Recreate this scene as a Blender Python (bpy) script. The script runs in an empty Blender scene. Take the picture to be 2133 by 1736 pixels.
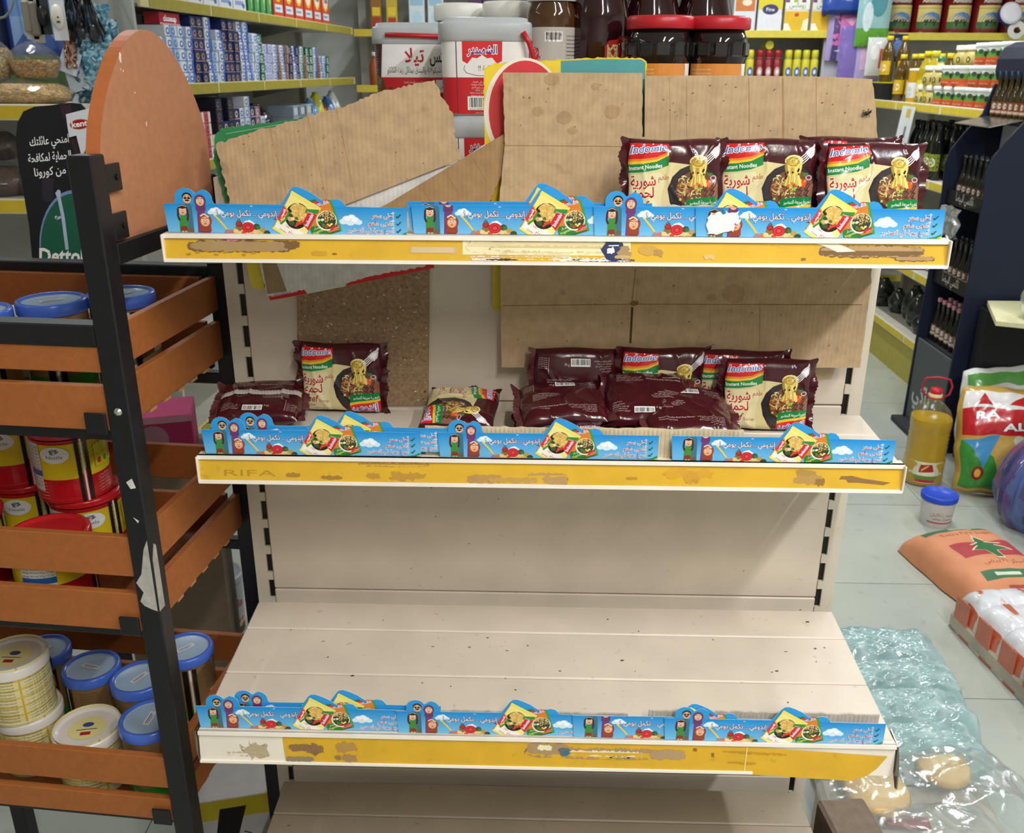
import bpy, math, random
from mathutils import Vector, Matrix, geometry, noise
PI = math.pi
R = random.Random(7)
SC = bpy.context.scene
COL = SC.collection
# ---------------------------------------------------------------- camera, world, lights, exposure
CX, CY, CZ = -.0212, -1.425, 1.617
FPX, PITCH, YAW, ROLL = 1919.9, .3616, .0249, .0038
cd = bpy.data.cameras.new('camera'); cam = bpy.data.objects.new('camera', cd); COL.objects.link(cam)
cd.sensor_width = 36; cd.lens = FPX/2133*36; cd.clip_start = .02
cam.matrix_world = Matrix.Translation((CX, CY, CZ)) @ Matrix.Rotation(YAW, 4, 'Z') @ Matrix.Rotation(PI/2-PITCH, 4, 'X') @ Matrix.Rotation(ROLL, 4, 'Z')
cd.dof.use_dof = True; cd.dof.focus_distance = 1.28; cd.dof.aperture_fstop = 13
SC.camera = cam
SC.view_settings.view_transform = 'Standard'; SC.view_settings.look = 'None'
SC.view_settings.gamma = 1; SC.view_settings.use_curve_mapping = False
SC.view_settings.exposure = .25
wd = bpy.data.worlds.new('world'); SC.world = wd; wd.use_nodes = True
wd.node_tree.nodes['Background'].inputs[0].default_value = (.85, .92, 1, 1)
wd.node_tree.nodes['Background'].inputs[1].default_value = .10
CEIL = 2.95
def tube_light(x, y, w, ln=1.2, col=(1, .97, .9), rz=0):
    l = bpy.data.lights.new('tube_lamp', 'AREA'); l.shape = 'RECTANGLE'; l.size = .05; l.size_y = ln
    l.energy = w; l.color = col
    o = bpy.data.objects.new('tube_lamp', l); COL.objects.link(o); o.location = (x, y, CEIL-.085); o.rotation_euler = (0, 0, rz)
TUBES = [(1.42, -1.5, 46), (-2.4, -.6, 3), (.55, -1.62, 16), (.55, -2.5, 36), (1.42, 1.4, 20), (-1.7, 1.6, 17), (1.42, 3.6, 30), (-.4, 3.6, 22), (2.9, 2.4, 18)]
for t in TUBES: tube_light(*t, col=(1, .95, .88) if abs(t[0]-.55) < .1 else (.94, .97, 1) if t[0] > 1 else (.93, .97, 1))
# ---------------------------------------------------------------- pixel rays (places things at real depths)
CR = cam.matrix_world.to_3x3()
def ray(px, py): return CR @ Vector(((px-1066.5)/FPX, -(py-868)/FPX, -1))
def atY(px, py, y): d = ray(px, py); return Vector((CX, CY, CZ)) + d*((y-CY)/d.y)
def atZ(px, py, z): d = ray(px, py); return Vector((CX, CY, CZ)) + d*((z-CZ)/d.z)
def atX(px, py, x): d = ray(px, py); return Vector((CX, CY, CZ)) + d*((x-CX)/d.x)
# ---------------------------------------------------------------- colour, materials
_hc = {}
def hx(s):
    if not isinstance(s, str): return s
    if s not in _hc:
        t = s.lstrip('#'); t = t if len(t) == 6 else ''.join(c+c for c in t); v = [int(t[i:i+2], 16)/255 for i in (0, 2, 4)]
        _hc[s] = tuple((c/12.92 if c <= .04045 else ((c+.055)/1.055)**2.4) for c in v)
    return _hc[s]
def mat(name, rough=.5, metal=0, spec=.5, nz=(30, .12), bump=None, trans=0, ior=1.45, coat=0, wave=None, spots=None, alpha=None, sheen=0):
    m = bpy.data.materials.new(name); m.use_nodes = True; nt = m.node_tree; N = nt.nodes; L = nt.links
    b = N['Principled BSDF']; a = N.new('ShaderNodeAttribute'); a.attribute_name = 'Col'
    tc = N.new('ShaderNodeTexCoord'); out = a.outputs['Color']
    b.inputs['Roughness'].default_value = rough; b.inputs['Metallic'].default_value = metal
    b.inputs['Specular IOR Level'].default_value = spec; b.inputs['IOR'].default_value = ior
    b.inputs['Transmission Weight'].default_value = trans; b.inputs['Coat Weight'].default_value = coat
    b.inputs['Coat Roughness'].default_value = .08
    if alpha is not None: b.inputs['Alpha'].default_value = alpha
    def noise_tex(scale, det=4):
        n = N.new('ShaderNodeTexNoise'); n.inputs['Scale'].default_value = scale; n.inputs['Detail'].default_value = det
        L.new(tc.outputs['Object'], n.inputs['Vector']); return n
    def mul(src, fac, lo, hi, dark=0, light=1):
        r = N.new('ShaderNodeMapRange'); r.inputs[1].default_value = lo; r.inputs[2].default_value = hi
        r.inputs[3].default_value = dark; r.inputs[4].default_value = light; L.new(fac, r.inputs[0])
        x = N.new('ShaderNodeMix'); x.data_type = 'RGBA'; x.blend_type = 'MULTIPLY'; x.inputs[0].default_value = 1
        L.new(src, x.inputs[6]); L.new(r.outputs[0], x.inputs[7]); return x.outputs[2]
    if nz: out = mul(out, noise_tex(nz[0]).outputs[0], .3, .7, 1-nz[1], 1+nz[1]*.4)
    if spots: out = mul(out, noise_tex(spots[0], 2).outputs[0], spots[1], spots[1]+.06, spots[2], 1)
    L.new(out, b.inputs['Base Color'])
    h = None
    if wave:
        w = N.new('ShaderNodeTexWave'); w.inputs['Scale'].default_value = wave[0]; w.inputs['Distortion'].default_value = .6
        w.inputs['Detail'].default_value = 2; L.new(tc.outputs['Object'], w.inputs['Vector']); h = (w.outputs[1], wave[1])
    if bump: h2 = (noise_tex(bump[0]).outputs[0], bump[1])
    for hh in ([h] if h else []) + ([h2] if bump else []):
        bp = N.new('ShaderNodeBump'); bp.inputs['Strength'].default_value = hh[1]; bp.inputs['Distance'].default_value = .002
        L.new(hh[0], bp.inputs['Height'])
        if b.inputs['Normal'].is_linked: L.new(b.inputs['Normal'].links[0].from_socket, bp.inputs['Normal'])
        L.new(bp.outputs[0], b.inputs['Normal'])
    return m
M = dict(
 cream=mat('painted_cream_metal', .42, nz=(9, .10), bump=(160, .05), spots=(70, .25, .8)),
 rail=mat('rail_plastic', .4, nz=(20, .07)),
 yellow=mat('yellow_paper', .5, nz=(26, .09), spots=(50, .26, .85)),
 card=mat('corrugated_card', .85, spec=.2, nz=(55, .16), wave=(45, .12), bump=(300, .12), spots=(26, .27, .8)),
 paper=mat('printed_paper', .45, nz=(40, .05)),
 flat=mat('matte_print', .6, nz=(40, .08)),
 chip=mat('chipboard', .8, spec=.2, nz=(170, .35), bump=(200, .2)),
 foil=mat('wrapper_film', .2, spec=.5, nz=(30, .10), bump=(38, .35), coat=.25),
 gloss=mat('glossy_plastic', .2, nz=(20, .05)),
 satin=mat('satin_plastic', .38, nz=(20, .07)),
 black=mat('black_painted_steel', .36, nz=(60, .25), bump=(140, .15)),
 mdf=mat('terracotta_board', .5, spec=.35, nz=(90, .10), bump=(320, .12), spots=(14, .24, 1.25)),
 tin=mat('printed_tin', .28, nz=(20, .05), coat=.2),
 metal=mat('bare_metal', .3, metal=1, nz=(30, .1)),
 glass=mat('clear_glass', .04, trans=1, ior=1.3, nz=None),
 jar=mat('dark_jar_glass', .07, nz=None, coat=.5),
 clear=mat('clear_plastic', .12, trans=.92, ior=1.18, nz=None, bump=(40, .3)),
 film=mat('clear_film', .14, trans=.75, ior=1.12, nz=None, bump=(55, .6)),
 bale=mat('wrapped_film', .16, nz=(12, .25), bump=(26, .9), coat=.5),
 oil=mat('oil', .08, trans=.35, ior=1.3, nz=None),
 frost=mat('frosted_plastic', .3, trans=.35, ior=1.3, nz=(30, .04)),
 fabric=mat('woven_sack', .65, nz=(14, .10), bump=(40, .25)),
 wall=mat('wall_paint', .7, nz=(6, .08)),
 grain=mat('seeds', .6, nz=(160, .6), bump=(150, .9)),
)
def film_mat(name, fac=.10, tint=(.93, .97, .97)):
    m = bpy.data.materials.new(name); m.use_nodes = True; nt = m.node_tree; N = nt.nodes; L = nt.links; N.remove(N['Principled BSDF'])
    tc = N.new('ShaderNodeTexCoord'); n = N.new('ShaderNodeTexNoise'); n.inputs['Scale'].default_value = 46; n.inputs['Detail'].default_value = 5; L.new(tc.outputs['Object'], n.inputs[0])
    bp = N.new('ShaderNodeBump'); bp.inputs['Strength'].default_value = .5; bp.inputs['Distance'].default_value = .004; L.new(n.outputs[0], bp.inputs['Height'])
    t = N.new('ShaderNodeBsdfTransparent'); t.inputs[0].default_value = (*tint, 1); g = N.new('ShaderNodeBsdfGlossy'); g.inputs['Roughness'].default_value = .14; L.new(bp.outputs[0], g.inputs['Normal'])
    d = N.new('ShaderNodeBsdfDiffuse'); a = N.new('ShaderNodeAttribute'); a.attribute_name = 'Col'; L.new(a.outputs[0], d.inputs[0])
    lw = N.new('ShaderNodeLayerWeight'); lw.inputs[0].default_value = .35; L.new(bp.outputs[0], lw.inputs['Normal'])
    mr = N.new('ShaderNodeMapRange'); mr.inputs[3].default_value = fac; mr.inputs[4].default_value = .22+fac*3; L.new(lw.outputs['Facing'], mr.inputs[0])
    m1 = N.new('ShaderNodeMixShader'); m1.inputs[0].default_value = fac*1.2; L.new(t.outputs[0], m1.inputs[1]); L.new(d.outputs[0], m1.inputs[2])
    m2 = N.new('ShaderNodeMixShader'); L.new(mr.outputs[0], m2.inputs[0]); L.new(m1.outputs[0], m2.inputs[1]); L.new(g.outputs[0], m2.inputs[2])
    L.new(m2.outputs[0], N['Material Output'].inputs[0]); return m
M['film'] = film_mat('clear_film', .11); M['wrap'] = film_mat('thin_wrap', .03); M['haze'] = film_mat('milky_film', .3)
# ---------------------------------------------------------------- mesh builder
class MB:
    def __init__(s): s.v = []; s.f = []; s.c = []; s.sm = []
    def add(s, V, Fs, col, smooth=False, T=None):
        n = len(s.v)
        s.v += [tuple(T @ Vector(p)) for p in V] if T else [tuple(p) for p in V]
        one = isinstance(col, str) or (len(col) == 3 and not isinstance(col[0], (str, tuple)))
        for i, f in enumerate(Fs):
            s.f.append([n+k for k in f]); s.c.append(hx(col if one else col[i])); s.sm.append(smooth)
        return s
    def box(s, c, d, col, T=None, b=0, rz=0):
        hx_, hy, hz = d[0]/2, d[1]/2, d[2]/2
        W = Matrix.Translation(c) @ Matrix.Rotation(rz, 4, 'Z')
        if T: W = T @ W
        if not b:
            V = [(x*hx_, y*hy, z*hz) for x in (-1, 1) for y in (-1, 1) for z in (-1, 1)]
            Fs = [(0, 1, 3, 2), (4, 6, 7, 5), (0, 4, 5, 1), (2, 3, 7, 6), (0, 2, 6, 4), (1, 5, 7, 3)]
            return s.add(V, Fs, col, False, W)
        V = []; idx = {}
        for x in (-1, 1):
            for y in (-1, 1):
                for z in (-1, 1):
                    for ax in range(3):
                        p = [x*(hx_-b), y*(hy-b), z*(hz-b)]; p[ax] += (x, y, z)[ax]*b
                        idx[x, y, z, ax] = len(V); V.append(p)
        Fs = []
        for ax in range(3):
            u, w = [(1, 2), (2, 0), (0, 1)][ax]
            for sg in (-1, 1):
                q = []
                for a_, b_ in ((-1, -1), (1, -1), (1, 1), (-1, 1)):
                    k = [0, 0, 0]; k[ax] = sg; k[u] = a_; k[w] = b_; q.append(idx[(*k, ax)])
                Fs.append(q if sg > 0 else q[::-1])
            for a_ in (-1, 1):
                for b_ in (-1, 1):
                    k0 = [0, 0, 0]; k0[u] = a_; k0[w] = b_; k1 = list(k0); k0[ax] = -1; k1[ax] = 1
                    q = [idx[(*k0, u)], idx[(*k1, u)], idx[(*k1, w)], idx[(*k0, w)]]
                    Fs.append(q if a_*b_ < 0 else q[::-1])
        for x in (-1, 1):
            for y in (-1, 1):
                for z in (-1, 1):
                    q = [idx[x, y, z, 0], idx[x, y, z, 1], idx[x, y, z, 2]]
                    Fs.append(q if x*y*z > 0 else q[::-1])
        return s.add(V, Fs, col, False, W)
    def bar(s, p, q, w, h, col, b=0):      # square bar from p to q, h along 'up'
        p, q = Vector(p), Vector(q); d = q-p; ln = d.length; d.normalize()
        up = Vector((0, 0, 1)) if abs(d.z) < .9 else Vector((0, 1, 0))
        y = up.cross(d).normalized(); z = d.cross(y)
        T = Matrix((d, y, z)).transposed().to_4x4(); T.translation = (p+q)/2
        return s.box((0, 0, 0), (ln, w, h), col, T, b)
    def prism(s, poly, z0, z1, col, T=None, side=None):
        n = len(poly)
        if sum(poly[i][0]*poly[(i+1) % n][1]-poly[(i+1) % n][0]*poly[i][1] for i in range(n)) < 0: poly = poly[::-1]
        tr = geometry.tessellate_polygon([[Vector((x, y, 0)) for x, y in poly]])
        V = [(x, y, z0) for x, y in poly]+[(x, y, z1) for x, y in poly]; top = []; bot = []
        for a, b, c in tr:
            ar_ = (poly[b][0]-poly[a][0])*(poly[c][1]-poly[a][1])-(poly[b][1]-poly[a][1])*(poly[c][0]-poly[a][0])
            if ar_ < 0: b, c = c, b
            top.append((a+n, b+n, c+n)); bot.append((a, c, b))
        s.add(V, top+bot, col, False, T)
        return s.add(V, [(i, (i+1) % n, (i+1) % n+n, i+n) for i in range(n)], side or col, False, T)
    def lathe(s, prof, col, n=28, T=None, smooth=True, cols=None, sq=None, cap=True):
        V = []; Fs = []; C = []
        for r, z in prof:
            for k in range(n):
                a = 2*PI*(k+.5)/n; c_, s_ = math.cos(a), math.sin(a)
                m = 1
                if sq: m = (abs(c_)**sq+abs(s_)**sq)**(-1/sq)
                V.append((r*c_*m, r*s_*m, z))
        for i in range(len(prof)-1):
            for k in range(n):
                k2 = (k+1) % n; Fs.append((i*n+k, i*n+k2, (i+1)*n+k2, (i+1)*n+k)); C.append(cols[i] if cols else col)
        s.add(V, Fs, C, smooth, T)
        if cap:
            for i, rev in ((0, 1), (len(prof)-1, 0)):
                if prof[i][0] > 1e-5:
                    q = list(range(n)); s.add(V[i*n:(i+1)*n], [q[::-1] if rev else q], (cols[i if i == 0 else i-1] if cols else col), False, T)
        return s
    def tube(s, pts, r, col, n=8, closed=False, cap=True):
        pts = [Vector(p) for p in pts]; V = []; Fs = []; N_ = len(pts); ref = None
        rr = r if isinstance(r, (list, tuple)) else [r]*N_
        for i, p in enumerate(pts):
            d = (pts[(i+1) % N_ if closed else min(i+1, N_-1)]-pts[i-1 if closed else max(i-1, 0)])
            d = d.normalized() if d.length > 1e-9 else Vector((0, 0, 1))
            if ref is None: ref = d.orthogonal().normalized()
            u = (ref-d*ref.dot(d)); u = u.normalized() if u.length > 1e-6 else d.orthogonal().normalized(); ref = u; w = d.cross(u)
            for k in range(n): a = 2*PI*k/n; V.append(p+(u*math.cos(a)+w*math.sin(a))*rr[i])
        for i in range(N_ if closed else N_-1):
            j = (i+1) % N_
            for k in range(n): k2 = (k+1) % n; Fs.append((i*n+k, i*n+k2, j*n+k2, j*n+k))
        if not closed and cap: Fs += [tuple(range(n))[::-1], tuple(range((N_-1)*n, N_*n))]
        return s.add(V, Fs, col, True)
    def grid(s, fn, nu, nv, col, smooth=True, T=None, flip=False, tri=False):
        V = [fn(i/nu, j/nv) for j in range(nv+1) for i in range(nu+1)]; w = nu+1
        Fs = [(j*w+i, j*w+i+1, (j+1)*w+i+1, (j+1)*w+i) for j in range(nv) for i in range(nu)]
        if tri: Fs = [t for f in Fs for t in ((f[0], f[1], f[2]), (f[0], f[2], f[3]))]
        if flip: Fs = [f[::-1] for f in Fs]
        if callable(col): col = [col((i+.5)/nu, (j+.5)/nv) for j in range(nv) for i in range(nu)]
        return s.add(V, Fs, col, smooth, T)
    def ball(s, c, r, col, nu=14, nv=9, T=None, wob=0, seed=0):
        r = r if isinstance(r, (tuple, list)) else (r, r, r)
        def fn(u, v):
            a = 2*PI*u; b = PI*v; d = Vector((math.cos(a)*math.sin(b), math.sin(a)*math.sin(b), math.cos(b)))
            k = 1+wob*noise.noise(d*2+Vector((seed*3.1, seed, 0))) if wob else 1
            return (c[0]+d.x*r[0]*k, c[1]+d.y*r[1]*k, c[2]+d.z*r[2]*k)
        return s.grid(fn, nu, nv, col, True, T, flip=True)
    def mesh(s, name, m):
        me = bpy.data.meshes.new(name); me.from_pydata(s.v, [], s.f)
        at = me.color_attributes.new('Col', 'FLOAT_COLOR', 'CORNER'); flat = []
        for f, c in zip(s.f, s.c): flat += [c[0], c[1], c[2], 1.0]*len(f)
        at.data.foreach_set('color', flat); me.polygons.foreach_set('use_smooth', s.sm)
        me.materials.append(M[m] if isinstance(m, str) else m); me.update(); return me
    def build(s, name, m, parent=None, label=None, T=None):
        o = bpy.data.objects.new(name, s.mesh(name, m)); COL.objects.link(o)
        if parent: o.parent = parent; KIDS.setdefault(parent.name, []).append(o)
        if T: o.matrix_local = T
        if label: o['label'] = label
        return o
def tag(o, label, cat, group=None, kind=None):
    o['label'] = label; o['category'] = cat
    if group: o['group'] = group
    if kind: o['kind'] = kind
    return o
def thing(name, label, cat, loc=(0, 0, 0), rz=0, group=None, T=None):
    o = bpy.data.objects.new(name, None); COL.objects.link(o); o.empty_display_size = .05
    if T: o.matrix_world = T
    else: o.location = loc; o.rotation_euler = (0, 0, rz)
    return tag(o, label, cat, group)
def struct(o): o['kind'] = 'structure'; return o
def dup(root, T, label=None, group=None):
    def cp(o, par):
        c = o.copy(); COL.objects.link(c)
        if par: c.parent = par
        for ch in KIDS.get(o.name, ()): cp(ch, c)
        return c
    r = cp(root, None); r.matrix_world = T
    if label: r['label'] = label
    if group: r['group'] = group
    return r
KIDS = {}
def TR(loc, rz=0, rx=0, ry=0, s=None):
    T = Matrix.Translation(loc) @ Matrix.Rotation(rz, 4, 'Z') @ Matrix.Rotation(rx, 4, 'X') @ Matrix.Rotation(ry, 4, 'Y')
    if s: T = T @ Matrix.Diagonal((s[0], s[1], s[2], 1))
    return T
class Proto:                              # first use moves the original, later uses copy it
    def __init__(s, make): s.make = make; s.o = None
    def put(s, T, label, group=None):
        if s.o is None:
            s.o = s.make(); s.o.matrix_world = T; s.o['label'] = label
            if group: s.o['group'] = group
            return s.o
        return dup(s.o, T, label, group)
# ---------------------------------------------------------------- lettering and print
_AR = {'ء': (0xFE80, 1), 'آ': (0xFE81, 2), 'أ': (0xFE83, 2), 'إ': (0xFE87, 2), 'ئ': (0xFE89, 4), 'ا': (0xFE8D, 2), 'ب': (0xFE8F, 4), 'ة': (0xFE93, 2), 'ت': (0xFE95, 4), 'ث': (0xFE99, 4), 'ج': (0xFE9D, 4), 'ح': (0xFEA1, 4), 'خ': (0xFEA5, 4), 'د': (0xFEA9, 2), 'ذ': (0xFEAB, 2), 'ر': (0xFEAD, 2), 'ز': (0xFEAF, 2), 'س': (0xFEB1, 4), 'ش': (0xFEB5, 4), 'ص': (0xFEB9, 4), 'ض': (0xFEBD, 4), 'ط': (0xFEC1, 4), 'ع': (0xFEC9, 4), 'غ': (0xFECD, 4), 'ف': (0xFED1, 4), 'ق': (0xFED5, 4), 'ك': (0xFED9, 4), 'ل': (0xFEDD, 4), 'م': (0xFEE1, 4), 'ن': (0xFEE5, 4), 'ه': (0xFEE9, 4), 'و': (0xFEED, 2), 'ى': (0xFEEF, 2), 'ي': (0xFEF1, 4)}
def ar(s):
    out = []; i = 0; prev = False
    while i < len(s):
        ch = s[i]
        if ch == 'ل' and i+1 < len(s) and s[i+1] in 'اأإآ':
            b = {'ا': 0xFEFB, 'أ': 0xFEF7, 'إ': 0xFEF9, 'آ': 0xFEF5}[s[i+1]]; out.append(chr(b+(1 if prev else 0))); prev = False; i += 2; continue
        if ch in _AR:
            b, k = _AR[ch]; nx = i+1 < len(s) and s[i+1] in _AR and s[i+1] != 'ء'
            if k == 4: f = (3 if nx else 1) if prev else (2 if nx else 0); prev = True
            else: f = 1 if (prev and k == 2) else 0; prev = False
            if k == 4 and not nx: prev = False
            out.append(chr(b+f))
        else: out.append(ch); prev = False
        i += 1
    return ''.join(out[::-1])
_tc = {}
def glyphs(s, off=0.0):
    k = (s, off)
    if k not in _tc:
        t = ar(s) if any(c in _AR for c in s) else s
        c = bpy.data.curves.new('lettering', 'FONT'); c.body = t; c.size = 1; c.resolution_u = 2; c.offset = off
        o = bpy.data.objects.new('lettering', c); m = o.to_mesh()
        P = [[(m.vertices[i].co.x, m.vertices[i].co.y) for i in p.vertices] for p in m.polygons]
        xs = [v.co.x for v in m.vertices] or [0]; _tc[k] = (P, min(xs), max(xs))
        o.to_mesh_clear(); bpy.data.objects.remove(o); bpy.data.curves.remove(c)
    return _tc[k]
def clip_poly(P, lines):                   # keep a*x+b*y<=c
    for a, b, c in lines:
        Q = []
        for i in range(len(P)):
            p, q = P[i], P[(i+1) % len(P)]; dp = a*p[0]+b*p[1]-c; dq = a*q[0]+b*q[1]-c
            if dp <= 0: Q.append(p)
            if (dp < 0 < dq) or (dq < 0 < dp): t = dp/(dp-dq); Q.append((p[0]+(q[0]-p[0])*t, p[1]+(q[1]-p[1])*t))
        P = Q
        if len(P) < 3: return None
    return P
class Art:
    def __init__(s): s.L = []
    def raw(s, polys, col): s.L.append((polys, col)); return s
    def poly(s, pts, col):
        if len(pts) <= 4 and s.convex(pts): return s.raw([list(pts)], col)
        tr = geometry.tessellate_polygon([[Vector((x, y, 0)) for x, y in pts]])
        return s.raw([[pts[i] for i in t] for t in tr], col)
    @staticmethod
    def convex(p):
        sg = set()
        for i in range(len(p)):
            a, b, c = p[i-2], p[i-1], p[i]; z = (b[0]-a[0])*(c[1]-b[1])-(b[1]-a[1])*(c[0]-b[0])
            if abs(z) > 1e-12: sg.add(z > 0)
        return len(sg) < 2
    def rect(s, x0, y0, x1, y1, col): return s.raw([[(x0, y0), (x1, y0), (x1, y1), (x0, y1)]], col)
    def ell(s, cx, cy, rx, ry, col, n=18, rot=0, a0=0, a1=2*PI):
        P = []
        full = abs(a1-a0-2*PI) < 1e-6; m = n if full else n+1
        for k in range(m):
            a = a0+(a1-a0)*k/n; x, y = rx*math.cos(a), ry*math.sin(a)
            P.append((cx+x*math.cos(rot)-y*math.sin(rot), cy+x*math.sin(rot)+y*math.cos(rot)))
        return s.raw([P], col)
    def stroke(s, pts, w, col):
        q = []
        for p, r in zip(pts, pts[1:]):
            dx, dy = r[0]-p[0], r[1]-p[1]; l = math.hypot(dx, dy) or 1; nx, ny = -dy/l*w/2, dx/l*w/2
            q.append([(p[0]+nx, p[1]+ny), (p[0]-nx, p[1]-ny), (r[0]-nx, r[1]-ny), (r[0]+nx, r[1]+ny)])
        return s.raw(q, col)
    def text(s, t, x, y, size, col, rot=0, al='L', out=None, ow=.05, bold=0, w=None, sh=0):
        P, x0, x1 = glyphs(t, bold); kx = size if w is None else w/max(x1-x0, 1e-6)
        ox = {'L': x0, 'C': (x0+x1)/2, 'R': x1}[al]; c_, s_ = math.cos(rot), math.sin(rot)
        def tf(p): a, b = (p[0]-ox)*kx+sh*p[1]*size, p[1]*size; return (x+a*c_-b*s_, y+a*s_+b*c_)
        if out: s.raw([[tf(p) for p in q] for q in glyphs(t, bold+ow)[0]], out)
        return s.raw([[tf(p) for p in q] for q in P], col)
    def blob(s, cx, cy, rx, ry, col, seed=0, n=22, jag=.35, e=4):
        rr = random.Random(seed); P = []; m = max(n, int(n*min(4, (rx+ry)/2/min(rx, ry)/2))); q = min(rx, ry)*jag
        for k in range(m):
            a = 2*PI*k/m; c_, s_ = math.cos(a), math.sin(a); f = (abs(c_)**e+abs(s_)**e)**(-1/e)
            P.append((cx+rx*c_*f+rr.uniform(-q, q), cy+ry*s_*f+rr.uniform(-q, q)))
        return s.poly(P, col)
    def barcode(s, x0, y0, x1, y1, seed=1):
        s.rect(x0, y0, x1, y1, '#f2f2ee'); rr = random.Random(seed); x = x0+(x1-x0)*.06; q = []; u = (x1-x0)/70
        while x < x1-(x1-x0)*.06:
            w = u*rr.choice((1, 1, 2, 3)); q.append([(x, y0+(y1-y0)*.2), (x+w, y0+(y1-y0)*.2), (x+w, y1-(y1-y0)*.08), (x, y1-(y1-y0)*.08)]); x += w+u*rr.choice((1, 1, 2))
        return s.raw(q, '#15151a')
    def sub(s, o, x, y, rot=0, k=1, ky=None):       # place another drawing
        c_, s_ = math.cos(rot), math.sin(rot); ky = ky or k
        for P, col in o.L: s.L.append(([[(x+p[0]*k*c_-p[1]*ky*s_, y+p[0]*k*s_+p[1]*ky*c_) for p in q] for q in P], col))
        return s
    def emit(s, mb, fn, eps=4e-5, cell=None, clip=None, h0=1e-4, smooth=False, sc=1):
        for i, (P, col) in enumerate(s.L):
            h = h0+eps*i; V = []; Fs = []
            for q in P:
                if clip: q = clip_poly(q, clip)
                if not q or len(q) < 3: continue
                a2 = sum(q[i][0]*q[(i+1) % len(q)][1]-q[(i+1) % len(q)][0]*q[i][1] for i in range(len(q)))
                if abs(a2) < 1e-14: continue
                if a2 < 0: q = q[::-1]
                todo = [q] if not cell else [[q[0], q[k], q[k+1]] for k in range(1, len(q)-1)]
                while todo:
                    t = todo.pop()
                    if cell and len(t) == 3:
                        e = [(t[k][0]-t[k-1][0])**2+(t[k][1]-t[k-1][1])**2 for k in range(3)]; k = e.index(max(e))
                        if e[k] > cell*cell:
                            m_ = ((t[k][0]+t[k-1][0])/2, (t[k][1]+t[k-1][1])/2)
                            todo += [[t[k-1], m_, t[k-2]], [m_, t[k], t[k-2]]]; continue
                    n = len(V); V += [fn(p[0]*sc, p[1]*sc, h) for p in t]; Fs.append(tuple(range(n, n+len(t))))
            mb.add(V, Fs, col, smooth)
        return mb
def emit_grid(art, mb, fn, nu, nv, h0, eps, off, clip=None, kx=1, ky=1, flipx=False):
    # print laid exactly on the triangles of a nu x nv surface grid, so that no layer sinks into another
    G = [[Vector(fn(i/nu, j/nv)) for i in range(nu+1)] for j in range(nv+1)]; off = Vector(off)
    def at(u, v):
        x, y = u*nu, v*nv; i, j = min(nu-1, max(0, int(x+1e-7))), min(nv-1, max(0, int(y+1e-7))); a, b = x-i, y-j
        if a >= b: return G[j][i]+(G[j][i+1]-G[j][i])*a+(G[j+1][i+1]-G[j][i+1])*b
        return G[j][i]+(G[j+1][i+1]-G[j+1][i])*a+(G[j+1][i]-G[j][i])*b
    for li, (P, col) in enumerate(art.L):
        o = off*(h0+eps*li); V = []; idx = {}; Fs = []
        for q in P:
            q = [((1-x*kx) if flipx else x*kx, y*ky) for x, y in q]
            q = clip_poly(q, clip or [(1, 0, 1), (-1, 0, 0), (0, 1, 1), (0, -1, 0)])
            if not q: continue
            a2 = sum(q[k][0]*q[(k+1) % len(q)][1]-q[(k+1) % len(q)][0]*q[k][1] for k in range(len(q)))
            if abs(a2) < 1e-12: continue
            if a2 < 0: q = q[::-1]
            tris = [q] if Art.convex(q) else [[q[0], q[k], q[k+1]] for k in range(1, len(q)-1)]
            for t in tris:
                us = [p[0]*nu for p in t]; i0, i1 = int(min(us)+1e-6), int(math.ceil(max(us)-1e-6))
                for i in range(i0, max(i1, i0+1)):
                    c = clip_poly(t, [(-1, 0, -i/nu), (1, 0, (i+1)/nu)]) if i1-i0 > 1 else t
                    if not c: continue
                    vs = [p[1]*nv for p in c]; j0, j1 = int(min(vs)+1e-6), int(math.ceil(max(vs)-1e-6))
                    for j in range(j0, max(j1, j0+1)):
                        d = clip_poly(c, [(0, -1, -j/nv), (0, 1, (j+1)/nv)]) if j1-j0 > 1 else c
                        if not d: continue
                        for s_ in (1, -1):      # both sides of the cell's diagonal
                            e = clip_poly(d, [(s_*nu, -s_*nv, s_*(i-j))])
                            if not e or len(e) < 3: continue
                            f = []
                            for p in e:
                                k = (round(p[0]*2e4), round(p[1]*2e4))
                                if k not in idx: idx[k] = len(V); V.append(at(*p)+o)
                                if idx[k] not in f: f.append(idx[k])
                            if len(f) > 2: Fs.append(tuple(f))
        if Fs: mb.add(V, Fs, col, True)
def flatfn(o, ex, ey, n=None):
    o, ex, ey = Vector(o), Vector(ex).normalized(), Vector(ey).normalized(); n = ex.cross(ey).normalized() if n is None else Vector(n)
    return lambda u, v, h: o+ex*u+ey*v+n*h
def cylfn(r, z0=0, a0=-PI/2, T=None, rf=None):  # u along the wall (metres), centre of print faces a0
    def fn(u, v, h):
        q = (rf(v) if rf else r)+h; a = a0+u/r; p = Vector((q*math.cos(a), q*math.sin(a), z0+v)); return T @ p if T else p
    return fn
def jag(pts, step=.006, amp=.0015, seed=1, skip=()):   # roughen the edges of an outline
    rr = random.Random(seed); out = []
    for i in range(len(pts)):
        p, q = pts[i], pts[(i+1) % len(pts)]; out.append(p)
        if i in skip: continue
        l = math.hypot(q[0]-p[0], q[1]-p[1]); n = int(l/step)
        for k in range(1, n):
            t = k/n; nx, ny = -(q[1]-p[1])/l, (q[0]-p[0])/l; a = rr.uniform(-amp, amp)
            out.append((p[0]+(q[0]-p[0])*t+nx*a, p[1]+(q[1]-p[1])*t+ny*a))
    return out
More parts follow.
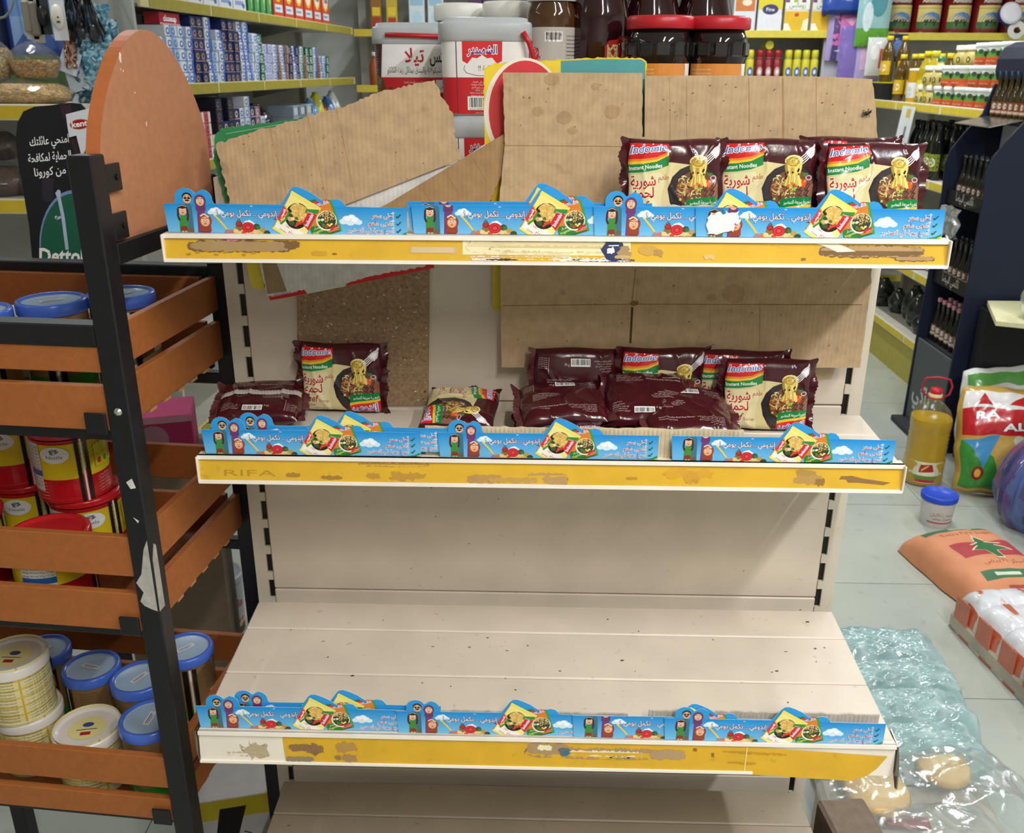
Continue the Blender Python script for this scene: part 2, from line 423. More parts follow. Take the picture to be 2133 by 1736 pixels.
# ================================================================ ROOM
CREAM = '#d3c6b5'
fl = MB()
TX0, TY0 = -.28, .098
x0, x1, y0, y1 = -3.5, 3.5, -4.4, 5.4
fl.add([(x0, y0, -.004), (x1, y0, -.004), (x1, y1, -.004), (x0, y1, -.004)], [(0, 1, 2, 3)], '#7d8378')
rr = random.Random(3)
i0 = int((x0-TX0)/.604)-1
for i in range(i0, i0+13):
    for j in range(-8, 10):
        a, b = max(x0, TX0+i*.604+.001), min(x1, TX0+(i+1)*.604-.001); c, d = max(y0, TY0+j*.604+.001), min(y1, TY0+(j+1)*.604-.001)
        if b > a and d > c:
            k = rr.uniform(.96, 1.03); cc = hx('#adb2a8')
            fl.add([(a, c, 0), (b, c, 0), (b, d, 0), (a, d, 0)], [(0, 1, 2, 3)], tuple(v*k for v in cc))
M['floor'] = mat('floor_tiles', .22, nz=(3.5, .10), spots=(18, .29, .9))
struct(fl.build('floor', 'floor'))
for nm, c, d, cl in (('wall_back', (0, 5.45, 1.475), (7.2, .1, 2.95), '#c9ccc6'), ('wall_left', (-3.55, .5, 1.475), (.1, 9.8, 2.95), '#d5d3cc'),
                  ('wall_right', (3.55, .5, 1.475), (.1, 9.8, 2.95), '#d5d3cc'), ('wall_front', (0, -4.45, 1.475), (7.2, .1, 2.95), '#d8d6ce'),
                  ('ceiling', (0, .5, CEIL+.05), (7.2, 10, .1), '#e6e6e2')):
    struct(MB().box(c, d, cl).build(nm, 'wall'))
for i, (x, y, w) in enumerate(TUBES):
    t = thing('ceiling_light', 'white fluorescent batten lamp fixed under the ceiling', 'ceiling light', (x, y, CEIL), group='fluorescent lamps on the ceiling')
    MB().box((0, 0, -.03), (.07, 1.26, .06), '#ecece8', b=.006).build('housing', 'satin', t)
    tb = MB(); tb.tube([(0, -.6, -.072), (0, .6, -.072)], .012, '#ffffff', 10); tb.build('lamp_tube', 'satin', t)
# ================================================================ DOUBLE-SIDED SHELVING UNIT
gon = thing('shelving_unit', 'cream metal gondola shelving with yellow price rails and nearly bare shelves', 'shelving')
PW = .482
def upright(x, sg):
    mb = MB(); w = .030; xs = x+sg*.004; sl = .009
    # slotted front face: outer strip, inner strip of bridges
    mb.box((x+sg*(sl+(w-sl)/2), .003, .75), (w-sl, .006, 1.42), '#c9bfae'); z = .04; zz = 1.44
    mb.box((x+sg*w*.5, .028, .75), (w, .044, 1.42), '#c9bfae')
    mb.box((x+sg*sl/2, .0056, .75), (sl*.99, .001, 1.42), '#070707')
    k = z
    while k < zz: mb.box((x+sg*sl/2, .0025, k), (sl, .005, .016), '#c9bfae'); k += .052
    mb.box((x+sg*w*.5, .028, .02), (w, .5, .04), '#c9bfae')
    return mb.build('upright', 'cream', gon)
upright(-PW, -1); upright(PW, 1)
def panel(z0, z1, col=CREAM):
    mb = MB().box((0, .006, (z0+z1)/2), (2*PW-.001, .012, z1-z0-.002), col, b=.002)
    mb.box((0, .05, (z0+z1)/2), (2*PW-.001, .012, z1-z0-.002), col)
    rr = random.Random(int(z0*1000)); a = Art()
    for k in range(26):
        x, z = rr.uniform(-.46, .46), rr.uniform(z0+.01, z1-.01)
        if rr.random() < .6: a.blob(x, z, rr.uniform(.0005, .0016), rr.uniform(.0005, .0012), rr.choice(('#6f614c', '#4b4033', '#8a7a62')), k, 9)
        else: q = rr.uniform(-.6, .6); l = rr.uniform(.004, .012); a.stroke([(x, z), (x+l*math.cos(q), z+l*math.sin(q))], .0006, '#a8977c')
    a.emit(mb, flatfn((0, 0, 0), (1, 0, 0), (0, 0, 1), (0, -1, 0)), eps=2e-6)
    return mb.build('back_panel', 'cream', gon)
for a, b in ((.06, .345), (.345, .742), (.742, 1.104), (1.104, 1.452)): panel(a, b)
def specks(mb, x0, x1, y0, y1, z, seed, n=26, slope=0):
    rr = random.Random(seed); a = Art()
    for k in range(n):
        x, y = rr.uniform(x0, x1), rr.uniform(y0, y1)
        a.blob(x, y, rr.uniform(.0008, .0035), rr.uniform(.0006, .0018), rr.choice(('#5b4a36', '#7d6b50', '#463a2c', '#8d7b60')), seed*50+k, 9)
    a.emit(mb, lambda u, v, h: (u, v, z+slope*v+h), eps=2e-6)
def shelf(zb, zf, dep, slats, hw=.4995, y0=-.0385, col=CREAM):
    t = Matrix.Identity(4); mb = MB(); sl = (zb-zf)/dep; ys = [y0]+slats+[-dep]
    for p, q in zip(ys, ys[1:]):
        q2 = q+.0016; ym = (p+q2)/2; zc = zb+sl*ym
        T = Matrix.Translation((0, ym, zc-.010)) @ Matrix.Rotation(math.atan(sl), 4, 'X')
        mb.box((0, 0, 0), (2*hw, p-q2, .020), col, T, b=.0022)
    mb.box((0, (y0-dep)/2, (zb+zf)/2-.024), (2*hw-.02, dep+y0-.02, .008), '#a89c88')
    specks(mb, -hw+.03, hw-.03, -dep+.01, y0-.01, zb+.0004, int(zb*977), 34, sl)
    return mb.build('shelf', 'cream', gon)
def bracket(par, z, dep, sg, hw=.4995):
    pts = [(0, .0), (0, -.06), (-.03, -.062), (-dep*.8, -.032), (-dep*.98, -.012), (-dep*.98, 0)]
    T = Matrix(((0, 0, 1, sg*(hw+.0015)), (1, 0, 0, -.006), (0, 1, 0, z), (0, 0, 0, 1)))
    return MB().prism(pts, -.0012, .0012, '#b5ab9a', T).build('bracket', 'cream', par)
def rail(par, zt, zb, dep, name='price_rail', hw=.5005, left=None, right=None, ends=True):
    """channel: top lip, face, bottom lip, tilted so that the bottom sticks out"""
    mb = MB(); off = .006; H = zt-zb
    def bx(za, zc, yo, th, c, xa=-hw, xb=hw):
        y1_ = -dep-off*(1-(zc-zb)/H); y0_ = -dep-off*(1-(za-zb)/H)
        V = [(xa, y0_-yo, za), (xb, y0_-yo, za), (xb, y1_-yo, zc), (xa, y1_-yo, zc)]; V += [(x, y+th, z) for x, y, z in V]
        mb.add(V, [(0, 1, 2, 3), (7, 6, 5, 4), (0, 4, 5, 1), (3, 2, 6, 7), (1, 5, 6, 2), (0, 3, 7, 4)], c)
    bx(zb, zt, .0, .003, '#e8dfd0'); bx(zt-.0055, zt, .0035, .004, '#eee6d8'); bx(zb, zb+.0035, .0035, .004, '#eee6d8', -hw, hw if right is None else right)
    mb.box((0, -dep+.006, zt-.001), (2*hw, .016, .002), '#e2d8c8')
    if ends:
        for sg in (-1, 1): mb.box((sg*hw, -dep-.003, (zt+zb)/2), (.003, .012, H*.98), '#e6dccb', b=.001)
    o = mb.build(name, 'rail', par)
    return o, (lambda u, v, h: (u, -dep-off*(1-(v-zb)/H)-h, v))
sh1 = shelf(1.418, 1.414, .238, [-.118]); sh2 = shelf(1.104, 1.096, .217, [-.118]); sh3 = shelf(.7425, .722, .343, [-.115, -.227]); sh4 = shelf(.344, .343, .46, [-.122, -.235, -.348], .487, col='#a39581')  # base shelf slats darker: dirt, plus shade put into the colour
for sg in (-1, 1): bracket(sh1, 1.398, .23, sg); bracket(sh2, 1.08, .21, sg)
# residue, torn tape and marks on the yellow inserts
BR, BR2, CRM, NAVY = '#a98a5e', '#7a5c38', '#eadfb8', '#26305c'
def insert(par, fn, x0, x1, z0, z1, marks, col='#dcae2e'):
    mb = MB(); Art().rect(x0, z0, x1, z1, col).emit(mb, fn, h0=.0004)
    a = Art(); marks(a, lambda px, q: (x0+(x1-x0)*px, z0+(z1-z0)*q)); a.emit(mb, fn, h0=.0006, eps=1e-5, clip=[(1, 0, x1), (-1, 0, -x0), (0, 1, z1), (0, -1, -z0)])
    return mb.build('price_rail_insert', 'yellow', par, 'yellow paper insert with torn label residue')
def m1(a, P):
    W = 1.0
    def blob(px, q, w, h, c, s, n=40, j=.25): x, y = P(px, q); a.blob(x, y, w/2, h/2, c, s, n, j)
    x, y = P(.075, .93); a.poly([P(.06, 1), P(.115, 1), P(.105, .93), P(.085, .86), P(.07, .95)], '#f08cae')
    blob(.097, .62, .135, .0145, BR2, 3, 44, .2); blob(.098, .63, .130, .0125, BR, 4, 44, .18); blob(.165, .72, .02, .010, BR2, 5)
    for k in range(9): blob(.03+k*.012, .2+.1*(k % 3), .006, .003, '#b98a24', k+20, 12, .4)
    blob(.2, .3, .02, .006, '#c79a30', 8); blob(.22, .28, .006, .002, '#8a5a2a', 9)
    a.rect(*P(.317, .35), *P(.378, .68), '#cfae82'); a.rect(*P(.32, .40), *P(.374, .66), '#d9bd92')
    a.rect(*P(.385, .30), *P(.60, 1), '#efe2b6'); blob(.485, .68, .19, .016, '#e0cfa0', 11, 60, .3); blob(.5, .62, .16, .007, '#d2bd8a', 12, 60, .5)
    a.blob(*P(.47, .17), .075, .0016, '#e9dcc4', 13, 60, .7); a.blob(*P(.415, .08), .018, .0018, '#e6dcc8', 14, 30, .5); a.blob(*P(.435, .07), .02, .001, NAVY, 15, 20, .6)
    a.blob(*P(.55, .10), .05, .002, '#efe6d4', 16, 40, .6); a.blob(*P(.565, .08), .04, .0013, NAVY, 17, 40, .6)
    a.stroke([P(.535, .075), P(.572, .085)], .0016, '#f4f4f4')
    blob(.578, .6, .026, .024, NAVY, 18, 26, .35); blob(.575, .56, .008, .008, '#f2f2f0', 19, 14, .4); a.stroke([P(.572, .8), P(.585, .82)], .0012, '#f2f2f0')
    blob(.592, .5, .014, .018, BR, 21, 22, .4); blob(.59, .25, .02, .004, '#c3a470', 22)
    blob(.622, .6, .022, .012, '#c99f45', 23, 12, .2); blob(.635, .45, .012, .008, '#b28a4a', 24, 14, .5)
    blob(.70, .28, .014, .005, '#d8b67c', 25, 14, .5)
    blob(.905, .62, .13, .014, BR2, 30, 50, .22); blob(.906, .64, .128, .0125, '#b59263', 31, 50, .2); a.poly([P(.833, 1), P(.862, 1), P(.885, .62), P(.862, .58), P(.85, .8)], '#f0e7d0')
    blob(.96, .28, .05, .006, BR2, 32, 30, .25); blob(.96, .29, .047, .005, '#b08d5f', 33, 30, .25); blob(.82, .22, .006, .003, '#8b6a3d', 34)
r1, f1 = rail(sh1, 1.4165, 1.381, .2441); insert(sh1, f1, -.499, .499, 1.3855, 1.4105, m1)
def m2(a, P):
    def blob(px, q, w, h, c, s, n=30, j=.35): a.blob(*P(px, q), w/2, h/2, c, s, n, j)
    a.text('RIFA', *P(.035, .2), .013, '#b98c2c', w=.075); blob(.135, .28, .02, .007, '#a97e30', 1); blob(.19, .18, .03, .006, '#a47a34', 2)
    blob(.28, .86, .1, .005, '#b3863a', 3, 40, .5); blob(.25, .3, .02, .008, '#bb8f38', 4); blob(.30, .3, .05, .011, '#bd9038', 5, 30, .5)
    blob(.41, .22, .05, .012, '#b98f4e', 6, 30, .3); blob(.45, .18, .07, .007, '#c39a52', 7, 30, .4); blob(.50, .42, .055, .007, '#b8925c', 8, 36, .4); blob(.512, .2, .035, .012, '#b8925c', 9, 26, .4)
    blob(.62, .35, .016, .004, '#bb8d32', 10); blob(.70, .62, .07, .012, '#d6a02c', 11, 30, .5); blob(.705, .42, .02, .016, '#d09a30', 12)
    blob(.865, .7, .028, .012, '#b08a4a', 13, 20, .3); blob(.87, .4, .04, .012, '#b8924e', 14, 22, .35); blob(.885, .3, .012, .01, '#96703a', 15)
    a.poly([P(.915, .6), P(.93, .62), P(.945, .5), P(.985, .32), P(.975, .2), P(.94, .3), P(.925, .3), P(.922, .45), P(.912, .45)], '#8f6b40')
r2, f2 = rail(sh2, 1.098, 1.057, .2234); insert(sh2, f2, -.499, .499, 1.0618, 1.0918, m2)
def m3(a, P):
    def blob(px, q, w, h, c, s, n=30, j=.35): a.blob(*P(px, q), w/2, h/2, c, s, n, j)
    blob(.035, .6, .05, .012, '#8d6b44', 1, 34, .4); blob(.05, .5, .024, .016, '#8d6b44', 2, 30, .4); blob(.105, .65, .03, .016, '#b48a48', 3); blob(.11, .2, .022, .012, '#a98350', 4); blob(.09, .2, .008, .008, '#9a7648', 5); blob(.025, .1, .04, .008, '#8f8068', 6)
    blob(.53, .62, .20, .016, '#a98b66', 7, 70, .3); blob(.45, .75, .06, .018, '#a98b66', 8, 34, .3); blob(.545, .62, .11, .008, '#e9dcae', 9, 40, .4); blob(.445, .82, .02, .008, '#ece2bc', 10); blob(.478, .66, .016, .012, '#5f6a6c', 11, 14, .3); a.poly([P(.475, .6), P(.483, .72), P(.489, .6), P(.484, .5)], '#2f6c90')
    a.stroke([P(.556, .46), P(.59, .45)], .0022, '#3c3428'); a.stroke([P(.56, .46), P(.585, .455)], .0010, '#e9dcae'); blob(.655, .62, .05, .015, '#b0926a', 12, 30, .25); blob(.70, .86, .006, .005, '#8a641c', 13); blob(.73, .66, .004, .006, '#8a641c', 14)
    blob(.80, .8, .09, .003, '#c08f22', 15, 30, .6); blob(.78, .35, .04, .003, '#c08f22', 16, 30, .6)
r3, f3 = rail(sh3, .7185, .668, .350, right=.30, ends=False)
mb = MB(); fl3 = lambda u, v, h: (u, -.350-.006*(1-(v-.668)/.0505)-h-.0006*max(0, u-.25)*8, v-max(0, u-.28)*.045)
Art().poly([(-.375, .6725), (-.378, .711), (.30, .7115), (.490, .7095), (.476, .688), (.463, .676), (.45, .671), (.447, .6705), (.445, .6665), (.28, .667), (.1, .6695)], '#d6a828').emit(mb, fl3, h0=.001, cell=.05)
a = Art(); m3(a, lambda px, q: (-.375+.845*px, .672+.038*q)); a.stroke([(.29, .711), (.288, .668)], .0014, '#f3dc96'); a.emit(mb, fl3, h0=.0014, eps=1e-5, clip=[(-1, 0, .374)])
a = Art(); a.blob(-.42, .688, .016, .012, '#b7a686', 5, 30, .5); a.blob(-.43, .682, .03, .003, '#c0b090', 6, 30, .5); a.emit(mb, f3, h0=.0004, eps=1e-5)
mb.build('price_rail_insert', 'yellow', sh3, 'sagging yellow paper insert torn at its right end')
for sg, pts in ((-1, [(-.33, .722), (-.356, .722), (-.359, .69), (-.353, .668), (-.349, .668), (-.345, .70)]), (1, [(-.32, .722), (-.352, .716), (-.364, .69), (-.37, .657), (-.365, .655), (-.35, .675), (-.335, .69)])):
    T = Matrix(((0, 0, 1, sg*.503), (1, 0, 0, 0), (0, 1, 0, 0), (0, 0, 0, 1)))
    MB().prism(pts, -.001, .001, '#8f8a80', T).build('end_bracket', 'metal', sh3, 'bent bare metal end bracket')
mb = MB()
for k in range(10): mb.box((0, -.44+.02, .05+.03*k), (.974, .012, .028), CREAM) if k < 1 else None
mb.box((0, -.445, .165), (.974, .012, .33), CREAM).build('kick_plate', 'cream', sh4)
# rear side of the unit carries the buckets and jars
mb = MB().box((0, .285, 1.385), (.999, .46, .022), CREAM, b=.002); mb.build('shelf', 'cream', gon)
mb = MB().box((0, .285, 1.02), (.999, .46, .022), CREAM, b=.002); mb.build('shelf', 'cream', gon)
# ================================================================ CARDBOARD BEHIND THE TOP SHELF
KRAFT, KRAFT2 = '#bfa380', '#a5845e'
def YT(y): return Matrix(((1, 0, 0, 0), (0, 0, -1, y), (0, 1, 0, 0), (0, 0, 0, 1)))   # (x, z) outline, thickness towards the viewer
def px2(pts, y): return [(p.x, p.z) for p in (atY(a, b, y) for a, b in pts)]
def sheet(name, pts, y, th, col, label, cat='cardboard', m='card', jg=(.004, .0012), seed=1, skip=(), art=None, side='#b59468', grp=None):
    q = px2(pts, y)
    if jg: q = jag(q, jg[0], jg[1], seed, skip)
    mb = MB().prism(q, 0, th, col, YT(y), side)
    if art:
        a = Art(); art(a); a.emit(mb, lambda u, v, h: (lambda p: (p.x, y-th-h, p.z))(atY(u, v, y-th)), eps=2e-5)
    return tag(mb.build(name, m), label, cat, grp)
def green_art(a):
    a.stroke([(470, 279), (590, 258)], 1.2, '#9fc7a0')
sheet('cardboard_sheet', [(446, 330), (449, 282), (462, 267), (592, 251), (640, 243), (700, 300), (600, 420), (470, 420)], -.004, .0025, '#2f8a55', 'green printed carton piece behind the tilted kraft board, at its left corner', art=green_art, skip=(4, 5, 6), m='flat')
def redart(a):
    a.poly([(557, 612), (563, 626), (640, 612), (628, 596)], '#cf1f24'); a.poly([(628, 596), (640, 612), (720, 596), (728, 574)], '#d5d6d6'); a.poly([(728, 574), (720, 596), (905, 558), (900, 540)], '#cf1f24')
    a.text('Indomie', 566, 618, -14, '#2f5db0', out='#ffffff', rot=-.2, w=54)
sheet('cardboard_sheet', [(557, 600), (562, 625), (640, 612), (720, 596), (905, 556), (930, 500), (560, 500)], -.014, .003, '#e2c72f', 'red and white printed carton edge showing under the top shelf', art=redart, m='flat', jg=None)
sheet('cardboard_sheet', [(510, 500), (516, 560), (527, 600), (545, 604), (552, 600), (548, 500)], -.0105, .003, '#e3cf3c', 'narrow yellow carton piece hanging below the left end of top shelf', m='flat', seed=4)
def whiteart(a): a.poly([(520, 480), (545, 545), (557, 613), (598, 607), (575, 545), (550, 480)], '#a08a68')
sheet('cardboard_sheet', [(945, 343), (1010, 300), (990, 470), (885, 555), (800, 568), (720, 590), (598, 608), (558, 616), (545, 560), (520, 480), (700, 400)], -.018, .004, '#dcdad6', 'white lined card behind the tilted board, torn along its lower edge', art=whiteart, seed=5, skip=(0, 1))
def kraft_art(a):
    for x in (560, 640, 700): a.stroke([(x, 262-(x-560)*.3), (x+42, 425)], 1.2, '#b08c5c')
    rr = random.Random(4)
    for k in range(30): a.blob(rr.uniform(500, 920), rr.uniform(260, 400), rr.uniform(.6, 1.6), rr.uniform(.6, 1.4), '#8c6a42', k, 8)
sheet('cardboard_sheet', [(452, 300), (520, 277), (640, 243), (720, 222), (790, 192), (905, 167), (922, 205), (945, 240), (948, 285), (961, 331), (720, 426), (560, 492), (490, 492), (480, 420), (460, 340)], -.0225, .0045, KRAFT, 'large kraft cardboard board leaning tilted at the left of the top shelf', seed=2, skip=(9, 10, 11), jg=(.004, .0018), art=kraft_art)
sheet('cardboard_sheet', [(1053, 277), (1058, 330), (1040, 375), (1018, 424), (1010, 470), (700, 480), (808, 424)], -.028, .004, KRAFT2, 'brown kraft flap rising diagonally to the tall carton', seed=6, skip=(5, 6), art=lambda a: [a.stroke([(x, y), (x+30, y+50)], 1, '#97734a') for x, y in ((880, 392), (930, 362), (985, 330))])
def tealart(a):
    a.poly([(1009, 330), (1011, 144), (1030, 134), (1100, 130), (1168, 127), (1168, 330)], '#edcf33'); a.poly([(1168, 165), (1168, 127), (1250, 123), (1335, 124), (1344, 130), (1344, 165)], '#4f9a9c'); a.ell(1092, 232, 84, 112, '#f0ead8', 40); a.ell(1094, 232, 76, 106, '#d53a40', 40); a.poly([(1338, 165), (1346, 165), (1343, 300), (1330, 300)], '#1d5b44')
    a.rect(1026, 545, 1046, 645, '#d9c22e')
sheet('cardboard_sheet', [(1008, 142), (1030, 132), (1100, 128), (1168, 124), (1250, 120), (1335, 121), (1346, 128), (1344, 300), (1330, 420), (1300, 640), (1028, 640), (1024, 420), (1012, 330), (1008, 230)], -.0095, .0035, '#e4c530', 'yellow and teal printed carton standing behind the kraft carton', m='flat', art=tealart, seed=8, skip=(8, 9, 10, 11), jg=(.004, .001))
def bigart(a):
    a.stroke([(1046, 303), (1339, 306)], 1.3, '#967142'); a.stroke([(1046, 637), (1316, 634), (1795, 635)], 1.6, '#8d6a3e')
    for x in (1395, 1430, 1560, 1630, 1632, 1700): a.stroke([(x, 162), (x+1, 300)], 1.6 if x in (1630, 1560) else .9, '#ad885a')
    for x, y, r, s in ((1120, 232, 12, 1), (1175, 245, 16, 2), (1275, 233, 17, 3), (1240, 180, 9, 4), (1192, 272, 9, 5), (1528, 612, 24, 6), (1483, 620, 10, 7), (1150, 165, 15, 8)): a.blob(x, y, r, r*.85, '#b1936e', s, 30, .10, 2)
    a.stroke([(1317, 640), (1313, 715)], 4.5, '#57432b'); a.stroke([(1324, 560), (1316, 632)], 1.5, '#8d6a3e'); a.blob(1321, 632, 9, 5, '#8a6840', 9, 16, .4); a.stroke([(1583, 640), (1582, 720)], 1, '#a27e50'); a.stroke([(1480, 640), (1478, 700)], .8, '#a98557')
    rr = random.Random(9)
    for k in range(60): a.blob(rr.uniform(1060, 1800), rr.choice((rr.uniform(170, 290), rr.uniform(570, 740))), rr.uniform(.7, 2), rr.uniform(.7, 1.6), '#84633a', k+30, 8)
sheet('cardboard_sheet', [(1048, 151), (1338, 152), (1337, 285), (1342, 285), (1343, 158), (1500, 157), (1730, 160), (1815, 165), (1822, 220), (1826, 300), (1812, 600), (1800, 690), (1790, 765), (1045, 764), (1043, 640), (1040, 420), (1052, 300)], -.033, .004, KRAFT, 'flattened kraft carton spread behind the noodles, slit in the middle', seed=10, skip=(0, 2, 3, 4, 5, 6, 12), jg=(.006, .0007), art=bigart)
sheet('torn_paper', [(1668, 766), (1740, 768), (1732, 788), (1700, 795), (1676, 790)], -.0005, .0006, '#c9b493', 'crumpled brown tape scrap stuck under the kraft carton', 'paper scrap', m='flat', jg=None)
mb = MB(); th = atX(1806, 236, .4557); bl = Vector((th.x, -.0385, 0)); pz = atY(1806, 236, -.0385)
mb.ball((pz.x, pz.y, pz.z), (.004, .0018, .0022), '#14110f', 10, 6)
mb.ball((pz.x+.0045, pz.y-.0004, pz.z+.002), (.0017, .0015, .0016), '#1c1512', 8, 5)
for k, (dx, dz) in enumerate(((-.006, -.005), (-.001, -.006), (.005, -.004), (-.006, .004), (.002, .006), (.007, .005))):
    mb.tube([(pz.x, pz.y, pz.z), (pz.x+dx*.7, pz.y-.0018, pz.z+dz*.8), (pz.x+dx, pz.y+.0012, pz.z+dz)], .0004, '#15110e', 5)
for s in (-1, 1): mb.prism([(0, 0), (-.007, .0022*s), (-.0075, .0004*s)], 0, .0002, '#3a3430', YT(pz.y-.002) @ Matrix.Translation((pz.x, pz.z, 0)))
tag(mb.build('fly', 'satin'), 'small dark fly sitting on the right end of the kraft carton', 'insect')
def chip_art(a):
    rr = random.Random(12)
    for k in range(170): a.blob(rr.uniform(625, 890), rr.uniform(570, 838), rr.uniform(.8, 2.6), rr.uniform(.6, 2), rr.choice(('#e3d3b6', '#d8c39f', '#6d5238', '#8b6b48', '#efe3cc')), k, 7, .5)
sheet('chipboard_panel', [(620, 520), (895, 520), (893, 842), (622, 842)], -.0008, .006, '#a3876a', 'speckled brown chipboard panel standing on the middle shelf behind one packet', 'board', m='chip', jg=None, art=chip_art)
# low card backings behind the promo strips
def backing(x0, x1, y, z0, z1, label, seed, th=.003, col='#d8c6a6', lean=0):
    q = jag([(x0, z0), (x1, z0), (x1, z1), (x0, z1)], .008, .0012, seed, (0,))
    mb = MB().prism(q, 0, th, col, YT(y)); rr = random.Random(seed); x = x0+.004; a = Art()
    while x < x1-.004: a.rect(x, z0, x+.0012, z1-.002, '#c3ae8a'); x += .006
    a.emit(mb, lambda u, v, h: (u, y-th-h, v), eps=1e-6)
    return tag(mb.build('card_backing', 'card'), label, 'cardboard')
L1, L2, L3 = 1.4165, 1.098, .7185
backing(.145, .247, -.2300, 1.4175, 1.4545, 'torn beige corrugated card strip behind the top shelf promo strips', 1)
backing(-.175, .275, -.2080, 1.0975, 1.1415, 'long beige corrugated card strip behind the middle shelf promo strips', 2)
backing(.265, .485, -.2120, 1.0965, 1.128, 'short worn card strip behind the rightmost middle shelf promo strip', 3, col='#b9a68c')
backing(-.49, .12, -.3300, .7245, .7475, 'long grey worn card strip behind the bottom promo strips', 4, col='#b7ad9f')
backing(.15, .478, -.3300, .7245, .756, 'short grey worn card strip behind the rightmost bottom promo strips', 5, col='#c4bbad')
# ================================================================ PROMO STRIPS
def packart(kind):
    a = Art(); w, h = 42, 56            # upright pack, origin lower left
    if kind == 1:
        a.rect(0, 0, w, h, '#b98f3a'); a.rect(.8, 0, w-.8, h, '#f4e58c'); a.poly([(0, h-5), (w, h-5), (w, h), (0, h)], '#efe06a'); a.rect(0, 0, w, 3.5, '#efe06a')
        a.poly([(2, 3.5), (w-2, 3.5), (w-2, 15), (w*.6, 19), (2, 14)], '#f6efe4')
        a.ell(w*.48, 31, 15, 17, '#1d1712', 24); a.ell(w*.5, 36, 13.5, 11, '#dcb25c', 20)
        rr = random.Random(2)
        for k in range(46): x, y = w*.5+rr.uniform(-12, 12), 35+rr.uniform(-9, 10); q = rr.uniform(0, 3); a.stroke([(x, y), (x+2.4*math.cos(q), y+2.4*math.sin(q)), (x+3*math.cos(q+.9), y+3*math.sin(q+.9))], .7, rr.choice(('#f1d488', '#c8923c', '#e9c36c', '#fbe6ad')))
        for x, y, r, c in ((12, 26, 5, '#2c4a22'), (18, 20, 4.5, '#37582a'), (14, 23, 3.5, '#d9a26a'), (17, 25, 2.6, '#f0d3a8'), (25, 23, 2.2, '#d8432c'), (28, 25, 2, '#c2321f'), (21, 28, 2.4, '#45702f'), (9, 32, 3, '#20301a')): a.ell(x, y, r, r*.8, c, 10)
        a.stroke([(24, 18), (29, 29)], 2.6, '#d4402a')
        a.poly([(27, 40), (w-.8, 47), (w-.8, 58-5), (26, 45)], '#2f8f3a'); a.poly([(w*.72, 26), (w-.8, 22), (w-.8, 46), (w*.72, 44)], '#cf2630'); a.text('Indomie', w-4.2, 26, 6, '#8fa4e0', rot=PI/2, out='#ffffff', w=17); a.text('Instant', w*.70, 42, 2.4, '#fff', rot=.25, w=8)
        a.poly([(0, 14), (6, 12), (9, 30), (0, 36)], '#e8a83a'); a.poly([(0, 15), (5, 13.5), (7.6, 29), (0, 34)], '#d83436'); a.text('اندومي', 4.6, 16, 4, '#cfd6f4', rot=PI/2, out='#fff', w=14)
        a.stroke([(6.5, 11), (10, 20), (9, 30)], 2.6, '#2f8f3a'); a.text('نكهة', 13, 12, 3.6, '#a8242c'); a.text('دجاج', 20, 5.5, 7.4, '#a8242c', w=9, rot=.1); a.text('Chicken', 8, 4.2, 3.2, '#7a2028', w=10)
    else:
        a.rect(0, 0, w, h, '#2b6b2a'); a.rect(0, 3, w-3.2, h-2.5, '#d97f2c'); a.rect(w-3.2, 0, w, h, '#3f9a33'); a.poly([(0, 40), (w-3.2, 46), (w-3.2, h-2.5), (0, h-2.5)], '#c8302b'); a.text('Indomie', w-5, 45, 8, '#24307e', al='R', out='#fff', w=30)
        a.poly([(0, 3), (24, 3), (17, 16), (0, 20)], '#2f7c2a'); a.text('Vegetable', 2, 6, 6, '#e9f08a', w=20, rot=.15); a.text('خضار', 5, 13, 5, '#fff', w=10)
        a.ell(26, 21, 14.5, 15, '#f4efe4', 24); a.ell(26.5, 21.5, 13, 13.6, '#35402a', 24)
        rr = random.Random(5)
        for k in range(44): x, y = 28+rr.uniform(-9, 9), 25+rr.uniform(-8, 9); q = rr.uniform(0, 3); a.stroke([(x, y), (x+2.4*math.cos(q), y+2.4*math.sin(q)), (x+3*math.cos(q+.9), y+3*math.sin(q+.9))], .7, rr.choice(('#f0cd84', '#c98d3e', '#e2b565', '#f7dfa2')))
        for x, y, r, c in ((17, 21, 3.6, '#31591f'), (20, 15, 3, '#3f7a2c'), (16, 25, 2.6, '#b9d58a'), (21, 24, 2.4, '#e9efcf'), (23, 12, 2.4, '#c93a24'), (28, 12.5, 2, '#f3d25a'), (31, 14, 2, '#f7e28f'), (26, 15, 1.8, '#e5c14d')): a.ell(x, y, r, r*.8, c, 10)
        a.poly([(25, 5), (w-3.2, 5), (w-3.2, 12), (30, 10)], '#c8302b'); a.text('اندومي', 31, 6.2, 3.6, '#dfe4fa', w=9)
    return a
PK1, PK2 = packart(1), packart(2)
def cloud(a, x, y, k):
    for dx, dy, r in ((-7, -1, 3.4), (-3, 1.5, 4.2), (1.5, 3.2, 3.6), (4, .2, 4.6), (8.5, -1.4, 3.2), (0, -1.6, 4)): a.ell(x+dx*k, y+dy*k, r*k*1.25, r*k*.85, '#d9ebf8', 12)
    for dx, dy, r in ((-3, 2, 3), (1.5, 3.8, 2.4), (4.4, .8, 3)): a.ell(x+dx*k, y+dy*k, r*k*1.1, r*k*.75, '#f6fbff', 12)
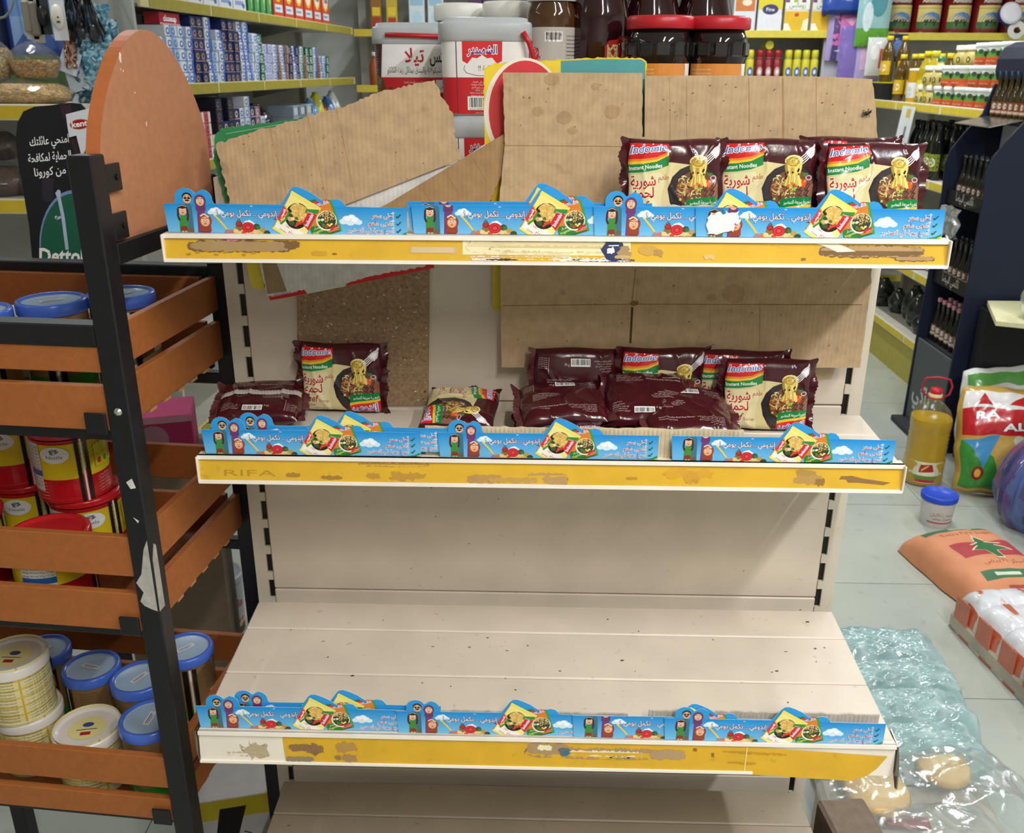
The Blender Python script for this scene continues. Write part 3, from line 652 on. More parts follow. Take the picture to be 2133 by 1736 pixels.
def strip_outline(heads=True, packs=True):
    p = [(3, 0), (311, 0), (312, 36)]
    p += [(234, 36.5), (232, 40), (228, 44), (222, 45.5), (214, 44), (205, 43), (199, 47), (193, 51.5), (182, 57), (174, 60), (168, 59.5), (164, 56), (157, 46), (151, 37.5)] if packs else [(230, 36), (228, 40), (222, 42), (210, 40), (200, 41), (190, 39), (170, 38.5), (160, 37)]
    if heads:
        p += [(65, 37)]+[(50+13*math.cos(t), 42+12.5*math.sin(t)) for t in [(-.1+k*.33) for k in range(6)]]+[(41.5, 49)]+[(29+14*math.cos(t), 43+13*math.sin(t)) for t in [(.55+k*.38) for k in range(8)]]+[(15, 37)]
    return p+[(0, 36.5)]
def strip_art():
    a = Art(); C0, C1 = hx('#1b8fd6'), hx('#7cc4ee'); n = 14
    a.rect(-2, -10, 314, 64, '#3da3e0')
    for k in range(n):                      # the printed sky pales towards the strip's foot
        t = k/(n-1); y0 = -8+44*k/n; c = tuple(C1[i]+(C0[i]-C1[i])*t for i in range(3)); a.L[0:0] if 0 else a.rect(0, y0, 312, y0+44/n+.2, c)
    a.rect(0, 36, 312, 64, '#2596dc')
    cloud(a, 66, 27, .9); cloud(a, 239, 19, 1.25); cloud(a, 108, 13, .7)
    # family of four
    def fig(x, y, r, skin, hair, body, hy=.0, hijab=None, glasses=False):
        a.poly([(x-r*.95, -8), (x-r*.8, y-r*1.6), (x-r*.3, y-r*.8), (x+r*.3, y-r*.8), (x+r*.8, y-r*1.6), (x+r*.95, -8)], body)
        if hijab: a.ell(x, y+.2, r*1.22, r*1.3, hijab, 18); a.poly([(x-r, y-r*.5), (x+r, y-r*.5), (x+r*1.05, y-r*1.9), (x-r*1.05, y-r*1.9)], hijab)
        else: a.ell(x, y+r*.30, r*.98, r*.86, hair, 18)
        a.ell(x, y-r*.08, r*.84, r*.9, skin, 18)
        for s in (-1, 1): a.ell(x+s*r*.34, y+r*.06, r*.2, r*.24, '#ffffff', 10); a.ell(x+s*r*.32, y+r*.04, r*.11, r*.15, '#33201a', 8); a.stroke([(x+s*r*.15, y+r*.42), (x+s*r*.55, y+r*.46)], r*.12, hair)
        a.ell(x, y-r*.2, r*.13, r*.12, '#cf8a62', 8)
        a.ell(x, y-r*.5, r*.26, r*.1, '#b8402f' if not glasses else '#2a1a12', 10)
        if glasses:
            for s in (-1, 1): a.ell(x+s*r*.36, y+r*.06, r*.3, r*.22, '#16120f', 12)
            a.stroke([(x-r*.7, y+r*.1), (x+r*.7, y+r*.1)], r*.1, '#16120f'); a.stroke([(x-r*.45, y-r*.4), (x, y-r*.28), (x+r*.45, y-r*.4)], r*.2, '#1c120d')
    fig(31, 43, 6.4, '#e8b48a', '#17120f', '#3f6f86', glasses=True)
    fig(47.5, 40, 6.2, '#eab58c', '#3a2a22', '#6f3a78', hijab='#6b3468')
    a.rect(27, -8, 36, 6, '#6d5a46')
    fig(24, 28, 6.4, '#e9ae86', '#3b211b', '#3f8a34'); a.stroke([(18.2, 30), (17.5, 20), (19.5, 15)], 2.6, '#3b211b'); a.stroke([(29.8, 30), (30.4, 20), (29, 15)], 2.4, '#3b211b'); a.ell(24, 32, 5.2, 2.2, '#3b211b', 12); a.stroke([(19, 32.6), (24, 34.6), (29, 32.6)], .7, '#d8c8c0'); a.poly([(20, 8), (28, 8), (29, 2), (19, 2)], '#8a2d2c'); a.rect(21, -8, 23.4, 2, '#e9ae86'); a.rect(25, -8, 27.4, 2, '#e9ae86')
    fig(52, 15, 7, '#e9a87e', '#8a3a22', '#7c2c22', hijab='#93402a'); a.stroke([(46, 21), (51, 24), (57, 20)], 1.8, '#f0d8b8')
    # fork handle, food
    a.stroke([(64, 23.5), (74, 12), (80, 4)], 2.4, '#f0c640'); a.ell(65, 22.5, 1.7, 1.5, '#f6da78', 8)
    a.ell(104, -3, 31, 9, '#e3cb8e', 26); rr = random.Random(8)
    for k in range(70): x = rr.uniform(76, 133); y = rr.uniform(-7, 6*(1-((x-104)/31)**2)+1); q = rr.uniform(0, 3); a.stroke([(x, y), (x+2.6*math.cos(q), y+1.8*math.sin(q)), (x+4*math.cos(q+.8), y+2.4*math.sin(q+.8))], .8, rr.choice(('#f3e0ac', '#c99b52', '#e9c983', '#fff0c8', '#b5803c')))
    for x, y, r, c in ((80, 1, 4, '#9c7fa0'), (86, 2, 3.6, '#d2713a'), (95, 7, 4.6, '#8a6a34'), (95.5, 12, 4.4, '#8d1f1c'), (95, 12.5, 3, '#b52f26'), (91, 3, 3.4, '#e3c98c'), (101, 1, 3, '#cf4a2c'), (118, 9, 4.6, '#35542c'), (120, 8, 3, '#4a7038'), (126, 5, 3.8, '#b9974a'), (131, 1, 4.4, '#2f4a2a'), (122, 0, 3.6, '#d8b85e'), (112, -2, 3.6, '#da5030')): a.ell(x, y, r, r*.85, c, 12)
    for r, c in ((8.2, '#b81a22'), (6.6, '#d8303a'), (4.6, '#b5161f'), (2.8, '#df4650')): a.ell(107, 8, r, r*.82, c, 16)
    a.stroke([(93, 15.5), (95.5, 18), (98, 15.5)], .9, '#36571f')
    a.text('إندومي .. تكمّل يومي !'.replace('ّ', ''), 107, 22.5, 10.5, '#ffffff', al='C', out='#7b2446', ow=.05, w=77, sh=-.12)
    a.stroke([(111.5, 34), (113, 35.2), (114.5, 34)], .8, '#f4d6e4')
    # the two packs
    a.sub(PK2, 191, -5.5, rot=.30, k=.92, ky=.84); a.sub(PK1, 138, 7, rot=-.53, k=1.0, ky=1.0)
    for k, (t, y) in enumerate((('أحلى سعر', 23.2), ('أشهى طعم', 13.8), ('أسرع وجبة في التحضير', 4.6))):
        a.text(t, 295, y, 8, '#b5304a', al='R', out='#ffffff', ow=.045, w=(28, 33, 60)[k])
        a.stroke([(298.5, y+2.4), (300, y+.6), (304, y+5)], 1.5, '#17603a')
    a.poly([(248, -8), (254, -2.5), (262, -.6), (290, 0), (303, 2), (311, 6), (311, -8)], '#1d8a48'); a.poly([(290, -2.5), (303, -1), (311, 3), (311, -.5), (300, -4)], '#e9c52e')
    return a
SART = strip_art()
def hull_lines(): return None
def strip_mesh(kind):
    heads, packs = kind not in ('bent', 'low', 'torn'), kind != 'low'
    out = strip_outline(heads, packs); S = .001
    mb = MB(); T = Matrix(((S, 0, 0, 0), (0, 0, -S, 0), (0, S, 0, 0), (0, 0, 0, 1)))
    x1 = {'left': 168, 'short': 134}.get(kind, 312)
    if x1 < 312: out = clip_poly(out, [(1, 0, x1)])
    mb.prism(out, 0, .5, '#2a97dd', T, '#dfe8ee')
    # art is cut to the outline: a box for the body plus the humps
    fn = lambda u, v, h: (u*S, -.0005-h, v*S)
    lim = [(1, 0, x1), (-1, .0, 0)]
    SART.emit(mb, fn, eps=2e-6, clip=lim+[(0, 1, 36.2), (0, -1, -.3), (-36.5, -3, -3*36.5)])
    a = Art(); hb = 49 if heads else 36.2
    for P, c in SART.L[17:]: a.L.append((P, c))
    a.emit(mb, fn, eps=2e-6, h0=3e-4, clip=lim+[(0, -1, -36), (0, 1, hb+12 if packs else 41), (1, 0, 66 if heads else -1)])
    if packs: a.emit(mb, fn, eps=2e-6, h0=3e-4, clip=lim+[(0, -1, -36), (-1.18, 1, 56-1.18*160+2.2), (.62, 1, 59.6+.62*171), (-1, 0, -150), (1, 0, 205)]); a.emit(mb, fn, eps=2e-6, h0=3e-4, clip=lim+[(0, -1, -36), (-1, 0, -205), (1, 0, 231), (0, 1, 44.6)])
    if kind == 'torn':
        t = Art(); t.blob(32, 17, 17, 13, '#f1efec', 3, 30, .22); t.blob(46, 24, 10, 8, '#f1efec', 4, 20, .3); t.emit(mb, fn, h0=.0018)
    return mb
SMESH = {}
def strip(kind, x0, y, z, label, rz=0, rx=.03, grp='promo strips clipped along the shelf edges', roll=0):
    if kind not in SMESH: SMESH[kind] = strip_mesh(kind).mesh('promo_strip', 'paper')
    o = bpy.data.objects.new('promo_strip', SMESH[kind]); COL.objects.link(o)
    o.matrix_world = Matrix.Translation((x0, y, z)) @ Matrix.Rotation(rz, 4, 'Z') @ Matrix.Rotation(roll, 4, 'Y') @ Matrix.Rotation(-rx, 4, 'X')
    return tag(o, label, 'promo strip', grp)
def sx(px, py, y): return atY(px, py, y).x
y1_, y2_, y3_ = -.2410, -.2205, -.3478
strip('full', sx(343, 460, y1_), y1_+.0012, L1+.001, 'sky blue promo strip at the left end of the top shelf edge', roll=.012)
strip('bent', sx(856, 460, y1_), y1_+.0034, L1+.0008, 'promo strip second from left on the top shelf, its heads folded away')
strip('bent', sx(847, 460, y1_), y1_+.0068, L1+.0045, 'promo strip mostly hidden behind the second one on the top shelf, right tip showing')
strip('full', sx(1235, 460, y1_), y1_+.0017, L1+.0005, 'promo strip with round heart top, third from left on the top shelf')
strip('torn', sx(1447, 460, y1_), y1_, L1+.0005, 'promo strip with a white torn patch at the right end of the top shelf')
strip('full', sx(424, 940, y2_), y2_, L2+.0008, 'promo strip at the left end of the middle shelf edge, in front')
strip('full', sx(480, 930, y2_), y2_+.003, L2+.0065, 'promo strip tucked behind the leftmost one of the middle shelf')
strip('full', sx(912, 940, y2_), y2_+.0012, L2+.0004, 'promo strip at the centre of the middle shelf edge')
strip('bent', sx(1397, 940, y2_), y2_, L2+.0004, 'promo strip with folded heads at the right end of the middle shelf', roll=.006)
strip('full', sx(408, 1490, y3_), y3_+.0036, L3+.001, 'promo strip at the left end of the bottom promo row, in front')
strip('full', sx(466, 1485, y3_), y3_+.0070, L3+.007, 'promo strip behind the leftmost one of the bottom row, only its top showing')
strip('full', sx(824, 1490, y3_), y3_+.0019, L3+.0003, 'promo strip second from left in the bottom row')
strip('bent', sx(1192, 1500, y3_), y3_+.0003, L3+.0003, 'promo strip third from left in the bottom row, its heads folded away')
strip('full', sx(1383, 1500, y3_), y3_-.0014, L3+.0003, 'promo strip with heart top at the right end of the bottom row', roll=.006)
# ================================================================ NOODLE PACKETS
BURG = '#431019'
def noodle_art():
    a = Art(); rr = random.Random(21)
    for k in range(16): a.ell(rr.uniform(8, 120), rr.uniform(8, 104), rr.uniform(5, 12), rr.uniform(3, 6), '#4b1520', 16, rr.uniform(0, 3)); P, c = a.L[-1]; a.ell(P[0][0][0]-4, P[0][0][1], 4, 2.4, BURG, 12)
    a.poly([(1, 3), (74, 3), (66, 12), (58, 26), (54, 44), (60, 60), (70, 70), (84, 76), (60, 79), (53, 79), (1, 73)], '#d9cb94')
    a.poly([(1, 3), (50, 3), (46, 30), (50, 55), (44, 66), (1, 62)], '#e2d7a8')
    a.poly([(1, 78), (10, 79), (30, 82), (54, 91), (54, 104), (1, 104)], '#cf2126'); a.poly([(1, 76), (20, 77), (38, 80), (54, 88), (54, 93.5), (38, 86), (20, 83.5), (1, 83)], '#e78a24'); a.poly([(1, 76), (20, 77), (38, 80), (54, 88), (54, 90.5), (38, 83), (20, 80.5), (1, 79.8)], '#efc53c')
    a.poly([(1, 65), (20, 66), (38, 69), (54, 75), (54, 88), (38, 80), (20, 77), (1, 76)], '#1f8440')
    a.text('Indo', 3, 90, 15, '#2a6bbd', rot=.10, out='#ffffff', ow=.045, bold=.012, w=25, sh=.25); a.text('mie', 29.5, 92.6, 13.5, '#2a6bbd', rot=.10, out='#ffffff', ow=.045, bold=.012, w=21, sh=.25)
    a.ell(32.5, 103.2, 1, .9, '#ffffff', 8)
    a.text('Instant Noodles', 3, 68.6, 7.4, '#ffffff', rot=.09, w=43, bold=.012)
    a.text('طعم', 55, 57, 10, '#b01c2c', al='R', rot=.1, w=14); a.text('شوربة', 38, 49, 19, '#b81626', al='R', out='#f6e9c9', ow=.03, bold=.02, w=34, rot=.06); a.text('لحمة', 36, 33, 19, '#b81626', al='R', out='#f6e9c9', ow=.03, bold=.02, w=30, rot=.04)
    a.text('Beef', 3, 17, 16, '#b81626', sh=.25, bold=.015, w=24, out='#f6e9c9', ow=.02); a.text('Soup', 29, 17, 7, '#a83038', w=17); a.text('Flavour', 3, 10, 6, '#8a3a30', w=20); a.text('Net Weight : 70 g', 22, 5, 3.4, '#4a2a1c', w=24)
    # bowl
    a.ell(93, 40, 37, 36, '#17161a', 40); a.ell(92, 41, 35.6, 34.6, '#2c2b30', 40); a.ell(95, 44, 32, 27, '#3a1c14', 36); a.ell(96, 44, 30, 25, '#6f4a34', 36)
    for k in range(26): a.ell(rr.uniform(68, 92), rr.uniform(26, 54), rr.uniform(2, 4.4), rr.uniform(1.4, 3), rr.choice(('#7d3f2c', '#a5694a', '#8a4b34', '#d6b27c', '#c9a46a', '#5a2c1e')), 9, rr.uniform(0, 3))
    for k in range(34):
        x, y, q = rr.uniform(70, 100), rr.uniform(34, 60), rr.uniform(0, 6); a.stroke([(x+3.6*math.cos(q+t*.6), y+2.6*math.sin(q+t*.6)) for t in range(5)], 1.0, rr.choice(('#efdf9a', '#d9b860', '#f6ecb8', '#c79d48')))
    for k in range(12): x = 108+k % 4*5; y = 32+k//4*7; a.poly([(x-6, y-3), (x+1, y-6), (x+6, y+3), (x-1, y+6)], ('#5a3228', '#7a4a3a', '#4a2820', '#8b5a48')[k % 4]); a.stroke([(x-4, y-2), (x+1, y+4)], .8, '#9a6d58')
    for k in range(22): a.poly([(lambda x, y, r: [(x-r, y-r*.5), (x+r*.6, y-r), (x+r, y+r*.6), (x-r*.4, y+r)])(rr.uniform(90, 112), rr.uniform(44, 57), rr.uniform(1.4, 3.2))][0], rr.choice(('#e8632c', '#f08a3c', '#d94f22', '#f2a050')))
    for k in range(16): a.ell(rr.uniform(92, 102), rr.uniform(38, 47), rr.uniform(1, 2.6), .9, rr.choice(('#8fae3c', '#5f8a2c', '#b9cc5c')), 8, rr.uniform(0, 3))
    for x, y in ((72, 30), (80, 25), (88, 31), (76, 39)): a.ell(x, y, 2, 2, '#9aa84a', 9); a.ell(x+.4, y+.4, 1, 1, '#c9d27e', 7)
    a.ell(117, 59, 4.6, 3.6, '#e3a9bd', 14); a.ell(117, 59, 3, 2.2, '#6a3a30', 12); a.ell(112, 63, 4, 2.6, '#4f7a34', 10)
    # lifted noodles and fork
    a.ell(95, 74, 12, 14, '#9d8334', 20)
    for k in range(60):
        x0 = rr.uniform(84, 107); pts = []; sw = rr.uniform(-3, 3); top = 88-abs(x0-95)*.5
        for t in range(8): f = t/7; pts.append((x0+(95-x0)*.25*math.sin(f*PI)+sw*math.sin(f*5), top-f*rr.uniform(34, 36)))
        a.stroke(pts, 1.25, rr.choice(('#e6cf6c', '#d1b04a', '#f2e290', '#b8943a', '#edda7e')))
    for k in range(18):
        q = rr.uniform(0, 6); r = rr.uniform(4, 10); a.stroke([(95+r*math.cos(q+t*.5)*1.2, 80+r*.8*math.sin(q+t*.5)) for t in range(6)], 1.2, rr.choice(('#ead678', '#cfae48', '#f5e698', '#a98734')))
    for k in range(8): a.ell(rr.uniform(84, 104), rr.uniform(58, 70), rr.uniform(.8, 1.5), rr.uniform(1.4, 2.4), '#2d1a12', 9)
    for k in range(4): a.stroke([(100+k*2.3, 82-k*1.7), (112+k*1.4, 92-k*2.0)], 1.3, '#e8e6e8')
    a.poly([(110, 92), (118, 84), (123, 89), (125, 98), (122, 101), (116, 98)], '#dcd9dc'); a.poly([(113, 93), (119, 87), (122, 93), (122, 98)], '#f5f4f6'); a.stroke([(121, 97), (126, 104)], 3, '#d7d4d8')
    # lower right
    a.poly([(80, 17), (92, 19), (127, 23), (127, 34), (92, 32), (80, 29)], '#157a3a'); a.text('شعيرية سريعة التحضير', 125, 25, 7, '#ffffff', al='R', rot=.04, w=40)
    a.poly([(80, 3), (127, 3), (127, 19), (92, 16), (80, 13)], '#d11f26'); a.poly([(80, 13), (92, 16), (127, 20), (127, 24), (92, 20), (80, 17.5)], '#ecb62e'); a.text('إندومي', 124, 6.5, 15, '#2a6bbd', al='R', out='#ffffff', ow=.05, bold=.02, w=40)
    a.text('beef', 0, -40, 1, BURG)
    return a
NART = noodle_art(); NART.L.pop()
def back_art():
    a = Art(); w = '#d8c4c0'
    a.barcode(56, 84, 86, 96, 5); a.text('70 g', 46, 85, 6, w, w=8)
    for k, t in enumerate(('Instant Noodles Beef Soup Flavour', 'Ingredients : wheat flour, palm oil, salt', 'seasoning powder, sugar, garlic, onion', 'keep in a cool and dry place', 'processed by frying')): a.text(t, 20, 62-k*3.4+(0 if k < 5 else -20), 2.9, w, w=(38, 40, 36, 30, 20)[k])
    for k, t in enumerate(('مكرونة سريعة التحضير بطعم اللحم', 'يحفظ في مكان بارد وجاف', 'دقيق قمح و زيت نخيل و ملح', 'طريقة التحضير', 'صنع في مصر')): a.text(t, 118, 92-k*4, 3.2, w, al='R', w=(26, 22, 24, 18, 14)[k]); a.text(t, 112, 26-k*3.6, 3, w, al='R', w=(40, 36, 38, 22, 18)[k])
    for k in range(6): a.text('water 400 ml  3 minutes', 6, 96-k*3.2, 2.2, w, w=14)
    a.stroke([(22, 98), (22, 72)], .5, w)
    a.text('Instant Noodles Beef Soup Flavour', 16, 24, 4, w, w=52); a.text('Processed by frying', 16, 19, 3.4, w, w=26)
    return a
BART = back_art()
NW, NH, NT = .128, .110, .0155
def npk(seed, crush=0, bow=0):
    def surf(side):
        def fn(u, v, h=0.0):
            x, y = u*NW, v*NH; ex, ey = abs(2*u-1), abs(2*v-1)
            k = max(0, 1-ex**4)**.55*max(0, 1-ey**6)**.5
            p = Vector((x*26+seed*7.3, y*26, side*3.1+seed))
            wr = noise.noise(p)*.0030*(.35+ex**2)+abs(noise.noise(p*2.1))*.0030*ex**2
            rg = (1-abs(noise.noise(Vector((x*22+seed*3, y*15+side*5, seed*1.7)))*2))**9*.0026
            z = NT*k*(1-crush*abs(noise.noise(Vector((x*18+seed, y*18, 5.5)))))+(wr+rg)*min(1, k*1.6)
            x2 = x-NW/2; dx = (1-ey**8)*0+math.sin(v*9+seed)*.0012*ex**4*(1 if u > .5 else -1)
            pz = bow*(x2/NW)**2
            ys = y+math.sin(u*7+seed*2)*.0012*(ey**4)*(1 if v > .5 else -1)
            return (x2*(1-.02*ey**3)+dx, -side*(z+h)-pz, ys)
        return fn
    return surf(1), surf(-1)
def make_packet(seed, crush=0, bow=0, seam_on=True):
    def mk():
        ff, fb = npk(seed, crush, bow); mb = MB()
        NU, NV = 56, 46
        mb.grid(ff, NU, NV, BURG, tri=True); mb.grid(fb, NU, NV, BURG, flip=True, tri=True)
        emit_grid(NART, mb, ff, NU, NV, .00006, 1.3e-6, (0, -1, 0), [(1, 0, .985), (-1, 0, -.012), (0, 1, .985), (0, -1, -.015)], .001/NW, .001/NH)
        emit_grid(BART, mb, fb, NU, NV, .00006, 2e-6, (0, 1, 0), None, .001/NW, .001/NH, True)
        o = mb.build('noodle_packet', 'foil'); o['category'] = 'noodle packet'
        for sg in (-1, 1):
            e = MB(); rr = random.Random(seed*9+sg)
            def fin(u, v):
                c = ff(0 if sg < 0 else 1, u); w_ = .0115*(.8+.35*noise.noise(Vector((u*7+seed, sg, 1))))
                t = v if v < .99 else 1+(.08 if int(u*40) % 2 else -.06)
                return (c[0]+sg*w_*t*(1.25 if u > .93 or u < .07 else 1), c[1]+t*(.0042*math.sin(u*11+seed*2+sg)+.003*math.sin(u*23+seed)+.006*(u-.5)*sg)+.0003, c[2]+(u-.5)*.006*t)
            e.grid(fin, 40, 4, BURG); e.grid(lambda u, v: tuple(Vector(fin(u, v))+Vector((0, .0006, 0))), 40, 4, '#5a2a30', flip=True)
            e.build('end_seal', 'foil', o)
        e = MB()
        def seam(u, v):
            b = fb(.02+u*.96, .50+.0*v); return (b[0], b[1]+.0007+.0012*math.sin(v*PI)+.0004*(math.sin(u*160) > 0), b[2]-v*.013+.0012*math.sin(u*9+seed))
        e.grid(seam, 110, 3, '#b9b2ae') if seam_on else e.tube([seam(.02, .0), seam(.98, .0)], .0004, '#3a1018'); e.build('back_seam', 'foil', o, 'grey crimped seam' if seam_on else None)
        return o
    return mk
PKT = {k: Proto(make_packet(*v)) for k, v in dict(a=(1,), b=(2,), c=(3, 0, .006), d=(4, .45, .012, False), e=(5, .3, 0, False)).items()}
GN = 'beef noodle packets on the shelves'
def pk(kind, x, y, z, label, lean=0, rz=0, T=None, grp=GN): return PKT[kind].put(T or TR((x, y, z), rz, -lean), label, grp)
Zs1, Zs2 = 1.4187, 1.1035
def zs(y, zb, zf, d): return zb+(zf-zb)*(-y/d)
def s1z(y): return 1.418-(.004)*(-y/.238)+.0005
def s2z(y): return 1.104-(.008)*(-y/.217)+.0005
pk('a', .167, -.125, s1z(-.125)+.0015, 'wrapped noodle packet leftmost of those on the top shelf, standing', .12, .03)
pk('b', .297, -.118, s1z(-.118)+.002, 'noodle packet second from left on the top shelf, against the first', .14, -.04)
pk('c', .418, -.082, s1z(-.08)+.002, 'noodle packet at the back right of the top shelf, behind another', .1, .05)
pk('b', .436, -.140, s1z(-.14)+.0015, 'noodle packet at the right end of the top shelf, in front', .26, .02)
pk('a', -.325, -.052, s2z(-.05)+.0012, 'noodle packet standing alone before the chipboard panel on the middle shelf', .10, -.06)
def flat(x, y, z, rz, face=1, tilt=0, roll=0):   # lying down: face 1 = front up
    return Matrix.Translation((x, y, z)) @ Matrix.Rotation(rz, 4, 'Z') @ Matrix.Rotation(tilt, 4, 'X') @ Matrix.Rotation(roll, 4, 'Y') @ Matrix.Rotation(-PI/2*face, 4, 'X') @ Matrix.Translation((0, 0, -NH/2))
pk('b', 0, 0, 0, 'noodle packet lying face down at the left end of the middle shelf', T=flat(-.445, -.085, s2z(-.085)+.026, .10, -1, .22))
pk('c', 0, 0, 0, 'noodle packet lying face up alone, left of the packet pile', T=flat(-.133, -.092, s2z(-.09)+.0215, -.05-PI/2, 1, .0, .10))
yb = -.062
pk('b', .043, yb, s2z(yb)+.0012, 'noodle packet turned backwards with its barcode showing, at back of the pile', -.06, PI+.02)
PKT['b'].o and None
pk('a', .178, -.064, s2z(-.06)+.004, 'noodle packet standing at the back middle of the pile, half hidden', .05, .02)
pk('c', .300, -.062, s2z(-.06)+.0012, 'noodle packet standing behind the rightmost one of the pile', .04, -.02)
pk('b', .330, -.104, s2z(-.10)+.0012, 'noodle packet standing in front at the right end of the pile', .10, -.03)
pk('d', 0, 0, 0, 'crumpled noodle packet lying on edge in the middle of the pile', T=flat(.150, -.120, s2z(-.1)+.052, -.05, -1, .42))
pk('d', 0, 0, 0, 'noodle packet lying on another at the left of the pile, front edge down', T=flat(.022, -.126, s2z(-.11)+.047, PI+.07, -1, -.16, .05))
pk('c', 0, 0, 0, 'noodle packet lying face up at the bottom left of the pile', T=flat(.022, -.125, s2z(-.12)+.019, -.02, 1, .06, .03))
pk('e', 0, 0, 0, 'noodle packet lying tilted over the lowest one in the middle of the pile', T=flat(.205, -.142, s2z(-.128)+.042, PI+.06, -1, -.30, -.05))
pk('b', 0, 0, 0, 'noodle packet lying lowest in the middle of the pile, grey seam showing', T=flat(.183, -.142, s2z(-.14)+.0175, -.03, -1, .04))
# ================================================================ TERRACOTTA DISPLAY RACK WITH TINS (left)
TER, TER2 = '#a3602f', '#8f5229'  # TER2 darkens inner slats and bin floors: their shade is in the colour
RT = TR((-.554, -.300, 0), -.0905)
rack = thing('display_rack', 'black steel rack with terracotta slatted bins and a rounded head board', 'display rack', T=RT)
RW, RD = .60, .377
BLK = '#15151a'
for x, y, h in ((-.016, .016, 1.517), (-.016, RD-.016, 1.46), (-RW, .016, 1.517), (-RW, RD-.016, 1.46)):
    mb = MB().box((x, y, h/2), (.032, .032, h), BLK, b=.002)
    if x > -.1 and y < .1:
        a = Art(); a.poly([(-.013, .93), (-.003, .945), (.006, .985), (.013, 1.0), (.013, .885), (.004, .888), (-.006, .893), (-.011, .90), (-.004, .915)], '#b8b4ae'); a.poly([(-.004, 1.088), (.005, 1.094), (.009, 1.08), (.001, 1.078)], '#d9d6d0'); a.poly([(-.002, 1.035), (.006, 1.03), (.004, 1.026)], '#d9d6d0')
        rr = random.Random(2)
        a.emit(mb, lambda u, v, h_: (x+u, -h_, v))
        a = Art(); a.poly([(.0, .885), (.016, .885), (.016, .985), (.010, .99), (.002, .97)], '#a9a49c'); a.emit(mb, lambda u, v, h_: (x+.016+h_, y-.016+u, v))
    mb.build('post', 'black', rack)
def tubebar(p, q, w=.03, h=.03, nm='cross_bar'): return MB().bar(p, q, w, h, BLK, .002).build(nm, 'black', rack)
tubebar((-.032, .016, 1.292), (-RW, .016, 1.292)); tubebar((-.032, RD-.016, 1.299), (-RW, RD-.016, 1.299)); tubebar((-.016, .032, 1.393), (-.016, RD-.03, 1.393), h=.028)
for z in (.45, .80, 1.12): tubebar((-.016, RD-.016, z), (-RW, RD-.016, z), .02, .02)
for nm, z0 in (('bin', 1.161), ('bin', .846), ('bin', .492)):
    sl = {1.161: ((1.242, 1.298), (1.161, 1.2235)), .846: ((.937, 1.0), (.846, .9085)), .492: ((.557, .6155), (.492, .534))}[z0]
    for a, b in sl:
        MB().box((-.026, RD/2, (a+b)/2), (.012, RD-.062, b-a), TER, b=.001).build('side_slat', 'mdf', rack)
        MB().box((-RW+.026, RD/2, (a+b)/2), (.012, RD-.062, b-a), TER, b=.001).build('side_slat', 'mdf', rack)
        MB().box((-RW/2-.016, .010, (a+b)/2), (RW-.032, .012, b-a), TER, b=.001).build('front_slat', 'mdf', rack)
        MB().box((-RW/2-.016, RD-.038, (a+b)/2), (RW-.05, .012, b-a), TER2, b=.001).build('back_slat', 'mdf', rack)
    mb = MB().box((-RW/2-.016, RD/2, z0+.004), (RW-.066, RD-.064, .010), TER2)
    k = .06
    while k < RD-.05: mb.box((-.028, k, z0-.003), (.010, .018, .008), '#c08a5a'); k += .045
    mb.build('bin_floor', 'mdf', rack)
    tubebar((-.032, .026, z0-.012), (-RW, .026, z0-.012), .014, .018); tubebar((-.04, RD-.03, z0-.012), (-RW, RD-.03, z0-.012), .014, .018)
    MB().box((-.048, -.002, z0+.012), (.030, .004, .030), BLK, b=.001).build('bracket', 'black', rack)
# head board: pointed arch in the side plane
pts = [(.034, 1.407), (.034, 1.515)]
for k in range(1, 24):
    t = k/24; y = .034+(RD-.066)*t; pts.append((y, 1.515+.148*math.sin(PI*t)**.72))
pts += [(RD-.032, 1.515), (RD-.032, 1.407)]
TB = Matrix(((0, 0, 1, -.026), (1, 0, 0, 0), (0, 1, 0, 0), (0, 0, 0, 1)))
mb = MB().prism(pts, 0, .019, '#b07755', TB, '#b8693a')
a = Art()
for x, y, rx, ry, s in ((.115, 1.628, .003, .006, 1), (.118, 1.612, .0012, .0012, 2), (.112, 1.614, .001, .001, 3), (.14, 1.585, .0015, .001, 4), (.16, 1.545, .0014, .003, 5), (.3, 1.425, .006, .006, 6), (.325, 1.43, .006, .003, 7)): a.blob(x, y, rx, ry, '#ead9c8', s, 14)
a.emit(mb, lambda u, v, h: (-.007+h, u, v)); mb.build('head_board', 'mdf', rack, 'rounded terracotta head board')
for z in (1.487, 1.427):
    b = MB().box((-.002, .048, z), (.004, .034, .034), BLK, b=.001); b.lathe([(.004, 0), (.004, .002)], '#050506', 12, TR((0, .054, z), ry=PI/2)); b.build('bracket', 'black', rack)
MB().lathe([(0, .004), (.003, .0035), (.0056, .001), (.006, 0)], '#c9c8c4', 16, TR((-.016, 0, 1.19), rx=PI/2)).build('screw', 'metal', rack)
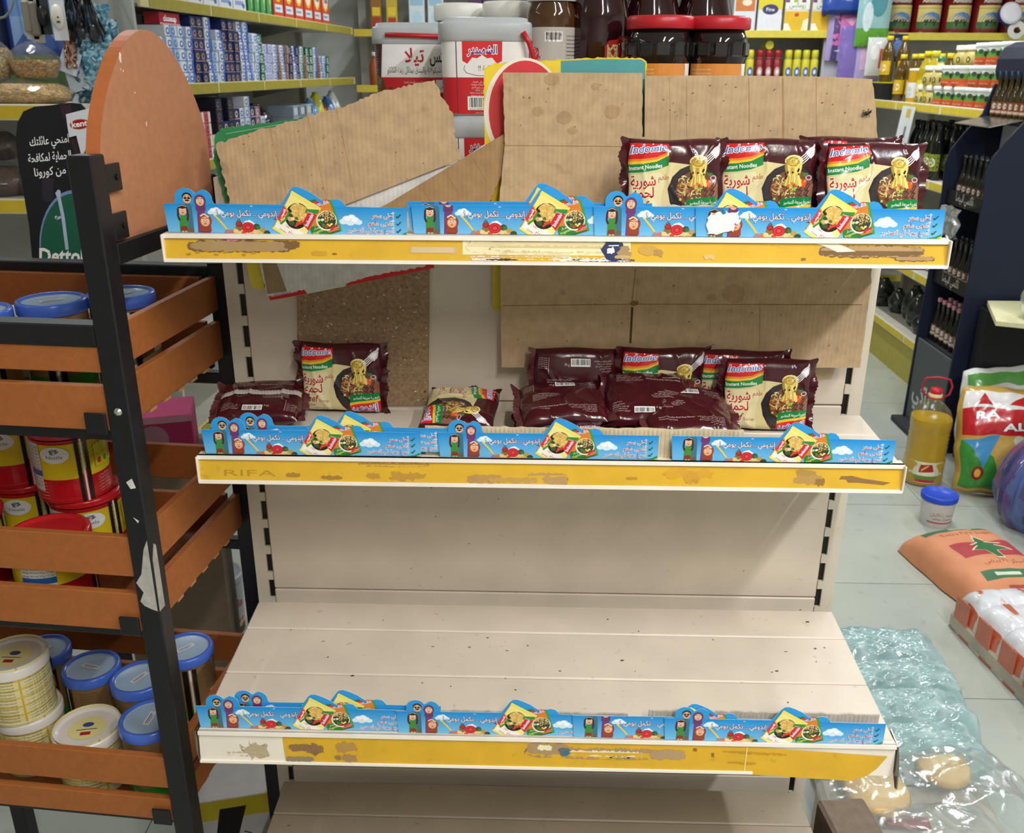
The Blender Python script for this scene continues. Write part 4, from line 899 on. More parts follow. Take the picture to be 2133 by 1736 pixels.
# ---- tins
def put(proto, px, py, zt, h, label, grp, rz=0, dy=0, dz=0):
    p = atZ(px, py, zt); return proto.put(TR((p.x, p.y+dy, zt-h+dz), rz), label, grp)
def lidded(R_, H, body, art, lid, lidin, name, lidart=None, rim='#c9c6c0', m='tin', lh=.020):
    def mk():
        mb = MB(); L = H-.014
        mb.lathe([(R_*.97, 0), (R_, .003), (R_, .006), (R_*.985, .008), (R_*.985, L-.006), (R_, L-.004), (R_, L)], body, 40, cols=[rim, rim, rim, body, rim, rim])
        if art: art(mb, R_*.985)
        o = mb.build(name, m); o['category'] = 'tin'
        l = MB().lathe([(R_*1.035, H-lh), (R_*1.04, H-.004), (R_*1.0, H), (R_*.9, H), (R_*.86, H-.004), (R_*.8, H-.0045), (0, H-.004)], lid, 40, cols=[lid]*4+[lidin]*2)
        if lidart: lidart(l, H-.0042)
        l.build('lid', 'gloss', o); return o
    return mk
def gold_art(mb, r):
    a = Art(); a.rect(-.16, .012, .16, .035, '#3a8c2c'); a.rect(-.03, .0, -.02, .13, '#1a1613'); a.rect(-.018, .0, -.014, .13, '#d9d4c8'); a.rect(-.012, .0, -.004, .13, '#1a1613')
    for k in range(9): a.text('milk based formula with iron for infants', .012, .122-k*.006, .0042, '#4a3822', w=.05)
    a.rect(.02, .055, .05, .066, '#e4e0d6'); a.text('1', .033, .057, .008, '#222')
    a.text('S26', -.135, .06, .05, '#3a3f8c', w=.075, sh=.2, out='#c9b98f', ow=.02); a.stroke([(-.15+.005*math.cos(t*.3), .04) for t in range(2)], .002, '#8a7a55')
    a.stroke([(-.1+.055*math.cos(t*.35), .075+.045*math.sin(t*.35)) for t in range(19)], .0018, '#8a7a52')
    for k in range(5): a.text('800 g formule de suite', .08, .115-k*.006, .0042, '#4a3822', w=.06)
    a.rect(.1, .05, .13, .068, '#d9d5cc'); a.barcode(.1, .05, .13, .068, 3)
    a.emit(mb, cylfn(r, a0=-1.0), cell=.012, h0=.0003)
def blue_lid(l, z):
    Art().rect(-.018, -.006, .018, .006, '#c9ccd0').stroke([(-.014, .0015), (.013, .0015)], .0016, '#444b55').stroke([(-.014, -.002), (.008, -.002)], .0014, '#5a616b').emit(l, lambda u, v, h: (u*.8-v*.6, u*.6+v*.8, z+h+.0004), h0=.0004)
GOLD = Proto(lidded(.05, .155, '#8b6c48', gold_art, '#4668c4', '#98adc4', 'formula_tin', blue_lid, '#a98d62'))
def yel_art(mb, r):
    a = Art(); a.rect(-.16, .0, .16, .040, '#b5161f')
    for k in range(6): a.text('milk powder fortified instant full cream', -.15, .006+k*.0055, .004, '#e7b9a8', w=.13); a.text('مجفف كامل الدسم سريع الذوبان', .14, .006+k*.0055, .0045, '#e7b9a8', al='R', w=.08)
    a.rect(-.075, .02, -.025, .10, '#c9c6c0'); a.rect(-.075, .045, -.025, .055, '#235a9c')
    for k in range(12): a.text('energy 500 kcal 24 g 1.2 mg', -.073, .092-k*.0058, .0042, '#55504a', w=.045) if not .044 < .092-k*.0058 < .056 else 0
    a.poly([(-.024, .04), (.03, .034), (.045, .06), (.045, .04)], '#b5161f'); a.ell(.0, .082, .022, .014, '#d9d9d9'); a.text('Nestle', 0, .076, .008, '#4a4a50', al='C', w=.024); a.blob(.0, .088, .007, .004, '#6a6a70', 2, 14)
    for k in range(4): a.text('حليب كامل الدسم', .075, .092-k*.007, .006, '#6a5c1a', al='R', w=.04)
    a.rect(.03, 0, .036, .105, '#1d1a18'); a.rect(.038, 0, .041, .105, '#d8d4cc'); a.rect(.043, 0, .049, .105, '#1d1a18')
    a.rect(.058, .05, .10, .09, '#c8bf2e'); a.stroke([(.06, .088), (.098, .088)], .002, '#1e6a3a'); [a.ell(.066+k*.013, .06, .004, .005, c) for k, c in enumerate(('#c0392b', '#2b8a3e', '#c98a2b'))]
    a.emit(mb, cylfn(r, a0=-.95), cell=.012, h0=.0003)
YEL = Proto(lidded(.056, .118, '#d6be22', yel_art, '#b31d22', '#a81a20', 'milk_powder_tin', None, '#b31d22', lh=.011))
YELF = Proto(lidded(.058, .105, '#d6be22', yel_art, '#c9272c', '#c42429', 'milk_powder_tin', lambda l, z: Art().text('Nestle', 0, -.005, .015, '#b51f26', al='C').emit(l, lambda u, v, h: (u, v, z+h), h0=.0005), '#c9b52a'))
def cream_art(mb, r):
    a = Art(); a.rect(-.17, .0, .17, .13, '#d9cf9a')
    for x in (-.14, -.07, .0, .07): a.rect(x, 0, x+.003, .13, '#c9a836')
    for k in range(6): a.rect(-.135, .118-k*.019, .13, .121-k*.019, '#cdb043')
    for k in range(16): a.text('nutrition information per 100 g infant cereal wheat milk', -.062, .114-k*.0068, .0046, '#57523e', w=.055); a.text('اغذية الاطفال قمح و حليب', .064, .114-k*.0068, .0046, '#57523e', al='R', w=.055)
    for k in range(7): a.stroke([(-.13, .05-k*.007), (-.075, .05-k*.007)], .0008, '#7c7558'); a.stroke([(-.13+k*.009, .05), (-.13+k*.009, .006)], .0008, '#7c7558')
    a.ell(.105, .08, .026, .024, '#24418f', 20); a.stroke([(.092, .08), (.118, .08)], .004, '#e8ecf4'); a.poly([(.075, .02), (.15, .02), (.15, .05), (.09, .045)], '#e0b62a')
    a.emit(mb, cylfn(r, a0=-1.0), cell=.012, h0=.0003)
def cream_lid(l, z):
    a = Art(); a.ell(0, 0, .029, .029, '#d6c98a', 24); a.ell(0, .008, .009, .006, '#3a4a78', 14); a.rect(-.008, -.018, .008, -.010, '#a02430'); a.stroke([(-.016, -.004), (.016, -.004)], .002, '#4a4638'); a.emit(l, lambda u, v, h: (u, v, z+h), h0=.0005)
CRM_ = Proto(lidded(.052, .125, '#d8c98a', cream_art, '#d8d2cc', '#cfc8bf', 'cereal_tin', cream_lid, '#d9d2a0'))
G1, G2, G3, G4 = 'blue lidded tins in the top bin', 'red and yellow milk tins in the middle bin', 'blue lidded tins in the lowest bin', 'cream cereal tins in the lowest bin'
def gold(x, y, z, rz, lab, g, k=.87): return GOLD.put(TR((x, y, z), rz, s=(.93, .93, k)), lab, g)
gold(-.634, -.10, 1.1705, .3, 'blue lidded gold tin right of the black post in the top bin', G1)
gold(-.716, -.145, 1.1705, .1, 'blue lidded gold tin left of the black post in the top bin', G1)
gold(-.756, -.236+.018, 1.1705, .6, 'blue lidded gold tin cut by the left photo edge in the top bin', G1) if 0 else gold(-.79, -.212, 1.1705, .6, 'blue lidded gold tin cut by the left photo edge in the top bin', G1)
def bottle_dark():
    mb = MB(); mb.lathe([(.03, 0), (.034, .004), (.034, .14), (.03, .165), (.024, .185), (.022, .2), (.014, .215), (.014, .235), (.016, .237), (.016, .25), (0, .252)], '#121216', 26, cols=['#1a2f66' if k < 2 else '#121216' for k in range(10)]); return mb
tag(bottle_dark().build('bottle', 'jar', T=TR((-.868, -.155, 1.1705))), 'black glossy bottle at the left photo edge in the top bin', 'bottle')
tag(MB().box((0, 0, .05), (.06, .05, .11), '#a9cfd8', b=.006).build('carton_pack', 'paper', T=TR((-.79, -.075, 1.1705), .4)), 'pale blue pack behind the blue lidded tins of the top bin', 'pack')
zf = .857
def yel(x, y, z, rz, lab, pr=YEL): return pr.put(TR((x, y, z), rz), lab, G2)
yel(-.752, -.080, zf, -.1, 'lower milk tin of the stack nearest the black post'); yel(-.761, -.086, zf+.1185, -.55, 'upper milk tin of the stack nearest the black post')
yel(-.874, -.030, zf, -.5, 'lower milk tin of the second stack from the black post'); yel(-.880, -.036, zf+.1185, -.45, 'upper milk tin of the second stack from the black post')
yel(-.905, -.165, zf, .5, 'milk tin at the left photo edge in the middle bin'); yel(-.752, -.203, zf, .35, 'milk tin with a bright red lid at the front of the middle bin', YELF)
yel(-1.0, -.06, zf, .9, 'milk tin standing leftmost at the back of the middle bin')
zb3 = .502
gold(-.79, -.09, zb3, -.9, 'blue lidded tin with big lettering, at the back centre of the lowest bin', G3)
gold(-.645, -.030, zb3, .2, 'blue lidded tin at the back right of the lowest bin', G3)
gold(-.693, -.118, zb3, .5, 'blue lidded tin half behind the black post in the lowest bin', G3)
gold(-.634, -.222, zb3, .9, 'blue lidded tin at the front right of the lowest bin', G3)
gold(-.90, -.045, zb3, .4, 'blue lidded tin behind the cream stack in the lowest bin', G3)
for x, y, lv, rz, lab in ((-.745, -.2125, 0, .2, 'cream tin with a white lid at the front of the lowest bin'), (-.868, -.165, 0, .4, 'lower cream tin of the stack at left of the lowest bin'), (-.872, -.169, 1, .0, 'upper cream tin of the stack at left of the lowest bin')):
    CRM_.put(TR((x, y, zb3+lv*.106), rz, s=(1, 1, .84)), lab, G4)
def grn(mb, r): Art().rect(-.1, .01, .1, .05, '#1f6b35').emit(mb, cylfn(r), cell=.012, h0=.0003)
Proto(lidded(.045, .07, '#cfcabb', grn, '#d8d4c8', '#cfcabb', 'milk_powder_tin')).put(TR((-.985, -.20, zb3), .3), 'small green and white tin at the front left of the lowest bin', 'green tin in the lowest bin')
# ---- black sign board with cut-out shape leaning behind the rack
Ys = .36
def sy(*pts): return px2(pts, Ys)
q = sy((72, 560), (64, 470), (52, 400), (40, 330), (36, 290), (40, 255), (52, 232), (75, 222), (110, 219), (150, 214), (172, 216), (190, 235), (196, 280), (200, 400), (205, 560))
sg = thing('sign_board', 'black shaped sign board with white lettering behind the terracotta rack', 'sign')
mb = MB().prism(q, 0, .006, '#14141c', YT(Ys), '#8b8f98')
a = Art(); a.poly([(124, 222), (146, 216), (172, 330), (160, 330)], '#3a1e2c'); a.blob(100, 395, 12, 26, '#2a2634', 3, 20, .2); a.ell(153, 508, 71, 112, '#7d93c4', 40); a.ell(153, 510, 68, 107, '#17604a', 40)
a.stroke([(118, 400), (123, 412), (131, 450), (140, 520)], 7, '#b9c8e4'); a.ell(122, 404, 5, 9, '#b9c8e4', 12); a.stroke([(116, 450), (118, 456), (127, 452)], 5, '#b9c8e4')
for t, x, y, w in (('امنحي عائلتك', 144, 296, 82), ('الحماية لمكافحة', 149, 330, 90), ('من كورونا', 138, 361, 66)): a.text(t, x, y, -24, '#fff', al='R', w=w, bold=.015, rot=-.10)
a.text('Dettol', 82, 548, -44, '#fff', w=92, bold=.03)
a.emit(mb, lambda u, v, h: (lambda p: (p.x, Ys-.006-h, p.z))(atY(u, v, Ys-.006)), clip=[(0, 1, 560)])
mb.build('board', 'flat', sg)
MB().box((q[0][0]+.04, Ys-.003, .62), (.05, .006, 1.26), '#15151b').build('foot_post', 'flat', sg)
pk_ = px2([(139, 238), (190, 225), (186, 300), (172, 326), (161, 282), (146, 286)], .350)
mb = MB().prism(pk_, 0, .004, '#dfe6ee', YT(.350))
a = Art(); a.ell(166, 259, 21, 11, '#b6963c', 24, -.1); a.ell(166, 259, 19.5, 9.6, '#a5141c', 24, -.1); a.text('kent', 150, 266, -17, '#fff', w=33, rot=-.14, bold=.03)
a.emit(mb, lambda u, v, h: (lambda p: (p.x, .346-h, p.z))(atY(u, v, .346)))
mb.tube([atY(162, 240, .3465), atY(161, 228, .350), atY(160, 221, .3535)], .0007, '#222', 5)
tag(mb.build('hang_tag', 'paper'), 'white card tag with a red oval emblem hanging beside the terracotta head board', 'tag')
# ---- things on the floor behind the rack and between rack and shelving
def tub(R_, H, body, lid, lab, loc, art=None, name='plastic_tub', cat='tub', m='satin', ml='frost', rz=0, grp=None):
    t = thing(name, lab, cat, loc, rz, grp); mb = MB().lathe([(R_*.86, 0), (R_*.88, .003), (R_, H-.012), (R_, H-.01)], body, 36)
    if art: art(mb, R_)
    mb.build('body', m, t); MB().lathe([(R_*1.06, H-.022), (R_*1.07, H-.003), (R_*1.02, H), (R_*.94, H), (R_*.9, H-.006), (0, H-.006)], lid, 36).build('lid', ml, t); return t
def nut(mb, r):
    a = Art(); a.rect(-.12, .0, .12, .055, '#3a1c14'); a.blob(-.02, .05, .05, .02, '#5a2c1c', 1, 26); a.blob(.05, .045, .03, .016, '#c9a27a', 2, 20); a.text('nutella', 0, .095, .04, '#8a1f26', al='C', w=.13, bold=.02); a.text('hazelnut spread with cocoa', 0, .08, .008, '#6a6460', al='C', w=.08); a.emit(mb, cylfn(r, rf=lambda v: r*(.88+.12*v/.2)), cell=.015, h0=.0005)
tub(.068, .20, '#9a9a9e', '#b9b6c0', 'grey spread tub with a pinkish lid, farther of two behind the rack', (-.96, .97, 0), nut, rz=.6); tub(.068, .185, '#8f8f94', '#b4b0bc', 'grey spread tub with clear wrapped lid, nearer of two behind the rack', (-1.02, .79, 0), nut, rz=.7)
def carton(loc, d, col, lab, rz=0, art=None, name='carton_box', cat='box', m='flat'):
    mb = MB().box((0, 0, d[2]/2), d, col, b=.003)
    if art: a = Art(); art(a, d); a.emit(mb, lambda u, v, h: (u, -d[1]/2-h, v), h0=.0004)
    return tag(mb.build(name, m, T=TR(loc, rz)), lab, cat)
# ================================================================ FLOOR GOODS ON THE RIGHT
gj = atZ(1918, 1000, 0)
def jug():
    t = thing('oil_jug', 'large clear jug of yellow cooking oil with a red cap and handle on the floor', 'oil jug', (gj.x, gj.y, 0), -.25)
    pr = [(.070, 0), (.078, .006), (.080, .03), (.078, .06), (.080, .10), (.079, .108)]
    for k in range(7): z = .125+k*.018; pr += [(.0745, z-.004), (.0785, z+.006)]
    pr += [(.080, .265), (.079, .285), (.066, .318), (.040, .345), (.024, .358), (.022, .372)]
    MB().lathe(pr, '#e9e2a8', 32, sq=2.6).build('bottle_body', 'wrap', t)
    MB().lathe([(max(0, r-.0025), max(.003, z)) for r, z in pr if z < .30], '#e6b410', 32, sq=2.6).build('oil', 'oil', t)
    m = MB(); a = Art(); a.rect(-.07, .02, .07, .112, '#ece5c8'); a.rect(-.07, .035, .07, .052, '#5f8f2e'); a.rect(-.07, .022, .07, .035, '#b3242a'); a.poly([(-.03, .065), (.03, .072), (.02, .105), (-.025, .1)], '#a8232a'); a.poly([(-.02, .07), (.012, .1), (.004, .1), (-.02, .08)], '#e9c24a'); None; a.emit(m, cylfn(.0815, a0=-PI/2), cell=.012); m.build('label', 'paper', t)
    MB().lathe([(.021, .362), (.026, .364), (.026, .385), (.021, .388)], '#e8d9a0', 24).lathe([(.023, .388), (.024, .39), (.023, .408), (0, .409)], '#c7202c', 24).build('cap', 'satin', t)
    m = MB(); m.tube([(.055*math.cos(a), .045*math.sin(a)*.6, .378+.052*max(0, math.sin(a*1.0))*0+.0) for a in [0]], .004, '#c7202c') if 0 else None
    m.tube([(-.027, 0, .370), (-.05, 0, .385), (-.056, 0, .42), (-.045, 0, .448), (0, 0, .455), (.045, 0, .448), (.056, 0, .42), (.05, 0, .385), (.027, 0, .370)], .0042, '#b92030', 8); m.tube([(.027*math.cos(k*PI/10), .027*math.sin(k*PI/10), .370) for k in range(20)], .004, '#b92030', 6, closed=True); m.build('handle', 'satin', t)
jug()
# soft sack helper: closed pillow with wrinkles
def sack(name, lab, cat, T, w, d, h, col, art=None, m='fabric', seed=1, nu=46, nv=36, wr=.012, px=.5, ar_sc=1, grp=None, under='#9a8f82', asp=4):
    def top(u, v, hh=0):
        x, y = (u-.5)*w, (v-.5)*d; ex, ey = abs(2*u-1), abs(2*v-1)
        k = max(0, 1-ex**asp)**px*max(0, 1-ey**asp)**px
        p = Vector((x*9+seed, y*9, seed*2.3)); n_ = noise.noise(p)*wr+abs(noise.noise(p*2.3))*wr*.8*(ex**2+ey**2)*.7
        return (x*(1-.06*ey**3)+noise.noise(p*1.3)*wr*.6, y*(1-.05*ex**3)+noise.noise(p*1.7+Vector((3, 0, 0)))*wr*.6, .004+(h+n_)*k+hh+.0)
    mb = MB(); mb.grid(top, nu, nv, col, tri=True); mb.grid(lambda u, v: (lambda q: (q[0], q[1], max(0, .15*q[2]*(1 if 0 else 0))))(top(u, v)), nu, nv, under, flip=True)
    if art:
        q = Art()
        for P, c in art.L: q.L.append(([[(x/w+.5, y/d+.5) for x, y in p] for p in P], c))
        emit_grid(q, mb, top, nu, nv, .0003, 4e-6, (0, 0, 1), [(1, 0, .97), (-1, 0, -.03), (0, 1, .97), (0, -1, -.03)])
    o = mb.build(name, m, T=T); return tag(o, lab, cat, grp)
# orange woven sack with a cedar emblem
a = Art(); w, d = .30, .42
for y0, y1, c in ((.145, .185, '#3d6b48'), (-.165, -.125, '#3d6b48'), (-.045, .045, '#a8383f')): a.rect(-.12 if y0 > 0 else -.10, y0, .15, y1, c)
tree = [(0, .085), (.02, .05), (.012, .045), (.055, .02), (.03, .018), (.07, -.015), (.02, -.012), (.012, -.06), (-.012, -.06), (-.02, -.012), (-.07, -.015), (-.03, .018), (-.055, .02), (-.012, .045), (-.02, .05)]
a.poly([(x*1.12+.02, y*1.1) for x, y in tree], '#ead9b4'); a.poly([(x+.02, y) for x, y in tree], '#2f6b3c')
a.text('Extra Pure Sugar', .015, .105, .028, '#8a4a30', al='C', w=.19); a.text('السكر الأبيض', .02, -.092, .03, '#a8483a', al='C', w=.16); a.stroke([(-.02, .165), (.07, .165)], .012, '#c9d4bc'); a.stroke([(-.06, -.145), (.03, -.147)], .014, '#c9d4bc'); a.stroke([(-.04, -.195), (.06, -.197)], .012, '#a8483a')
p1 = (atZ(1900, 1085, .07)+atZ(2133, 1130, .07)+atZ(1960, 1270, .03)+atZ(2180, 1250, .03))/4
sack('sugar_sack', 'orange woven sack with a green cedar tree and red band lying on the floor', 'sack', TR((p1.x+.005, p1.y+.005, 0), .20), .345, .46, .11, '#d08a62', a, seed=3, wr=.012)
# wrapped bale of tissue packs
def wrapped_block(name, lab, cat, T, w, d, h, nx, ny, topc, sidec, stripe, grp=None):
    t = thing(name, lab, cat, T=T); mb = MB(); rr = random.Random(4)
    def blk(u, v, top=True):
        x, y = (u-.5)*w, (v-.5)*d; fx, fy = abs(math.sin(PI*u*nx)), abs(math.sin(PI*v*ny)); ex, ey = abs(2*u-1), abs(2*v-1)
        z = h*max(0, 1-ex**14)**.4*max(0, 1-ey**14)**.4-(1-fx**.3)*.010-(1-fy**.3)*.010+noise.noise(Vector((x*20, y*20, 3)))*.006
        return (x+noise.noise(Vector((x*12, y*12, 7)))*.006, y+noise.noise(Vector((x*12, y*12, 9)))*.006, max(.002, z))
    def colr(u, v):
        k = noise.noise(Vector((u*14, v*9, 2))); e = min(u, 1-u, v, 1-v)
        if e < .028: return sidec if (int((u if v in (0, 1) else v)*ny*2)) % 2 else stripe
        return topc if k < .34 else stripe if k > .5 else '#d4d0ce'
    mb.grid(blk, 70, 60, lambda u, v: hx(colr(u, v))); mb.add([(-w/2, -d/2, .002), (w/2, -d/2, .002), (w/2, d/2, .002), (-w/2, d/2, .002)], [(3, 2, 1, 0)], '#bbb'); mb.build('tissue_packs', 'bale', t)
    mb = MB()
    mb.box((0, 0, .03), (w*1.01, d*1.01, .06), '#b5aa98', b=.012); mb.build('bottom_wrap', 'bale', t)
    for x, y, ww, dd in ((0, -d/2-.001, w, .004), (-w/2-.001, 0, .004, d)):
        n = nx if ww > dd else ny
        for k in range(n):
            f = (k+.5)/n-.5
            mb = MB()
            if ww > dd: mb.box((f*w, y, h*.56), (w/n*.6, .004, h*.5), stripe, b=.0015)
            else: mb.box((x, f*d, h*.56), (.004, d/n*.6, h*.5), stripe, b=.0015)
            mb.build('pack_stripe', 'bale', t)
    return t
p2 = atZ(2000, 1215, .13)
wrapped_block('tissue_bale', 'clear wrapped bale of white and orange tissue packs in front of the orange sack', 'bale', TR((p2.x+.225, p2.y-.235, 0), .12), .46, .46, .15, 4, 4, '#dfe0e4', '#cfc7bf', '#c8694a')
# stack of teal film-wrapped packs on the floor right of the shelving
def film_pack(lab, T, w, d, h, col, seed, grp=None):
    mb = MB()
    def fn(u, v):
        x, y = (u-.5)*w, (v-.5)*d; ex, ey = abs(2*u-1), abs(2*v-1); k = max(0, 1-ex**6)**.45*max(0, 1-ey**6)**.45
        p = Vector((x*14+seed*5, y*26, seed)); r = (1-abs(noise.noise(p))*2)*.007+noise.noise(p*2.6)*.005+(1-abs(noise.noise(p*1.7+Vector((9, 2, 1))))*2.4)*.005+(1-abs(noise.noise(Vector((x*30+seed, y*70, seed*2.))))*2)*.003
        return (x+noise.noise(p*.7)*.016*ex, y+noise.noise(p*.7+Vector((4, 4, 4)))*.016*ey, (h+r)*k+.002)
    c1, c2, c3 = hx(col), hx('#dfe9ea'), hx('#8fb0b0')
    def cc(u, v):
        k = noise.noise(Vector((u*w*30+seed, v*d*44, 1))); return tuple(c1[i]*(1-max(0, k)*.5)+c2[i]*max(0, k)*.5 for i in range(3))
    mb.grid(fn, 130, 90, cc); mb.grid(lambda u, v: (lambda q: (q[0], q[1], .001))(fn(u, v)), 16, 12, col, flip=True)
    return tag(mb.build('film_wrapped_pack', 'bale', T=T), lab, 'wrapped pack', 'teal film wrapped packs stacked on the floor')
for k, (px, py, z, w, d, lab) in enumerate(((1850, 1330, .225, .30, .150, 'teal film wrapped pack farthest back of the row beside the shelving'), (1872, 1395, .235, .33, .145, 'teal film wrapped pack second from the back of the row'), (1892, 1462, .24, .345, .14, 'teal film wrapped pack third from the back of the row'), (1905, 1530, .235, .35, .115, 'teal film wrapped pack nearest to the front of the row, by the clear bag'))):
    p = atZ(px, py, z); film_pack(lab, TR((p.x-.01, p.y, z-.0935), -.03+.05*k), w, d, .085, '#93b0b0', k+1)
pc = atZ(1872, 1440, .15)
mb = MB().box((0, 0, .067), (.26, .44, .128), '#8a8078', b=.01); tag(mb.build('carton_box', 'flat', T=TR((pc.x-.01, pc.y+.02, 0), .05)), 'grey carton carrying the teal film wrapped packs on the floor', 'box')
# grey cardboard side of the box beside the base shelf
gb = (atZ(1700, 1736, .30), atZ(1690, 1640, .30))
mb = MB().box((0, 0, .1725), (.09, .24, .345), '#77695c', b=.006); mb.tube([(-.03, -.122, .33), (-.02, -.123, .2), (.0, -.122, .05)], .001, '#6b6056', 5)
tag(mb.build('carton_box', 'card', T=TR((.572, -.17, 0), .10)), 'dusty grey carton standing right beside the base of the shelving', 'box')
# clear bag of round breads in front of the packs
def clear_bag(lab, T, w, d, h, seed, nm='plastic_bag', m='film', col='#eef4f2', cat='plastic bag'):
    mb = MB()
    def fn(u, v):
        x, y = (u-.5)*w, (v-.5)*d; ex, ey = abs(2*u-1), abs(2*v-1); k = max(0, 1-ex**4)**.5*max(0, 1-ey**4)**.5
        p = Vector((x*9+seed*5, y*13, seed)); r = (1-abs(noise.noise(p))*2)*.018+noise.noise(p*2.3)*.012
        return (x+noise.noise(p*.6)*.04*ex, y+noise.noise(p*.6+Vector((4, 4, 4)))*.04*ey, max(.001, (h+r)*k))
    mb.grid(fn, 64, 52, col); return tag(mb.build(nm, m, T=T), lab, cat)
def bread(lab, T, r, col='#d8a660'):
    mb = MB(); mb.lathe([(0, 0), (r*.8, .004), (r, .016), (r*.9, .028), (r*.5, .036), (0, .038)], col, 30, cols=['#c99a5c', '#c99a5c', col, '#e0b878', '#e6c48a']); return tag(mb.build('flat_bread', 'flat', T=T), lab, 'bread', 'round breads inside the clear bag')
zb = .15
def at(px, py, z, dx=0, dy=0, dz=0): q = atZ(px, py, z); return (q.x+dx, q.y+dy, z+dz)
q = at(1900, 1690, zb); mb = MB().box((0, 0, zb/2-.003), (.36, .22, zb-.008), '#b9aea2', b=.01); tag(mb.build('carton_box', 'flat', T=TR((q[0], q[1]-.02, 0), -.08)), 'pale carton under the clear bags at the lower right', 'box')
bread('round bread at the right inside the clear bag', TR(at(1960, 1610, zb+.03), 0, .12), .058)
bread('round bread at the left inside the clear bag', TR(at(1822, 1660, zb+.02), .4, .08), .070, '#dcae70')
clear_bag('big crinkled clear plastic bag holding round breads at the lower right', TR(at(1905, 1640, zb, 0, -.01, .002), -.1), .42, .23, .070, 3)
clear_bag('empty folded clear plastic bag at the right of the bread bag', TR(at(2055, 1650, .12, .01, 0, -.118), .5), .17, .22, .16, 8)
clear_bag('clear plastic bag at the bottom right photo edge, red print showing', TR(at(1925, 1745, zb, .0, -.02, .002), .1), .30, .13, .05, 11)
mb = MB().box((0, 0, .008), (.09, .03, .012), '#8a2530', b=.003); tag(mb.build('red_pack', 'paper', T=TR(at(1890, 1708, zb+.02, 0, 0, -.014), -.1)), 'small dark red pack inside the front clear bag', 'pack')
# colourful foil bag, blue bag, tub and toilet roll by the navy stand
a = Art(); a.rect(-.14, .02, .14, .13, '#c41f26'); a.text('RA', -.055, .085, .045, '#fff', al='C', w=.08, bold=.03, out='#8a1218', rot=.1); a.text('AL', .05, .04, .045, '#fff', al='C', w=.08, bold=.03, out='#8a1218', rot=.1); a.poly([(-.14, -.2), (0, -.2), (-.02, -.06), (-.14, .0)], '#3a8a34'); a.poly([(-.14, .0), (-.1, -.03), (-.06, -.12), (-.02, -.02), (0, .02)], '#4a93c8'); a.poly([(.02, -.16), (.13, -.15), (.12, -.04), (.04, -.03)], '#b99a78'); a.ell(.06, .0, .02, .02, '#d8d4b8', 14); a.ell(-.08, -.14, .026, .03, '#7a2420', 14); a.ell(-.08, -.14, .014, .018, '#d9a23a', 12); a.rect(-.14, .13, .14, .2, '#e9e6e4'); a.poly([(-.1, .14), (-.04, .14), (-.07, .19)], '#c41f26'); a.poly([(.02, .15), (.1, .14), (.08, .19)], '#c41f26')
q = atZ(2010, 1030, .0)
sack('pasta_bag', 'shiny gold pasta bag with red and white lettering leaning behind the blue tub', 'food bag', Matrix.Translation((q.x+.10, q.y+.0, .01)) @ Matrix.Rotation(-.18, 4, 'Z') @ Matrix.Rotation(1.22, 4, 'X') @ Matrix.Translation((0, .21, 0)), .30, .44, .085, '#c8a250', a, 'foil', 6, wr=.020)
q2 = atZ(2110, 1000, .1)
sack('rice_bag', 'white bag with red patches and a green edge lying behind the pasta bag', 'food bag', Matrix.Translation((q2.x+.10, 2.27, .01)) @ Matrix.Rotation(.10, 4, 'Z') @ Matrix.Rotation(1.42, 4, 'X') @ Matrix.Translation((0, .22, 0)), .40, .44, .07, '#dcdcda', Art().rect(-.2, -.05, .2, .0, '#b8242a').rect(-.2, .16, .2, .21, '#5a9a4a').poly([(-.05, .04), (.05, .04), (0, .12)], '#b8242a').poly([(.08, .05), (.16, .04), (.12, .11)], '#c9b896'), 'foil', 9, wr=.02)
mb = MB(); q3 = atZ(2105, 960, .1); mb.ball((0, 0, .07), (.09, .06, .035), '#86c4ae', 24, 14, wob=.5, seed=4); mb.tube([(-.02, -.05, .06), (.05, -.06, .05), (.12, -.03, .055)], [.02, .03, .012], '#98d2bc', 10)
tag(mb.build('plastic_bag', 'bale', T=TR((q3.x+.10, q3.y+.02, .22), .2)), 'small pale green plastic bag lying on top of the pasta bag', 'plastic bag')
def striped_bag():
    mb = MB(); cols = ['#3f4a80', '#6a4468', '#4a5f98', '#8a5070', '#38446e', '#5a4a80', '#50649c', '#44507e']
    def fn(u, v):
        a_ = 2*PI*u; t = v; r = .195*math.sin(PI*min(.93, .2+t*.95))**.6 if t < .77 else .075-.05*math.sin(PI*(t-.77)/.23)+.02*(t-.77)/.23
        r = max(.004, r)*(1+.16*noise.noise(Vector((math.cos(a_)*1.6, math.sin(a_)*1.6, t*2.5)))+.07*(1-abs(noise.noise(Vector((math.cos(a_)*7, math.sin(a_)*7, t*1.5))))*3))
        return (r*math.cos(a_), r*.85*math.sin(a_), .47*t)
    def cc(u, v): return hx(cols[int((u+v*.10+.03*noise.noise(Vector((u*9, v*6, 2))))*26) % 8])
    mb.grid(fn, 150, 50, cc); return mb
q = atZ(2100, 1100, 0); tag(striped_bag().build('plastic_bag', 'bale', T=TR((q.x+.155, q.y+.04, 0), .3)), 'blue and red striped plastic bag of goods standing behind the orange sack', 'plastic bag')
q = atZ(1975, 1108, 0); tub(.062, .125, '#c9c9c6', '#1f49c0', 'round white tub with a bright blue lid in front of the pasta bag', (q.x-.02, q.y+.075, 0), lambda mb, r: Art().text('منتجات الألبان', 0, .05, .018, '#9a4a4a', al='C', w=.10).text('white cheese', 0, .035, .012, '#9a4a4a', al='C', w=.08).rect(-.06, .02, .06, .026, '#b05050').emit(mb, cylfn(r, rf=lambda v: r*(.88+.12*v/.125)), cell=.012, h0=.0005), ml='satin')
